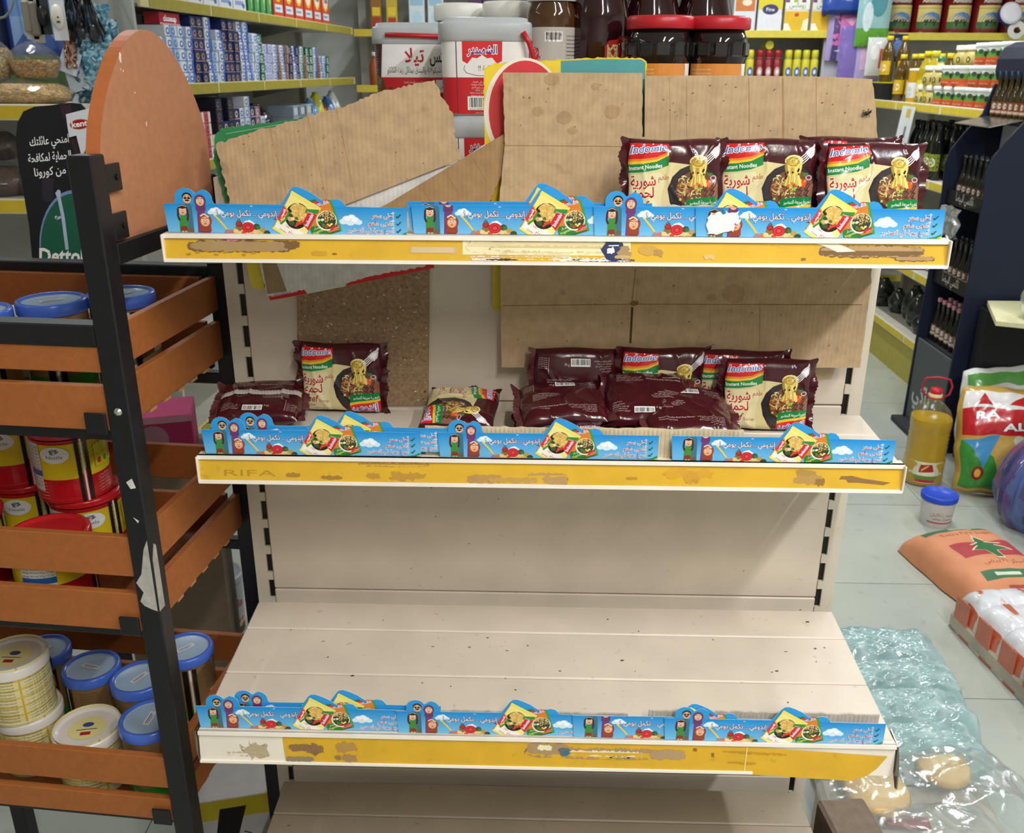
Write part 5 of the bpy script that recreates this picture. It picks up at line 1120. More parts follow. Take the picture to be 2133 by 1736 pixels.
q = atZ(2128, 1080, .2); mb = MB(); mb.lathe([(.012, 0), (.052, 0), (.055, .004), (.055, .10), (.052, .104), (.012, .104), (.012, .05)], '#dcdcdc', 28, TR((0, 0, 0), 0, PI/2*.9, .3)); tag(mb.build('paper_roll', 'fabric', T=TR((q.x+.10, q.y-.06, .20), .4)), 'white paper roll resting on the striped bag at the right photo edge', 'paper roll')
# bag of rice hanging over a board end at the right edge
qb = atY(2081, 683, 2.05)
tag(MB().prism([(0, .03), (.5, -.19), (.62, .37), (.12, .37)], 0, .018, '#d8d4a8', TR((qb.x, 2.05, qb.z), .0)).build('board', 'mdf'), 'pale board corner at the right photo edge with a clear bag on it', 'board')
def bagmesh(h, r, seed, cols):
    mb = MB()
    def fn(u, v):
        a_ = 2*PI*u; q = r*(math.sin(PI*min(1, .2+v*.8))**.6 if v < .93 else .3)*(1+.14*noise.noise(Vector((math.cos(a_)*1.7+seed, math.sin(a_)*1.7, v*4))))
        return (q*math.cos(a_), q*math.sin(a_)*.8, h*v)
    mb.grid(fn, 40, 20, lambda u, v: hx(cols[int((u*5+v*3)*2) % len(cols)])); return mb
tag(bagmesh(.20, .105, 3, ['#dfe2e4', '#d2d4d2', '#e8e4d8']).build('plastic_bag', 'haze', T=TR((qb.x+.20, 2.10, qb.z+.019), .1)), 'clear plastic bag of pale goods standing on the board at the right photo edge', 'plastic bag')
tag(MB().box((.32, .33, (qb.z-.006)/2), (.46, .07, qb.z-.006), '#05070d', b=.004).build('board_stand', 'flat', T=TR((qb.x, 2.05, 0), .0)), 'black stand carrying the pale board at the right photo edge', 'stand')
# printed carton on the floor between rack and shelving, seen under the lowest shelf
def pc_art(a, d):
    w, h = d[0], d[2]; a.rect(-w/2, 0, w/2, h*.38, '#a31a22'); a.rect(-w/2, h*.38, w/2, h*.78, '#b9b7b9'); a.rect(-w/2, h*.78, w/2, h, '#b8aa26'); a.poly([(-w*.35, h*.2), (-w*.1, h*.2), (.03, h*.9), (-w*.15, h*.9)], '#120e0c'); a.stroke([(.02, h*.6), (.035, h*.56)], .003, '#33302e')  # bands dulled a little: the shadow there is put into the print colours
carton((-.645, .10, 0), (.15, .12, .22), '#b8b4b2', 'printed carton in red, white and yellow on the floor left of the shelving', .25, pc_art)
carton((-.76, -.08, 0), (.12, .16, .16), '#8e1c22', 'dark red carton on the floor under the terracotta rack', .1)
def pink_art(a, d): a.ell(-.01, d[2]*.5, .035, .035, '#a8788c', 18); a.rect(-d[0]/2, d[2]*.86, d[0]/2, d[2], '#c890a8')
pz = atY(340, 935, .62)
carton((pz.x, .62, 0), (.24, .20, pz.z-.005), '#7a6a58', 'plain brown carton carrying the magenta box behind the rack', .25)
carton((pz.x, .62, pz.z-.004), (.16, .14, .11), '#a8245c', 'magenta box with a pale emblem seen under the top bin of the rack', .3, pink_art)
tag(bagmesh(.62, .17, 6, ['#8f6f48', '#9a784e', '#86663f']).build('paper_sack', 'flat', T=TR((-.60, .78, .50), .2)), 'brown paper sack standing behind the rack next to the magenta box', 'sack')
carton((-.60, .78, 0), (.34, .26, .497), '#6d5c48', 'brown carton carrying the paper sack behind the rack', .2)
# ================================================================ NAVY BOTTLE STAND (right)
NV = '#0b1730'
st = thing('bottle_stand', 'tall navy cardboard display stand with tiers of dark bottles at the right', 'display stand')
prof = [(1.79, 0), (1.792, .26), (1.793, .56), (1.80, .72), (1.80, 1.0), (1.80, 1.11), (1.792, 1.225), (1.809, 1.289), (1.852, 1.355), (1.904, 1.43), (1.98, 1.56), (1.955, 1.58), (1.945, 1.61), (1.945, 1.66), (1.965, 1.705), (2.01, 1.728), (2.36, 1.728), (2.36, 0)]
XZ = lambda y: Matrix(((1, 0, 0, 0), (0, 0, -1, y), (0, 1, 0, 0), (0, 0, 0, 1)))
for y, nm in ((2.46, 'side_panel'), (2.86, 'side_panel')): MB().prism(prof[:9]+[(1.92, 1.44), (1.95, 1.56), (2.36, 1.56), (2.36, 0)], 0, .012, NV, XZ(y), '#0a1226').build(nm, 'flat', st)
MB().prism(prof[10:16]+[(2.09, 1.728), (2.09, 1.55)], -.0, .41, NV, XZ(2.86)).build('header', 'flat', st, 'rounded navy header')
MB().box((2.02, 2.66, .72), (.008, .38, 1.37), '#e4e8ee').build('back_panel', 'flat', st, 'pale backing sheet')
LIPS = []
for z, x in ((1.415, 1.915), (1.07, 1.825), (.715, 1.825), (.43, 1.815)):
    MB().box(((x+2.1)/2, 2.655, z-.006), (2.1-x, .376, .012), '#1a1c22').build('tier', 'flat', st)
    if z > .5 and z < 1.3:
        mb = MB().box((x-.004, 2.655, z+.018), (.006, .378, .062), '#101114', b=.002)
        Art().text('تاكسي البيضا', 0, -.01, .05, '#cfcac0', al='C', w=.17).emit(mb, flatfn((x-.0075, 2.655, z+.02), (0, -1, 0), (0, 0, 1), (-1, 0, 0)), h0=.0005)
        mb.build('tier_lip', 'satin', st, 'black lip with white lettering')
mb = MB().box((1.803, 2.655, .215), (.012, .38, .43), '#4a4f52', b=.002)
Art().text('تاكي', -.05, .12, .12, '#b9bcb6', al='C', w=.2, bold=.03).ell(.13, .1, .022, .05, '#6d7478', 18).ell(.135, .105, .018, .045, '#4a4f52', 18).emit(mb, flatfn((1.7965, 2.655, .03), (0, -1, 0), (0, 0, 1), (-1, 0, 0)), h0=.0005)
mb.build('front_panel', 'flat', st, 'grey lower front panel')
MB().box((1.78, 2.655, .014), (.08, .44, .028), '#2a2c30', b=.004).build('base_plate', 'flat', st)
q = atY(2000, 250, 2.50); mb = MB().prism([(1.80, 1.398), (1.93, 1.425), (1.93, 1.430), (1.80, 1.402)], 0, .33, '#cfd0c8', XZ(2.84)); mb.build('top_lip', 'haze', st, 'clear pale lip of the top tier')
def bottle_small(cap, body, lab):
    def mk():
        mb = MB().lathe([(.02, 0), (.0225, .004), (.0225, .085), (.018, .105), (.0105, .14), (.0095, .178), (.0115, .180), (.0115, .198), (0, .199)], body, 14, cols=[body, body, body, body, body, body, cap, cap])
        a = Art(); a.rect(-.028, .025, .028, .075, lab); a.rect(-.028, .03, .028, .04, '#c9b8a0'); a.ell(0, .058, .01, .012, '#d8cfc0', 12); a.emit(mb, cylfn(.0226, a0=PI), cell=.01, h0=.0003)
        o = mb.build('bottle', 'jar'); o['category'] = 'bottle'; return o
    return Proto(mk)
BT = [bottle_small('#2a4a7a', '#3a2c10', '#8a4a30'), bottle_small('#17181c', '#171512', '#5a3a30'), bottle_small('#1c1c20', '#141314', '#6a5548'), bottle_small('#c98a94', '#17140f', '#7a5546')]
TN = ('top tier', 'second tier', 'third tier', 'lowest tier')
for t, (z, x) in enumerate(((1.415, 1.955), (1.07, 1.865), (.715, 1.865), (.43, 1.858))):
    for r in range(2):
        for k in range(7):
            BT[t].put(TR((x+r*.048, 2.50+k*.052, z+.0005), .1*k), 'small dark glass bottle in the %s of the navy stand' % TN[t], 'small bottles in the %s of the navy stand' % TN[t])
w = thing('shelf_tag', 'crumpled', 'x') if 0 else None
def loose_film(lab, c, sz, seed, T=None, col='#eef2f4'):
    mb = MB()
    def fn(u, v): p = Vector((u*3+seed, v*3, seed)); return (sz[0]*(u-.5)+noise.noise(p)*sz[1]*.5, noise.noise(p*1.6+Vector((5, 1, 2)))*sz[1], sz[2]*(v-.5)+noise.noise(p*1.3)*.02)
    mb.grid(fn, 24, 24, col); mb.grid(lambda u, v: tuple(Vector(fn(u, v))+Vector((0, .004, 0))), 24, 24, col, flip=True); return tag(mb.build('plastic_sheet', 'haze', T=T or TR(c, PI/2)), lab, 'plastic sheet')
q = atX(1960, 485, 1.78); loose_film('crumpled clear plastic hanging in front of the third tier of the navy stand', (1.775, 2.66, 1.0), (.16, .02, .13), 3)
# ================================================================ RIGHT GONDOLA
GX, GY0, GY1, GD = 2.02, 2.93, 4.75, .45
rg = thing('wall_gondola', 'long cream gondola with yellow price rails along the right aisle', 'shelving')
for y in (GY0+.02, (GY0+GY1)/2, GY1-.02): MB().box((GX+GD-.02, y, .72), (.04, .04, 1.44), '#c9c2b4').build('upright', 'cream', rg)
MB().box((GX+GD, (GY0+GY1)/2, .72), (.01, GY1-GY0, 1.44), '#b9b8ac').build('back_panel', 'cream', rg)
RGZ = (1.44, 1.07, .595, .24)
for z in RGZ:
    sh = MB().box((GX+GD/2, (GY0+GY1)/2, z-.012), (GD-.02, GY1-GY0, .024), '#cfcabc').build('shelf', 'cream', rg)
    mb = MB().box((GX, (GY0+GY1)/2, z-.014), (.012, GY1-GY0, .046), '#e2dccb', b=.002); y = GY0
    for k in range(3): mb.box((GX-.0065, GY0+.3+k*.61, z-.014), (.002, .585, .034), '#dcc53c')
    mb.build('price_rail', 'yellow', sh)
mb = MB().box((GX+.02, (GY0+GY1)/2, .105), (.02, GY1-GY0, .21), '#b3a848'); mb.build('kick_plate', 'yellow', rg, 'dull yellow kick plate')
# goods on its top
def oil_bottle(h, r, c, cap, lab, nm='oil_bottle', cat='oil bottle'):
    def mk():
        mb = MB().lathe([(r*.9, 0), (r, .006), (r, h*.5), (r*.92, h*.55), (r, h*.6), (r*.9, h*.7), (r*.4, h*.86), (r*.36, h*.9), (r*.5, h*.9), (r*.5, h), (0, h)], c, 18, cols=[c]*7+[cap]*3)
        a = Art(); a.rect(-r*1.1, h*.16, r*1.1, h*.46, lab); a.ell(0, h*.31, r*.5, h*.08, '#f4ecd0', 12); a.rect(-r*.8, h*.2, r*.8, h*.23, '#8a3a24'); a.emit(mb, cylfn(r, a0=-PI*.8), cell=.02, h0=.0006)
        o = mb.build(nm, 'jar'); o['category'] = cat; return o
    return Proto(mk)
O1 = oil_bottle(.26, .038, '#5a4208', '#e8cc1e', '#d8b02a'); O2 = oil_bottle(.27, .042, '#b09a14', '#e8d020', '#e0c838'); O3 = oil_bottle(.24, .040, '#d8cf8a', '#2f7a4a', '#dcd030')
GZ = 1.4405
def at_top(px, py, x, proto, lab, grp, z=GZ, rz=0): p = atX(px, py, x); return proto.put(TR((x, p.y, z), rz), lab, grp)
k = 0
for y in (3.98, 3.88): O2.put(TR((2.09, y, GZ), k*.3), 'clear bottle of yellow oil with a yellow cap near the gondola edge', 'yellow oil bottles on the right gondola')
O3.put(TR((2.09, 3.80, GZ)), 'pale yellow oil bottle with a dark green cap on the right gondola', 'green capped oil bottle')
for i, (x, y) in enumerate(((2.12, 4.42), (2.2, 4.36), (2.14, 4.30), (2.22, 4.24), (2.13, 4.18), (2.21, 4.10), (2.29, 4.05), (2.2, 3.96), (2.30, 3.92), (2.28, 3.83))): O1.put(TR((x, y, GZ), i*.4), 'dark oil bottle with a yellow cap on top of the right gondola', 'dark oil bottles on the right gondola')
mb = MB().box((0, 0, .05), (.18, .3, .1), '#151512', b=.004); mb.box((0, 0, .102), (.17, .29, .006), '#d8cc30'); tag(mb.build('carton_box', 'flat', T=TR((2.12, 4.62, GZ))), 'low black and yellow carton of oil bottles at the far end of the right gondola', 'box')
for i in range(2): O1.put(TR((2.09+.09*i, 4.60, GZ+.1055), i), 'dark oil bottle standing on the black carton at the far end', 'dark oil bottles on the black carton')
def wipes(mb): a = Art(); a.rect(-.03, .03, .06, .11, '#e2e0dc'); a.ell(.01, .06, .02, .03, '#b8c4c8', 14); a.emit(mb, cylfn(.0452, a0=PI*1.05), cell=.02, h0=.0006)
mb = MB().lathe([(.043, 0), (.045, .004), (.045, .17), (.046, .172), (.044, .182), (0, .184)], '#e0b020', 24, cols=['#e0b020']*3+['#e8e4da']*2); wipes(mb); tag(mb.build('canister', 'satin', T=TR((2.075, 4.06, GZ))), 'yellow canister with a white top among the oil bottles', 'canister')
def mayo():
    h, r = .098, .056
    mb = MB().lathe([(r*.8, 0), (r*.95, .008), (r, .030), (r*.95, .05), (r*.78, .062), (r*.72, .067), (r*.78, .072), (r*.8, h*.78)], '#e0cf7c', 24)
    a = Art(); a.ell(0, .028, .011, .014, '#3a3420', 14); a.ell(0, .028, .006, .009, '#e8d88a', 12); a.rect(.03, .016, .036, .04, '#3a3420'); a.emit(mb, cylfn(r, a0=PI*1.05), cell=.01, h0=.0012)
    o = mb.build('mayonnaise_jar', 'frost'); o['category'] = 'jar'; MB().lathe([(r*.86, h*.76), (r*.88, h*.8), (r*.88, h*.98), (r*.84, h), (0, h)], '#e9e6da', 24).build('lid', 'satin', o); return o
MY = Proto(mayo); GM = 'pale yellow mayonnaise jars on the right gondola'
LN_ = ('the lowest', 'the middle', 'the top')
for lv, ys, xs in ((0, (4.16, 4.04, 3.92, 3.80), (2.20, 2.32)), (0, (3.92, 3.80), (2.085,)), (1, (4.02, 3.90, 3.78, 3.66, 3.54, 3.42), (2.20, 2.32)), (1, (3.86, 3.74), (2.085,)), (2, (3.78, 3.66, 3.54, 3.42), (2.20, 2.32))):
    for y in ys:
        for x in xs: MY.put(TR((x, y, GZ+lv*.0985), .2*lv), 'pale yellow mayonnaise jar with a white lid in %s layer of the jar pile' % LN_[lv], GM)
def cheese():
    h, r = .098, .060
    mb = MB().lathe([(r*.93, 0), (r, .004), (r, .036), (r, .062), (r, .082)], '#d8602a', 24, cols=['#d8602a', '#d8602a', '#5f9a3a', '#cfd8c8'])
    a = Art(); a.text('جبنة بيضاء طرية', 0, .016, .012, '#f4e4d4', al='C', w=.07); a.ell(-.02, .058, .012, .012, '#3a4a3a', 12); a.ell(.02, .06, .014, .01, '#3f4f45', 12); a.ell(.045, .05, .010, .012, '#2e3d30', 12); a.emit(mb, cylfn(r, a0=PI*1.05), cell=.015, h0=.0005)
    o = mb.build('cheese_tub', 'satin'); o['category'] = 'tub'; MB().lathe([(r*1.03, .08), (r*1.05, .084), (r*1.05, h-.002), (r, h), (0, h)], '#eef0ee', 24).build('lid', 'satin', o); return o
CH = Proto(cheese)
for lv, ys, xs in ((0, (3.68, 3.555, 3.43, 3.305, 3.18, 3.055), (2.09, 2.215, 2.34)), (1, (3.60, 3.475), (2.085,)), (1, (3.30, 3.175, 3.05), (2.09, 2.215, 2.34)), (2, (3.29, 3.165, 3.04), (2.10, 2.225))):
    for y in ys:
        for x in xs: CH.put(TR((x, y, GZ+lv*.0985)), 'white lidded tub with green and orange bands in %s layer of the tub pile' % LN_[lv], 'orange and green cheese tubs on the right gondola')
for k in range(3):
    mb = MB().box((0, 0, .07), (.05, .10, .14), '#dfe3ee', b=.002); a = Art(); a.rect(-.045, .01, .045, .13, '#2f3a8c'); a.rect(-.015, .09, .015, .11, '#e8e8f0'); a.stroke([(-.025, .078), (.025, .078)], .006, '#e8e8f0'); a.rect(-.02, .04, .02, .07, '#e8e8f0'); a.emit(mb, flatfn((-.025, 0, 0), (0, -1, 0), (0, 0, 1), (-1, 0, 0)), h0=.0004)
    tag(mb.build('tea_box', 'paper', T=TR((2.425, 3.98-.115*k, GZ+.171), 0)), 'upright white and blue carton behind the cheese tubs', 'box', 'blue cartons behind the cheese tubs')
tag(MB().box((0, 0, .085), (.05, .36, .17), '#d9dde4', b=.003).build('carton_box', 'flat', T=TR((2.425, 3.86, GZ))), 'pale carton carrying the blue cartons behind the cheese tubs', 'box')
for i, y in enumerate((4.02, 3.90, 3.74)):
    mb = MB().box((0, 0, .13), (.045, .08, .26), '#d9b818', b=.006); mb.box((0, 0, .285), (.02, .035, .06), '#d8d6cc', b=.004); mb.box((-.005, 0, .255), (.05, .06, .02), '#e8d028', b=.004)
    tag(mb.build('cleaner_bottle', 'satin', T=TR((2.40, y, GZ+.0))), 'yellow bottle with a pale spout behind the oil bottles on the right gondola', 'bottle', 'yellow spout bottles on the right gondola')
# paper banner hanging over the price rail
mb = MB()
def ban(u, v): y = 4.02-.20*u-.0*v; z = 1.43-.36*v; x = 2.006-.012*math.sin(v*2.2)+.006*math.sin(u*5); return (x, y+.10*v*.35, z)
mb.grid(ban, 10, 24, lambda u, v: hx('#d8b848' if (.05 < v < .16 and .3 < u < .75) else '#7a8a5a' if (.16 < u < .22 or .78 < u < .84) and v < .9 and int(v*22) % 3 else '#6a7484' if .4 < u < .62 and .3 < v < .45 else '#dfe3e2'))
mb.grid(lambda u, v: tuple(Vector(ban(u, v))+Vector((.0008, 0, 0))), 10, 24, '#dfe3e2', flip=True); tag(mb.build('paper_banner', 'paper'), 'white paper banner with green print hanging from the right gondola edge', 'banner')
# second shelf: packs of dark green bottles and a white bag
D1 = oil_bottle(.29, .034, '#10140e', '#0d0f0c', '#8a9a2c', 'dark_bottle', 'bottle')
for i in range(5):
    for j in range(2): D1.put(TR((2.075+j*.075, 3.95-i*.078, RGZ[1]+.0005), 0), 'tall dark bottle with a yellow green label on the second shelf of the right gondola', 'dark bottles on the second shelf of the right gondola')
for i in range(4): D1.put(TR((2.25, 3.93-i*.08, RGZ[1]+.0005), 0), 'tall dark bottle with a yellow green label on the second shelf of the right gondola', 'dark bottles on the second shelf of the right gondola')
tag(bagmesh(.27, .11, 5, ['#e3e6e6', '#d5dada', '#eceeee']).build('plastic_bag', 'bale', T=TR((2.17, 3.34, RGZ[1]), .2)), 'white plastic bag on the second shelf of the right gondola by the dark bottles', 'plastic bag')
for i, y in enumerate((3.16, 3.05)): tag(bagmesh(.16, .06, 9+i, ['#3a3630', '#4a463c']).build('dark_pack', 'bale', T=TR((2.14, y, RGZ[1]), 0)), 'dark pack at the near end of the second shelf of the right gondola', 'pack', 'dark packs on the second shelf')
rr = random.Random(31)
for sh_, nn in ((2, 9), (3, 9)):
    for i in range(nn):
        y = 4.6-i*(1.5/nn); c = rr.choice((['#2f332e', '#3d443c'], ['#4a4f4a', '#767c78'], ['#1f231f', '#33382f'], ['#5a5f58', '#8d948e'], ['#2b3a30', '#3c5044']))
        tag(bagmesh(rr.uniform(.12, .2), .07, 20+i+sh_*20, c).build('dark_pack', 'bale', T=TR((2.16+rr.uniform(-.03, .05), y, RGZ[sh_]), rr.uniform(0, 3))), 'dark wrapped pack on the %s shelf of the right gondola' % ('third', 'lowest')[sh_-2], 'pack', 'dark packs on the %s shelf of the right gondola' % ('third', 'lowest')[sh_-2])
tag(MB().box((0, 0, .05), (.06, .1, .1), '#a9c4cc', b=.004).build('carton_pack', 'paper', T=TR((2.05, 3.2, RGZ[3]+.0005), .1)), 'pale blue carton at the near end of the lowest gondola shelf', 'pack')
# ================================================================ BACK WALL SHELVING
bw = thing('wall_shelving', 'cream wall shelving with yellow rails across the back wall of the shop', 'shelving')
for x in (-1.2, -.1, 1.0, 1.92, 3.3): MB().box((x, 5.30, 1.3), (.05, .10, 2.6), '#cfccc2').build('upright', 'cream', bw)
MB().box((1.05, 5.365, 1.3), (4.5, .02, 2.6), '#bdbeb6').build('back_panel', 'cream', bw)
for z in (2.2, 1.835, 1.50, 1.15, .75, .3):
    for x0, x1, dz in ((-1.2, -.1, 0), (-.1, 1.0, 0), (1.0, 1.88, 0), (1.96, 3.3, -.012)):
        sh = MB().box(((x0+x1)/2, 5.12, z+dz-.012), (x1-x0-.01, .44, .024), '#c4c2b8').build('shelf', 'cream', bw)
        mb = MB().box(((x0+x1)/2, 4.895, z+dz-.012), (x1-x0-.01, .012, .044), '#d9c64a' if x0 > .5 else '#cdb83e', b=.002); mb.build('price_rail', 'yellow', sh)
def boxart(name, m, d, col, art, cat):
    def mk():
        mb = MB().box((0, 0, d[2]/2), d, col, b=min(d)*.03)
        if art: a = Art(); art(a); a.emit(mb, lambda u, v, h: (u, -d[1]/2-h, v), h0=.0006)
        o = mb.build(name, m); o['category'] = cat; return o
    return Proto(mk)
def tis1(a): a.rect(-.075, 0, .075, .12, '#e0b528'); rr = random.Random(1); [a.rect(-.075+.025*i, .17+.022*j, -.05+.025*i, .192+.022*j, ('#7a4a78', '#e8e6dc', '#9ab85a', '#e4dccc')[(i+2*j) % 4]) for i in range(6) for j in range(5)]; a.rect(-.075, .13, .075, .17, '#e4e4d8'); a.text('رومانس', 0, .142, .04, '#3a6a44', al='C', w=.10); a.blob(0, .1, .012, .01, '#c43a3a', 2); a.poly([(-.075, 0), (-.02, 0), (-.05, .05), (-.075, .05)], '#f0ecd8'); a.poly([(.03, 0), (.075, 0), (.075, .08), (.045, .07)], '#efe6c0')
def tis2(a): a.rect(-.075, .13, .075, .26, '#d8c82e'); a.ell(0, .13, .05, .03, '#3a3a6a', 18); a.text('Fine', 0, .12, .03, '#fff', al='C', w=.05); a.rect(-.075, 0, .075, .10, '#dedee2')
def tis3(a): a.rect(-.06, .12, .06, .24, '#c8763a'); a.ell(.01, .17, .03, .02, '#e8d8c0', 16); a.poly([(-.06, .24), (-.02, .24), (-.04, .2)], '#5a4a8a'); a.ell(0, .06, .04, .04, '#c8d4e0', 16)
T1 = boxart('tissue_pack', 'paper', (.15, .2, .28), '#e2dccc', tis1, 'tissue pack'); T2 = boxart('tissue_pack', 'paper', (.15, .2, .26), '#dcdcdc', tis2, 'tissue pack'); T3 = boxart('tissue_pack', 'paper', (.14, .2, .26), '#d6dade', tis3, 'tissue pack')
zz = 1.8355
for px, pr, lab in ((1545, T3, 'white tissue pack with an orange picture on the back wall shelf'), (1597, T2, 'white and yellow tissue pack with a dark oval on the back wall shelf'), (1652, T1, 'yellow checkered tissue pack left of the other one on the back wall'), (1708, T1, 'yellow checkered tissue pack beside the hanging purple pouches')):
    p = atY(px, 40, 4.98); pr.put(TR((p.x, 5.0, zz)), lab)
def spray(c, c2, lab):
    def mk():
        mb = MB().lathe([(.024, 0), (.026, .004), (.026, .17), (.019, .182), (.023, .184), (.023, .225), (.018, .232), (0, .232)], c, 16, cols=[c]*3+['#c9c9c4', c2, c2, c2])
        a = Art(); a.ell(0, .1, .018, .03, lab, 14); a.rect(-.02, .05, .02, .06, '#f4f0e4'); a.ell(0, .1, .009, .014, '#e8e4f0', 12); a.emit(mb, cylfn(.0262), cell=.012, h0=.0006)
        o = mb.build('spray_can', 'tin'); o['category'] = 'spray can'; return o
    return Proto(mk)
SY, SR, SG = spray('#cfc42a', '#d8d030', '#4a6ab8'), spray('#8a1c24', '#a01c24', '#c8a8a0'), spray('#1c6a44', '#1f7048', '#b83a3a')
for i, (c, n_) in enumerate(((SY, 2), (SR, 3), (SY, 4), (SG, 2))):
    for k in range(n_):
        x = 1.285+(0, .118, .30, .535)[i]+k*.056
        c.put(TR((x, 4.965, 1.5005)), '%s spray can on the lower back wall shelf' % ('slim yellow', 'dark red', 'yellow, blue printed', 'dark green')[i], '%s spray cans on the back wall' % ('slim yellow', 'dark red', 'blue printed yellow', 'dark green')[i])
tag(MB().lathe([(.026, 0), (.026, .15), (.02, .16), (0, .162)], '#d8d030', 16).build('spray_can', 'tin', T=Matrix.Translation((1.455, 4.95, 1.76)) @ Matrix.Rotation(-PI/2, 4, 'X')), 'yellow spray can lying on top of the others on the back wall', 'spray can')
def milk():
    mb = MB().lathe([(.088, 0), (.091, .005), (.091, .012), (.089, .014), (.089, .25), (.091, .252), (.091, .262), (.085, .266), (0, .262)], '#6e1218', 30, cols=['#6e1218', '#8a8a88', '#6e1218', '#6e1218', '#9a9a98', '#9a9a98', '#b9b9b4', '#b9b9b4'])
    a = Art(); a.rect(-.085, .02, .085, .17, '#d9c878'); a.rect(-.085, .02, .085, .075, '#3f6a34'); a.ell(0, .075, .075, .055, '#3f78b8', 26, 0, 0, PI); a.text('Almudhish', 0, .185, .035, '#e8e0d0', al='C', w=.13, bold=.02); a.text('حليب المدهش', 0, .225, .03, '#e8e0d0', al='C', w=.09)
    a.poly([(-.045, .07), (-.04, .088), (.02, .09), (.035, .085), (.045, .092), (.04, .075), (.03, .07), (.028, .05), (.02, .05), (.018, .066), (-.022, .066), (-.025, .05), (-.034, .05), (-.034, .066)], '#1c1c20'); a.rect(-.085, .02, .085, .035, '#7a1a20'); a.rect(-.085, .15, .085, .155, '#b8a050'); a.rect(.1, .01, .115, .25, '#1a1214')
    a.emit(mb, cylfn(.0892), cell=.02, h0=.0008)
    o = mb.build('milk_powder_can', 'tin'); o['category'] = 'can'; return o
MK = Proto(milk)
for k in range(5): MK.put(TR((2.245+k*.184, 5.0, 1.8235), .05*k), 'large dark red milk powder can with a cow picture on the back wall shelf', 'milk powder cans with a cow on the back wall shelf')
# hanging pouches on the pillar between the two wall units
def pouch(px, py, w, h, col, art, lab, y=4.86, rz=0):
    p = atY(px, py, y); mb = MB()
    def fn(u, v): k = (math.sin(PI*u)*math.sin(PI*v))**.5; return ((u-.5)*w, -.02*k-.002*noise.noise(Vector((u*5, v*5, px))), (v-.5)*h)
    mb.grid(fn, 10, 12, col); mb.grid(lambda u, v: tuple(Vector(fn(u, v))*1 if 0 else ((u-.5)*w, .002, (v-.5)*h)), 10, 12, col, flip=True)
    q = Art(); art(q); r = Art()
    for P, c in q.L: r.L.append(([[(x+.5, y_+.5) for x, y_ in pp] for pp in P], c))
    r.emit(mb, lambda u, v, hh: (lambda t: (t[0], t[1]-hh, t[2]))(fn(min(1, max(0, u)), min(1, max(0, v)))), cell=.12, h0=.0015)
    mb.tube([(0, .0, h/2-.01), (0, .02, h/2+.012), (0, (4.895-y) if y < 4.89 else .02, h/2+.02)], .003, '#8a8a86', 5)
    return tag(mb.build('hanging_pouch', 'foil', T=TR((p.x, y, p.z), rz)), lab, 'pouch')
MB().box((1.92, 4.93, 1.3), (.26, .02, 2.6), '#b9b7c4').build('pillar_board', 'cream', bw)
LV = '#a99ac8'
pouch(1765, 55, .24, .40, LV, lambda a: (a.rect(-.5, .36, .5, .5, '#2f2458'), a.rect(-.36, -.28, .42, .3, '#d878b8'), a.rect(-.36, -.5, -.2, .3, '#5a4a80'), a.ell(.15, -.2, .3, .2, '#9a8ab8', 18), a.ell(.2, -.22, .16, .12, '#e4e4ee', 14), a.poly([(-.3, -.36), (.2, -.4), (.1, -.3)], '#e8e0ec'), a.poly([(-.1, .1), (.25, .15), (.1, .0)], '#f0b4d8')), 'lavender pouch with a pink picture hanging on the back wall pillar', 4.885)
pouch(1758, 8, .26, .12, '#2a4a9c', lambda a: a.rect(-.5, -.5, .5, -.3, '#1a2f6a'), 'dark blue pouch hanging at the top photo edge on the pillar', 4.835)
pouch(1790, 120, .26, .36, '#b3a6d0', lambda a: (a.rect(-.5, -.5, -.1, .5, '#7a68b0'), a.rect(.0, -.2, .4, .3, '#d8b4d4')), 'lilac pouch hanging below the pink one on the pillar', 4.80)
pouch(1822, 20, .20, .42, '#8fb8b8', lambda a: (a.rect(-.5, -.5, .5, -.25, '#5a9a34'), a.ell(.1, .1, .25, .2, '#4a8a94', 16), a.ell(-.2, -.1, .15, .2, '#c8d8dc', 14)), 'teal and green pouch hanging beside the milk powder cans', 4.765)
pouch(1830, 105, .17, .22, '#2f5a34', lambda a: (a.rect(-.5, .3, .5, .5, '#d8c838'), a.rect(-.4, -.2, .4, .2, '#b8442c'), a.rect(.35, -.5, .5, .5, '#d8c838')), 'green pouch with a yellow border hanging below the wall shelf rail', 4.865)
pouch(1868, 100, .12, .16, '#1c2a52', lambda a: a.ell(0, 0, .3, .3, '#5a78b0', 14), 'dark blue round printed pouch hanging right of the green one', 4.84)
pouch(1825, 118, .12, .22, '#d4d4d2', lambda a: (a.rect(.1, -.3, .4, .2, '#c4583a'), a.ell(-.15, .1, .2, .2, '#eceae6', 12)), 'white pouch with an orange mark hanging before the green one', 4.73)
p = atY(2113, 28, 4.8); mb = MB().lathe([(.012, -.02), (.04, -.02), (.05, -.014), (.05, .014), (.04, .02), (.012, .02)], '#4a3a9c', 26, cols=['#e8e4ec', '#d8d8e0', '#3a2a8c', '#d8d8e0', '#e8e4ec']); mb.tube([(0, -.045, 0), (0, -.045, .0), (0, -.0, 0)], .003, '#e8d84a'); tag(mb.build('tape_roll', 'satin', T=Matrix.Translation((p.x, 4.86, p.z)) @ Matrix.Rotation(1.3, 4, 'X') @ Matrix.Scale(1.35, 4)), 'purple rimmed tape roll hanging at the top right corner', 'tape roll')
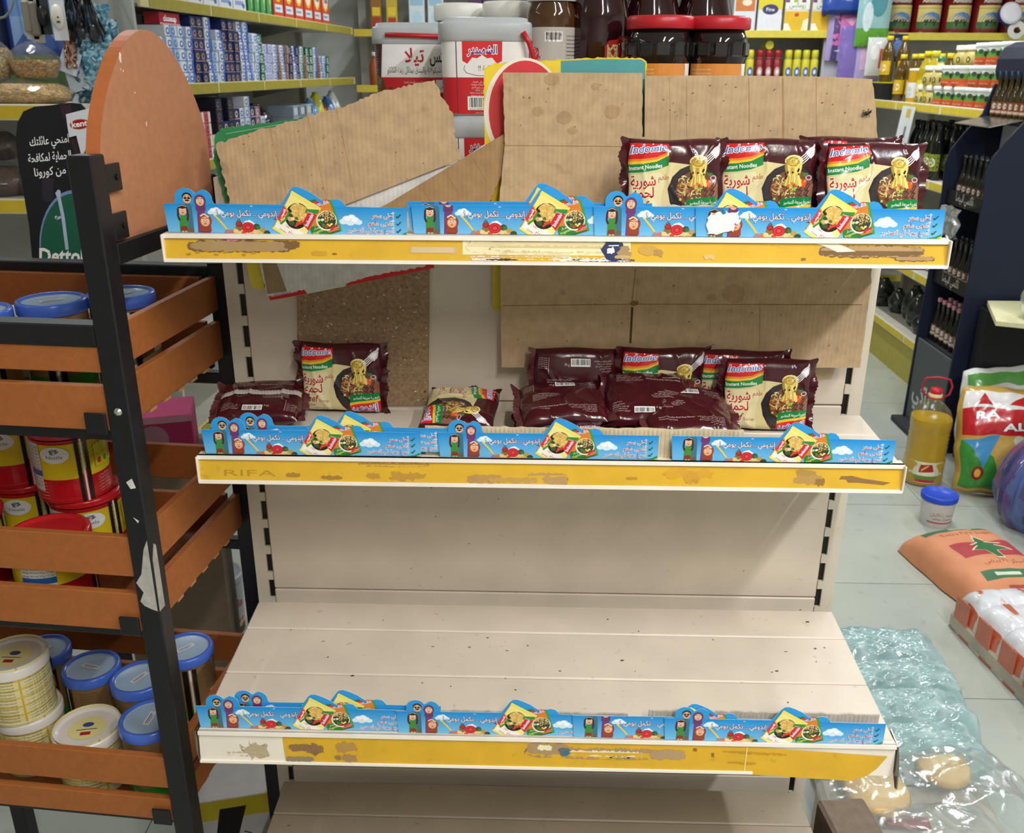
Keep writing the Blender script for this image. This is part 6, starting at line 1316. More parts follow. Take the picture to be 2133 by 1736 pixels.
p = atY(2125, 62, 4.8); mb = MB(); mb.tube([(.055*(1-t*.0005)*math.cos(t*.35)*(.4+t/110), 0, .05*math.sin(t*.35)*(.4+t/110)) for t in range(70)], .006, '#e4e2da', 6); tag(mb.build('rope_coil', 'satin', T=TR((p.x, 4.84, p.z))), 'white coil of cord hanging at the top right photo edge', 'coil')
# goods on the high shelf at the back centre and the corner
def purp(a): a.ell(0, .08, .03, .05, '#3a4a9c', 16); a.ell(0, .08, .015, .03, '#b8a0c8', 12); a.rect(-.04, .02, .04, .035, '#c8c0d0')
PU = boxart('detergent_pack', 'paper', (.085, .12, .22), '#4a2c4a', purp, 'detergent pack')
for i in range(7): PU.put(TR((-.42+i*.098, 4.98, 1.8355)), 'dark purple detergent pack on the high shelf at the back centre', 'purple detergent packs at the back centre')
for i in range(5):
    mb = MB().lathe([(.03, 0), (.034, .01), (.034, .14), (.014, .18), (.014, .2), (0, .2)], ('#3a8a8a', '#2f7a7a', '#d8d4c8', '#c9d4d8', '#3a8a8a')[i], 16); tag(mb.build('bottle', 'satin', T=TR((.30+i*.082, 4.97, 1.8355))), '%s bottle on the high shelf at the back centre' % ('teal', 'dark teal', 'cream white', 'pale blue white', 'farther teal')[i], 'bottle')
def clearpk(a): a.ell(0, .08, .03, .04, '#a8c8d8', 14); a.rect(-.04, .15, .04, .19, '#8ab0c8')
CP = boxart('wrapped_pack', 'paper', (.10, .14, .24), '#c2cdd2', clearpk, 'pack')
for i in range(2): CP.put(TR((-.80+i*.12, 5.0, 1.8355), .1), 'pale blue wrapped pack on the high corner shelf', 'pale wrapped packs on the corner shelf')
for i, (c, a_) in enumerate((('#8a5a20', '#d8b82a'), ('#b8a030', '#a02a20'))): boxart('detergent_pack', 'paper', (.07, .1, .2), c, lambda a: (a.rect(-.025, .02, .025, .08, '#a83224'), a.rect(-.025, .09, .025, .14, '#d8b82a')), 'pack').put(TR((-1.06+i*.10, 5.0, 1.8355), .1), ('brown and red pack on the high corner shelf', 'gold and red pack on the high corner shelf')[i])
for i, c in enumerate(('#a8552a', '#2f3030', '#8a4a24')):
    mb = MB().lathe([(.03, 0), (.036, .01), (.036, .13), (.016, .17), (.016, .185), (.02, .187), (.02, .21), (0, .21)], c, 16, cols=[c]*4+['#d8d8d8']*3); tag(mb.build('bottle', 'satin', T=TR((-1.08+i*.10, 4.96, 1.5005))), '%s bottle with a white cap on the corner shelf' % ('amber', 'black', 'brown')[i], 'bottle')
# ================================================================ TUBS AND JARS ON THE REAR SHELF
SZ = 1.3963
def drip(a, x0, x1, ytop, ybase, dep, col):
    pts = [(x0, ytop), (x1, ytop)]; n = 8; w = x1-x0
    pts2 = []
    for k in range(n+1):
        x = x1-w*k/n; pts2 += [(x, ybase-dep*(.2+.8*(abs((k/n)-.5)*2)**1.2)*(1 if k % 2 else .55))]
    a.poly(pts+pts2, col)
def tub_front(a):
    a.rect(-.073, 0, .073, .118, '#eceaea'); a.rect(-.073, .0, .073, .056, '#c4202a'); a.rect(-.046, .0, -.0445, .118, '#4a3a3c')
    drip(a, -.036, .026, .114, .092, .020, '#d8262e'); a.text('الشهبندر', -.005, .092, .017, '#233a8c', al='C', out='#fff', ow=.06, bold=.02, w=.046)
    a.text('وبندق زيادة !!', .012, .066, .012, '#2a2426', al='C', w=.046); a.stroke([(-.032, .074), (-.034, .069), (-.03, .063), (-.015, .059), (.01, .058)], .0007, '#2a2426')
    for k, (t, w) in enumerate((('الوزن مدون على الغطاء', .034), ('Weight written on the cover', .038), ('صالح لمدة عام من تاريخ الإنتاج', .036), ('المدون على الغطاء', .026), ('Valid for one year from the date of production', .042), ('Production date is written on the cover', .038))): a.text(t, -.004, .048-k*.0042, .0036, '#f4d8d4', al='C', w=w)
    a.barcode(-.029, .006, .015, .027, 4); a.text('6221000973196', -.007, .0065, .004, '#222', al='C', w=.038); a.text('صنع في مصر', -.008, -.001+.002, .0034, '#f4d8d4', al='C', w=.018)
def tub_side(a):
    a.rect(-.073, 0, .073, .118, '#eceaea'); a.rect(-.073, .0, .073, .054, '#c4202a'); a.poly([(-.073, 0), (-.062, 0), (-.050, .118), (-.073, .118)], '#4a1e24'); a.poly([(-.073, .03), (-.063, .01), (-.056, .05), (-.066, .06)], '#5a8a4a'); a.poly([(-.066, 0), (-.05, .0), (-.046, .03), (-.055, .055), (-.06, .03)], '#6a3420'); a.ell(-.04, .035, .004, .003, '#6a3a24', 10)
    a.text('مكس', .066, .080, .030, '#1a1416', al='R', w=.034, bold=.02); a.text('تيلا', .022, .080, .032, '#b01c2c', al='R', w=.034, bold=.02)
    a.text('كريمة شيكولاتة والبندق ببدائل زبدة الكاكاو', .068, .062, .014, '#2a2426', al='R', w=.112)
    for k, (t, w) in enumerate((('انتاج شركة الشهبندر للصناعة والتجارة', .046), ('مدينة بدر المنطقة الصناعية الأولى', .042), ('قطعة رقم ٣٢', .022), ('ت ٠٢٢٨٦', .03))): a.text(t, .030, .044-k*.0065, .0052, '#f4d8d4', al='R', w=w)
    a.rect(.042, .028, .07, .05, '#f2eeee'); a.text('مكس', .066, .036, .010, '#1a1416', al='R', w=.018)
def squarefn(hw, z0, T=None, taper=0):    # print on the front (-y) side of a rounded square tub
    def fn(u, v, h):
        x = max(-hw*.98, min(hw*.98, u)); y = -hw*(max(0, 1-abs(x/hw)**5))**.2*(1+taper*v); return (x*(1+taper*v), y-h-.0002, z0+v)
    return fn
def bucket(side, lab, T, handle):
    t = thing('spread_bucket', lab, 'bucket', T=T, group='white and red square spread buckets'); hw = .0725
    prof = [(hw*.94, 0), (hw*.96, .004), (hw*1.0, .118), (hw*1.0, .120)]; MB().lathe(prof, '#eceaea', 160, sq=5).build('bucket_body', 'satin', t)
    m = MB(); a = Art(); (tub_side if side else tub_front)(a); a.emit(m, squarefn(hw*.968, .002, taper=.366), cell=.0035, h0=.0010); m.build('label', 'paper', t)
    l = MB().lathe([(hw*1.03, .112), (hw*1.06, .114), (hw*1.06, .138), (hw*1.04, .141), (hw*.98, .142), (hw*.96, .147), (hw*.9, .148), (0, .148)], '#d4dade', 48, sq=5); l.build('lid', 'frost', t)
    h = MB()
    if handle: h.tube([(-.045, -hw*1.09, .127), (.0, -hw*1.10, .126), (.07, -hw*1.09, .124)], .0042, '#c01f2c', 8)
    else:
        h.tube([(.060, -hw*1.075, .126), (.070, -hw*1.06, .110), (.0775, -hw*.98, .088), (.078, -hw*.94, .062)], .0042, '#c01f2c', 8); h.ell if 0 else None
        st_ = Art(); st_.poly([(.068+.011*(1 if k % 2 else .72)*math.cos(k*PI/8), .062+.011*(1 if k % 2 else .72)*math.sin(k*PI/8)) for k in range(16)], '#a81c26'); st_.emit(h, lambda u, v, hh: (u, -hw*.92-hh, v), h0=.002)
    h.build('handle', 'satin', t, 'red plastic handle'); return t
bx0 = -.110
bucket(0, 'square spread bucket in the lower layer, seen between the two cardboards', TR((bx0+.002, .235, SZ), .05), 0)
bucket(0, 'square spread bucket with barcode front on top of another one', TR((bx0, .233, SZ+.1483), .06), 0)
bucket(1, 'square spread bucket of the lower layer, hidden behind the tilted board', TR((-.246, .42, SZ), -.03), 1)
bucket(1, 'square spread bucket at the left with its red handle across the rim', TR((-.246, .42, SZ+.1483), -.03), 1)
def sjar(h, r, body, cap, lab, art, nm, capr=1.0, caph=.028, facet=False):
    def mk():
        mb = MB(); pr = [(r*.9, 0), (r, .006), (r, h*.66), (r*.97, h*.72), (r*.84, h-caph-.004), (r*.84, h-caph)]
        if facet: pr = [(r*.94, 0), (r*.96, .006), (r*.96, h*.55), (r, h*.57), (r, h*.76), (r*.93, h*.80), (r*.86, h-caph)]
        mb.lathe(pr, body, 32)
        if facet:
            for k in range(12):
                a_ = 2*PI*k/12; mb.box((math.cos(a_)*r*.985, math.sin(a_)*r*.985, h*.665), (.006, r*.42, h*.15), '#1a1614', None, .0025, a_)
        if art: a = Art(); art(a); a.emit(mb, cylfn(r*(.965 if facet else 1.002)), cell=.01, h0=.0006)
        o = mb.build(nm, 'jar'); o['category'] = 'jar'
        MB().lathe([(r*.93*capr, h-caph), (r*.96*capr, h-caph+.002), (r*.96*capr, h-.004), (r*.9*capr, h), (r*.8*capr, h-.001), (0, h-.001)], cap, 40).build('lid', 'satin', o); return o
    return Proto(mk)
def nl(a): a.rect(-.09, .01, .09, .105, '#b9b2ac'); a.text('nutella', -.02, .055, .04, '#c42430', al='R', w=.09, bold=.03); a.barcode(-.012, .082, .018, .098, 8); [a.text('hazelnut spread', .026, .09-k*.006, .004, '#3a3230', w=.02) for k in range(11)]; a.blob(-.022, .03, .006, .006, '#8a9a2a', 3, 12); a.blob(-.012, .03, .004, .004, '#a8b040', 4, 12)
SJ = sjar(.180, .045, '#4a2e16', '#e6e4de', None, nl, 'spread_jar', capr=1.0, caph=.034)
def ml(a): a.poly([(.008, .02), (.008, .076), (.014, .084), (.03, .086), (.036, .092), (.07, .092), (.07, .02)], '#b8302a'); a.rect(.012, .03, .032, .078, '#e2cf9a'); [a.text('Ingredients dates sugar pure', .014, .073-k*.006, .0038, '#5a4a30', w=.016) for k in range(7)]; a.poly([(.036, .03), (.07, .03), (.07, .088), (.044, .088)], '#d8962a'); a.text('Ou', .040, .07, .018, '#fff', w=.022, bold=.03, out='#6a2a6a'); a.ell(.052, .044, .012, .01, '#a8302a', 12)
MJ = sjar(.180, .052, '#2a0e12', '#d8b81e', None, ml, 'molasses_jar', capr=1.04, caph=.020)
def rl(a): a.rect(-.05, .0, .052, .078, '#d88a3c'); a.rect(.044, .0, .06, .078, '#e8e2da'); [a.text('fruit jam sugar pectin water', -.046, .068-k*.006, .0042, '#f4e0c4', w=.034) for k in range(4)]; [a.text('مربى فاكهة سكر ماء', -.008, .045-k*.006, .005, '#f4e0c4', al='R', w=.026) for k in range(5)]; a.rect(-.03, .0, .01, .006, '#241a14'); a.poly([(.042, .078), (.048, .06), (.042, .04), (.05, .02), (.046, 0), (.056, 0), (.056, .078)], '#f2eee8')
RJ = sjar(.150, .053, '#181012', '#b8202c', None, rl, 'jam_jar', capr=1.08, caph=.020, facet=True)
def two(pr, px, y, h, lab, grp, rz=0, lower=True):
    x = atY(px, 80, y).x
    if lower: pr.put(TR((x, y, SZ), rz), lab.split(',')[0]+', lower of its pair', grp)
    pr.put(TR((x, y, SZ+h+.0005), rz), lab, grp)
two(RJ, 1374, .215, .15, 'red lidded jam jar with an orange label, left of the two', 'jam jars behind the kraft carton')
two(RJ, 1491, .235, .15, 'red lidded jam jar with an orange label, right of the two', 'jam jars behind the kraft carton')
two(MJ, 1247, .305, .18, 'dark molasses jar with a yellow lid, leftmost of three', 'molasses jars behind the kraft carton')
two(MJ, 1353, .345, .18, 'dark molasses jar with a yellow lid, middle one behind the jam jar', 'molasses jars behind the kraft carton', .2)
two(MJ, 1462, .365, .18, 'dark molasses jar with a yellow lid, rightmost of three', 'molasses jars behind the kraft carton', -.8)
two(SJ, 1149, .30, .18, 'spread jar with white cap and grey label by the molasses jars', 'spread jars behind the buckets')
SK = sjar(.166, .052, '#3c2616', '#eae8e2', None, None, 'spread_jar', capr=1.0, caph=.030)
for px, y, lab in ((850, .455+.0, 'white capped spread jar behind the left bucket'), (960, .46, 'white capped spread jar behind the front bucket'), (1062, .40, 'white capped spread jar right behind the front bucket')):
    two(SK, px, y, .166, lab, 'white capped jars behind the buckets') if px != 850 else None
x = atY(853, 30, .4575).x
two(SK, 870, .46, .166, 'white capped spread jar behind the left bucket', 'white capped jars behind the buckets') if 0 else None
bk = thing('jar_tray', 'low carton block behind the buckets with white capped jars on it', 'box', group=None) if 0 else None
# ================================================================ LEFT AISLE WALL SHELVES
A0 = Vector((-1.372, 1.95, 0)); B0 = Vector((-1.185, 4.78, 0)); DV = (B0-A0).normalized(); LN = (B0-A0).length; NV_ = Vector((-DV.y, DV.x, 0)); ANG = math.atan2(DV.y, DV.x)
def LT(s, z, d=0, rz=0): p = A0+DV*s+NV_*d; return TR((p.x, p.y, z), ANG-PI/2+rz)   # local -x... box fronts look along +x
def LP(px, py):
    o = Vector((CX, CY, CZ)); r = ray(px, py); n = Vector((NV_.x, NV_.y, 0)); t = (A0-o).dot(n)/r.dot(n); q = o+r*t; return (q-A0).dot(DV), q.z
la = thing('aisle_shelving', 'long cream shelving with shade-dulled yellow rails along the left aisle', 'shelving', T=LT(0, 0))
MB().box((-.36, LN/2, 1.2), (.02, LN, 2.4), '#b4b5ac').build('back_panel', 'cream', la)
for y in (.02, LN*.5, LN-.02): MB().box((-.335, y, 1.2), (.03, .05, 2.4), '#a9a8a0').build('upright', 'cream', la)
LZ = (2.15, 1.842, 1.552, 1.262, .95, .6, .25)
for z in LZ:
    sh = MB().box((-.17, LN/2, z-.012), (.33, LN, .022), '#b5b3a8').build('shelf', 'cream', la)
    mb = MB().box((-.001, LN/2, z-.014), (.012, LN, .042), '#c8bc8a', b=.002); [mb.box((.006, .33+.55*k, z-.014), (.002, .53, .034), '#9c8f36') for k in range(5)]; mb.build('price_rail', 'yellow', sh)  # inserts darkened: the aisle's dim light is put into their yellow
    for y in (.9, 1.9) if z < 2 else (): MB().prism([(0, 0), (-.33, 0), (-.33, -.07)], 0, .003, '#9c9c94', Matrix(((1, 0, 0, 0), (0, 0, 1, y), (0, 1, 0, z-.024), (0, 0, 0, 1)))).build('bracket', 'cream', sh)
def endbox(name, w, h, d, col, art, cat, m='paper'):      # front looks along local +x
    def mk():
        mb = MB().box((-d/2, 0, h/2), (d, w, h), col, b=.0015); a = Art(); art(a, w, h); a.emit(mb, lambda u, v, hh: (hh, u, v), h0=.0004); o = mb.build(name, m); o['category'] = cat; return o
    return Proto(mk)
def tp(c1, c2, c3):
    def f(a, w, h): a.rect(-w/2, 0, w/2, h, c1); a.rect(w*.15, 0, w/2, h, c2); a.ell(-w*.08, h*.5, w*.26, h*.30, c3, 14); a.ell(-w*.06, h*.52, w*.15, h*.16, c1, 10); a.rect(-w*.45, h*.05, w*.5, h*.12, c3)
    return f
TPV = {k: endbox('toothpaste_box', .058, .041, .19, c[0], tp(*c), 'toothpaste box') for k, c in dict(w=('#d8dde4', '#7f9ccc', '#3a5a9c'), b=('#d2d8e2', '#4a6cb8', '#2f4a94'), n=('#1f2c66', '#1a2450', '#a88a6a'), s=('#9fb4d0', '#c8d4e2', '#4a6aa8'), l=('#c2c4dc', '#a8acd4', '#6a78b4'), g=('#2c5a48', '#3a7058', '#c8d8cc'), r=('#8a6a62', '#a88a80', '#3a3030'), k=('#c8d8d8', '#5a9a8c', '#2f5a64')).items()}
NMV = dict(w='white and pale blue', b='white and blue', n='navy and gold', s='pale blue', l='lilac white', g='dark green', r='dull brown', k='white and teal')
order = [('w', 4), ('w', 5), ('s', 5), ('w', 5), ('b', 5), ('n', 6), ('n', 6), ('b', 6), ('s', 4), ('b', 5), ('n', 6), ('n', 6), ('n', 5), ('b', 6), ('b', 6), ('s', 5), ('w', 5), ('g', 5), ('l', 4), ('l', 4), ('w', 4), ('r', 4), ('w', 4), ('r', 4), ('n', 4), ('b', 4), ('n', 4), ('k', 4), ('r', 3), ('g', 4), ('g', 4), ('b', 4), ('r', 3), ('b', 3), ('w', 3), ('g', 3)]
for i, (k, n) in enumerate(order):
    s = .16+i*.0605
    for lv in range(n):
        TPV[k].put(LT(s+.003*math.sin(lv*2.1+i), 1.5525+lv*.0415, .012+.004*math.sin(i*1.7+lv)), NMV[k]+' toothpaste box in a stacked column on the left aisle shelf', NMV[k]+' toothpaste boxes on the left aisle')
s_, z_ = LP(290, 56)
endbox('toothpaste_box', .17, .042, .06, '#a81f34', lambda a, w, h: (a.text('closeup', 0, .012, .028, '#fff', al='C', w=.11, bold=.03), a.rect(-w/2, 0, w/2, .005, '#d8a0a8')), 'toothpaste box').put(LT(.27, 1.5525+5*.0415+.001, .02), 'red box with white lettering lying on top of the nearest toothpaste columns')
SPV = {k: endbox('soap_box', .062, .046, .12, c[0], tp(*c), 'soap box') for k, c in dict(k=('#1c1e30', '#242840', '#6a5a58'), w=('#c8ccd4', '#8a9cc0', '#4a5a88'), r=('#b0525a', '#d8c8cc', '#8a1f2c'), b=('#1c2a5c', '#1a2450', '#c8b8a0'), p=('#8a6a74', '#7a5a66', '#c8b4b8'), y=('#c8c48a', '#8aa0b0', '#5a6a3a')).items()}
NMS = dict(k='black', w='white and grey blue', r='red and white', b='navy blue', p='dull mauve', y='pale yellow')
for i, (k, n) in enumerate([('y', 5), ('r', 4), ('r', 4), ('y', 2), ('k', 5), ('b', 3), ('k', 5), ('b', 4), ('w', 4), ('w', 5), ('b', 4), ('p', 4), ('w', 3)]):
    s = .36+i*.0645
    for lv in range(n): SPV[k if not (k == 'k' and lv < 2) else 'b'].put(LT(s, 1.2625+lv*.0465, .01), NMS[k if not (k == 'k' and lv < 2) else 'b']+' soap box stacked on the lower left aisle shelf', NMS[k if not (k == 'k' and lv < 2) else 'b']+' soap boxes on the left aisle')
def lbag(s, z, h, r, seed, cols, lab, d=.12): tag(bagmesh(h, r, seed, cols).build('wrapped_pack', 'bale', T=LT(s, z, d)), lab, 'pack')
lbag(1.32, 1.2625, .19, .10, 41, ['#1a1620', '#262030'], 'black shiny pack on the lower left aisle shelf beside the soap boxes'); lbag(1.50, 1.2625, .10, .08, 42, ['#3a6a34', '#2f5a2c'], 'green shiny pack on the lower left aisle shelf')
for i, (c, w) in enumerate((('#8a98a8', 'grey blue'), ('#7a8490', 'dark grey blue'), ('#9aa8b4', 'pale grey blue'))):
    for lv in range(3): endbox('wrapped_pack', .11, .055, .14, c, lambda a, w, h: (a.rect(-w*.4, h*.2, w*.1, h*.8, '#b8c2cc'), a.rect(w*.2, h*.1, w*.4, h*.9, '#5a4a50')), 'pack').put(LT(1.68+i*.118, 1.2625+lv*.0555, .02), w+' wrapped pack in a pile on the lower left aisle shelf', w+' packs on the lower left aisle shelf')
for i, (c, n_) in enumerate((('#a8b83a', 'yellow green'), ('#6a9ac0', 'sky blue'), ('#c8c23a', 'yellow'), ('#8a2a2c', 'dark red'), ('#4a78b8', 'blue'), ('#d8dcdc', 'white'))): lbag(2.06+i*.115, 1.2625, .16+.03*(i % 3), .055, 50+i, [c], n_+' pack at the far end of the lower left aisle shelf', .1)
# top shelf: white boxes, green boxes, red detergent boxes
def wb(a, w, h): a.rect(-w/2, 0, w/2, h, '#d4d8de'); a.rect(-w*.35, h*.12, w*.3, h*.2, '#8a9cc8'); a.rect(-w*.35, h*.3, w*.1, h*.36, '#b0bcd4'); a.ell(w*.3, h*.12, w*.1, h*.05, '#4a64a8', 10)
def gb_(a, w, h): a.rect(-w/2, 0, w/2, h, '#2a6a3c'); a.poly([(-w/2, 0), (w*.2, 0), (-w*.1, h), (-w/2, h)], '#4a9a4c'); a.ell(w*.1, h*.4, w*.25, h*.2, '#8ac060', 14); a.stroke([(w*.1, h*.1), (w*.2, h*.3)], w*.06, '#e4ecd8')
def td(a, w, h): a.rect(-w/2, 0, w/2, h, '#c8482c'); a.rect(-w/2, 0, w/2, h*.04, '#d86a44'); a.ell(0, h*.52, w*.38, h*.24, '#e2b42e', 24); a.ell(0, h*.52, w*.30, h*.185, '#e8dcc8', 24); a.text('Tide', 0, h*.46, h*.16, '#24388c', al='C', w=w*.52, bold=.04); a.rect(-w*.36, h*.10, w*.4, h*.24, '#cfd8e0'); a.rect(-w*.3, h*.15, w*.2, h*.19, '#7a94b8')
WB, GB_, TD = endbox('carton_box', .15, .22, .2, '#d4d8de', wb, 'box'), endbox('detergent_box', .075, .24, .16, '#2a6a3c', gb_, 'detergent box'), endbox('detergent_box', .145, .25, .18, '#c8482c', td, 'detergent box')
for i in range(5): WB.put(LT(.36+i*.158, 1.8425, .02), 'white and pale blue carton on the high left aisle shelf', 'white cartons on the high left aisle shelf')
for i in range(4): GB_.put(LT(1.135+i*.083, 1.8425, .02), 'green detergent box on the high left aisle shelf between white and red ones', 'green detergent boxes on the high left shelf')
for i in range(6): TD.put(LT(1.50+i*.165, 1.8425, .015), 'red detergent box with a yellow round emblem on the high left aisle shelf', 'red detergent boxes on the high left shelf')
lbag(.58, 1.5525, .15, .05, 60, ['#7aa88c', '#a8c8b4'], 'clear green pack standing on the toothpaste shelf', -.06) if 0 else None
# ================================================================ LEFT END SHELVES WITH SEEDS AND HANGING GOODS
EX0, EX1, EY = -2.30, -1.30, 1.30
ec = thing('end_shelving', 'cream end shelving with yellow rails and a hanging board at the far left', 'shelving')
MB().box(((EX0+EX1)/2, 1.72, 1.2), (EX1-EX0, .02, 2.4), '#a8a9a4').build('back_panel', 'cream', ec)
for x in (EX0, EX1-.1): MB().box((x+.02, 1.69, 1.2), (.04, .04, 2.4), '#a09f98').build('upright', 'cream', ec)
for z in (1.512, 1.248, .95, .5, .15):
    x1 = EX1-.05
    sh = MB().box(((EX0+x1)/2, 1.505, z-.012), (x1-EX0, .40, .024), '#c9c6ba').build('shelf', 'cream', ec)
    mb = MB().box(((EX0+x1)/2, EY, z-.018), (x1-EX0, .012, .044), '#d8cfae', b=.002); mb.box(((EX0+x1)/2, EY-.0065, z-.018), (x1-EX0-.02, .002, .034), '#d8b92c'); mb.build('price_rail', 'yellow', sh)
MB().box((-1.62, 1.70, 1.95), (.62, .015, .9), '#243a8c').build('blue_board', 'flat', ec, 'blue hanging board') if 0 else None
for x in (-1.66, -1.58, -1.50, -1.43, -1.375): MB().tube([(x, 1.71, 1.93), (x, 1.46, 1.935), (x, 1.45, 1.95)], .003, '#9a9a98', 6).build('hook', 'metal', ec)
mb = MB().box((0, .004, 0), (.24, .008, .46), '#2f4aa0'); a = Art(); a.poly([(-.12, -.23), (-.09, -.23), (-.09, .23), (-.12, .23)], '#1f3078'); a.rect(-.085, -.23, .12, .10, '#8fb0dc'); a.rect(-.085, -.04, .12, .10, '#6f98d4')
a.poly([(-.085, -.13), (-.05, -.09), (-.02, -.12), (.02, -.07), (.05, -.11), (.09, -.05), (.12, -.09), (.12, -.23), (-.085, -.23)], '#4a68b0'); a.poly([(-.085, -.17), (-.04, -.13), (0, -.16), (.05, -.13), (.12, -.19), (.12, -.23), (-.085, -.23)], '#33509c')
a.text('b', -.078, .03, .09, '#f4f6fa', w=.034); a.text('ita', .03, .02, .07, '#f4f6fa', w=.06); a.emit(mb, flatfn((0, 0, 0), (1, 0, 0), (0, 0, 1), (0, -1, 0)), h0=.0004)
p = atY(66, 40, 1.66); tag(mb.build('poster_board', 'flat', T=TR((p.x, 1.69, p.z+.05))), 'blue board with pale mountains and white letters behind the hanging packs', 'poster')
tag(MB().box((0, 0, 0), (.16, .05, .42), '#0e1838', b=.004).build('dark_case', 'flat', T=TR((atY(8, 40, 1.66).x-.09, 1.675, 1.80))), 'dark navy case with a cable beside the blue board at the far left', 'case')
mb = MB(); mb.tube([tuple(atY(a_, b_, 1.63)) for a_, b_ in ((26, -20), (27, 5), (22, 22), (10, 35), (-6, 40))], .004, '#8a8a88', 6); tag(mb.build('cable', 'satin'), 'grey cable hooked over the navy case at the top left corner', 'cable')
def blister(px, py, w, h, card, cols, lab, y=1.47, bulge=None):
    p = atY(px, py, y); t = thing('blister_pack', lab, 'blister pack', (p.x, y, p.z)); mb = MB().prism([(-w/2, -h/2), (w/2, -h/2), (w/2, h/2), (-w/2, h/2)], 0, .0015, card, YT(0)); a = Art(); a.rect(-w*.4, h*.28, w*.4, h*.45, '#2f3a7a'); a.text('USB', 0, h*.31, h*.1, '#e8e8ee', al='C', w=w*.5) if 0 else None; a.emit(mb, lambda u, v, hh: (u, -.0016-hh, v)); mb.tube([(0, 0, h/2-.004), (0, .0, max(h/2, 1.938-p.z))], .0012, '#c8c8c8', 5); mb.build('card', 'paper', t)
    b = MB(); (bulge or (lambda b: b.box((0, -.013, -h*.12), (w*.7, .022, h*.55), cols, None, .006)))(b); b.build('plug', 'satin', t); return t
blister(60, 20, .036, .16, '#b9b4ac', '#8a847a', 'grey tall blister pack hanging leftmost before the blue board'); blister(74, 24, .032, .17, '#b4aea6', '#7d776c', 'grey tall blister pack hanging second from left')
blister(91, 26, .034, .12, '#3a3c40', '#1c1c20', 'black plug pack hanging before the blue board', bulge=lambda b: b.ball((0, -.012, -.01), (.014, .012, .028), '#17171a'))
blister(121, 26, .042, .15, '#dfe2ea', '#e8e4da', 'white charger pack hanging right of the blue board', 1.44, bulge=lambda b: (b.ball((.003, -.014, -.012), (.019, .014, .034), '#e2dccf'), b.ball((.010, -.026, -.014), (.003, .003, .003), '#3a3a3a', 8, 6), b.box((.010, -.027, -.026), (.009, .003, .005), '#3a4a6a')))
# shiny strips, black combs and foil packs hanging on the hooks
def hang_strip(px, py, w, h, cols, lab, y, m='bale', seed=1, cat='foil strip'):
    p = atY(px, py, y); mb = MB()
    def fn(u, v): q = Vector((u*4+seed, v*h*40, seed)); return ((u-.5)*w*(1+.2*noise.noise(q)), -.012*math.sin(PI*u)+noise.noise(q*1.4)*.016, -h*v)
    def cc(u, v): return hx(cols[int((noise.noise(Vector((u*6+seed, v*h*70, 2)))+1)*len(cols)/2) % len(cols)])
    mb.grid(fn, 26, 90, cc); mb.grid(lambda u, v: tuple(Vector(fn(u, v))+Vector((0, .005, 0))), 12, 44, cols[0], flip=True); mb.tube([(0, 0, .0), (0, 0, max(.01, 1.938-p.z))], .0015, '#bdbdbd', 5)
    return tag(mb.build('foil_strip', m, T=TR((p.x, y, p.z))), lab, cat)
SV = ['#8fb4c8', '#c8dce6', '#4a7a94', '#2c4a5c', '#dfeef4']
hang_strip(190, 8, .09, .24, ['#6ab0d0', '#a8d4e4', '#4a94b8', '#cfe6ee'], 'sky blue shiny pack strip hanging nearest the terracotta board', 1.50, seed=3)
hang_strip(172, 56, .09, .27, SV, 'silver blue strip of sachets hanging beside the terracotta board', 1.52, seed=5); hang_strip(150, 72, .06, .22, SV, 'silver strip of sachets hanging second from the terracotta board', 1.54, seed=7); hang_strip(214, 40, .08, .30, SV, 'silver strip of sachets hanging half behind the terracotta board', 1.56, seed=9)
hang_strip(140, 60, .035, .11, ['#5a3a30', '#8a4a3a', '#c8a890', '#2a1c18'], 'brown and red strip hanging above the white papers', 1.50, seed=11)
def comb(px, py, seed, lab):
    p = atY(px, py, 1.47); mb = MB(); rr = random.Random(seed)
    for k in range(9): x = rr.uniform(-.035, .035); mb.tube([(x*.3, rr.uniform(-.01, .01), .05), (x, rr.uniform(-.02, .01), .0), (x*1.5, rr.uniform(-.02, .01), -.05-rr.uniform(0, .03))], .004, rr.choice(('#101014', '#1c1c22', '#2a2a32')), 6)
    mb.ball((.02, -.01, -.05), (.018, .008, .022), '#3a3a44', 12, 8); mb.ball((-.02, -.01, -.03), (.014, .008, .018), '#15151a', 12, 8); mb.ball((0, 0, .055), (.03, .016, .018), '#26262c', 14, 8, wob=.6, seed=seed); mb.tube([(0, 0, .06), (0, 0, max(.062, 1.938-p.z))], .0015, '#777', 5)
    return tag(mb.build('hanging_bunch', 'gloss', T=TR((p.x, 1.47, p.z))), lab, 'hanging bunch')
comb(150, 28, 1, 'bunch of black shiny items hanging left above the silver sachets'); comb(180, 30, 2, 'bunch of black shiny items hanging right above the silver sachets')
p = atY(152, 130, 1.5); mb = MB()
for k, (dx, dz, r_, c) in enumerate(((-.01, 0, .35, '#d8e2ee'), (.0, -.05, -.25, '#cfdbe8'), (.01, -.10, .5, '#dfe6ec'))): tag(MB().box((0, 0, 0), (.06, .004, .065), c).build('card_pack', 'paper', T=TR((p.x+dx, 1.50+k*.012, p.z+dz), 0, -.2, r_)), ('white and blue card leaning at the top beside the green board', 'white card leaning in the middle beside the green board', 'white card leaning lowest beside the green board')[k], 'card')
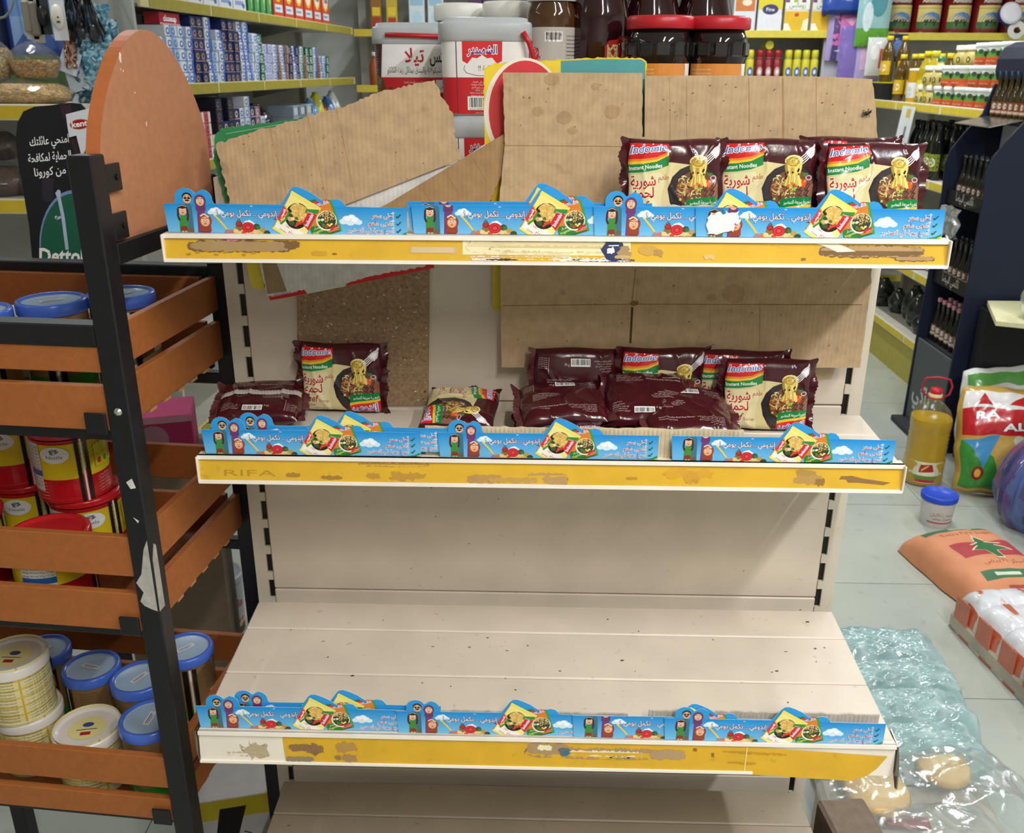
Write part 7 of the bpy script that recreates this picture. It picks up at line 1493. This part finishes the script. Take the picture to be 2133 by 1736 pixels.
# green rounded board and seed bags
g1 = px2([(22, 236), (24, 118), (60, 114), (105, 114), (125, 120), (142, 140), (149, 175), (152, 236)], 1.66)
tag(MB().prism(g1, 0, .008, '#4f6a3a', YT(1.66), '#5c7a44').build('display_board', 'flat'), 'rounded olive green board standing behind the seed bags', 'board')
def seedbag(lab, T, w, d, h, seed, col, top=None, frac=.6):
    t = thing('seed_bag', lab, 'seed bag', T=T)
    def fn(u, v, k=1): 
        a_ = 2*PI*u; q = (math.sin(PI*min(1, max(.0, .18+v*.82)))**.5 if v < .97 else .2); n_ = 1+.10*noise.noise(Vector((math.cos(a_)*2+seed, math.sin(a_)*2, v*3)))
        return (w/2*q*math.cos(a_)*n_*k, d/2*q*math.sin(a_)*n_*k, h*v)
    mb = MB(); rr = random.Random(seed); base = hx(col)
    mb.grid(lambda u, v: fn(u, v*frac, .95), 60, 22, lambda u, v: (lambda k: tuple(c*k for c in base))(rr.uniform(.55, 1.25))); mb.grid(lambda u, v: tuple(Vector(fn(u, frac, .95*(1-v)))), 40, 6, lambda u, v: (lambda k: tuple(c*k for c in base))(rr.uniform(.55, 1.25))); mb.build('seeds', 'grain', t)['kind'] = 'stuff'
    mb = MB(); mb.grid(fn, 40, 26, '#e4e8e4'); mb.build('bag', 'wrap', t); return t
def pz_(px, py, y): return atY(px, py, y)
p = pz_(60, 236, 1.42); seedbag('long clear bag of golden seeds lying at the edge of the upper seed shelf', TR((p.x, 1.42, 1.5125)), .28, .17, .072, 3, '#d8a868', frac=.8)
p = pz_(80, 185, 1.44); seedbag('clear bag of brown seeds with an empty crinkled top on the long bag', TR((p.x, 1.44, 1.5850)), .15, .12, .10, 5, '#c8935a', frac=.5)
p = pz_(2, 185, 1.42); seedbag('clear bag of pale seeds at the left photo edge on the upper seed shelf', TR((p.x-.01, 1.42, 1.5850)), .11, .14, .11, 7, '#d0b080', frac=.75)
p = pz_(20, 425, 1.42); seedbag('clear bag of dark brown goods on the lower seed shelf', TR((p.x-.02, 1.42, 1.2485)), .20, .2, .10, 9, '#5a3a28', frac=.8); seedbag('clear bag of dark brown goods lying on the other one', TR((p.x-.05, 1.46, 1.349)), .17, .16, .10, 11, '#4a2c20', frac=.8); p = pz_(58, 420, 1.42); seedbag('small shiny bag of brown goods behind the black sign', TR((p.x+.02, 1.44, 1.2485)), .10, .14, .09, 13, '#6a4434', frac=.8)
p = pz_(52, 520, 1.42)
for k, dx in enumerate((-.02, .02, .005)): tag(MB().ball((0, 0, .018), .019, '#d8502a', 14, 9).build('orange_ball', 'gloss', T=TR((p.x+dx, 1.36+.03*k-.0, .9505+(.0 if k < 2 else .0)))), ('orange round item left beside the black sign', 'orange round item right beside the black sign', 'orange round item behind two others by the black sign')[k], 'orange') if 0 else None
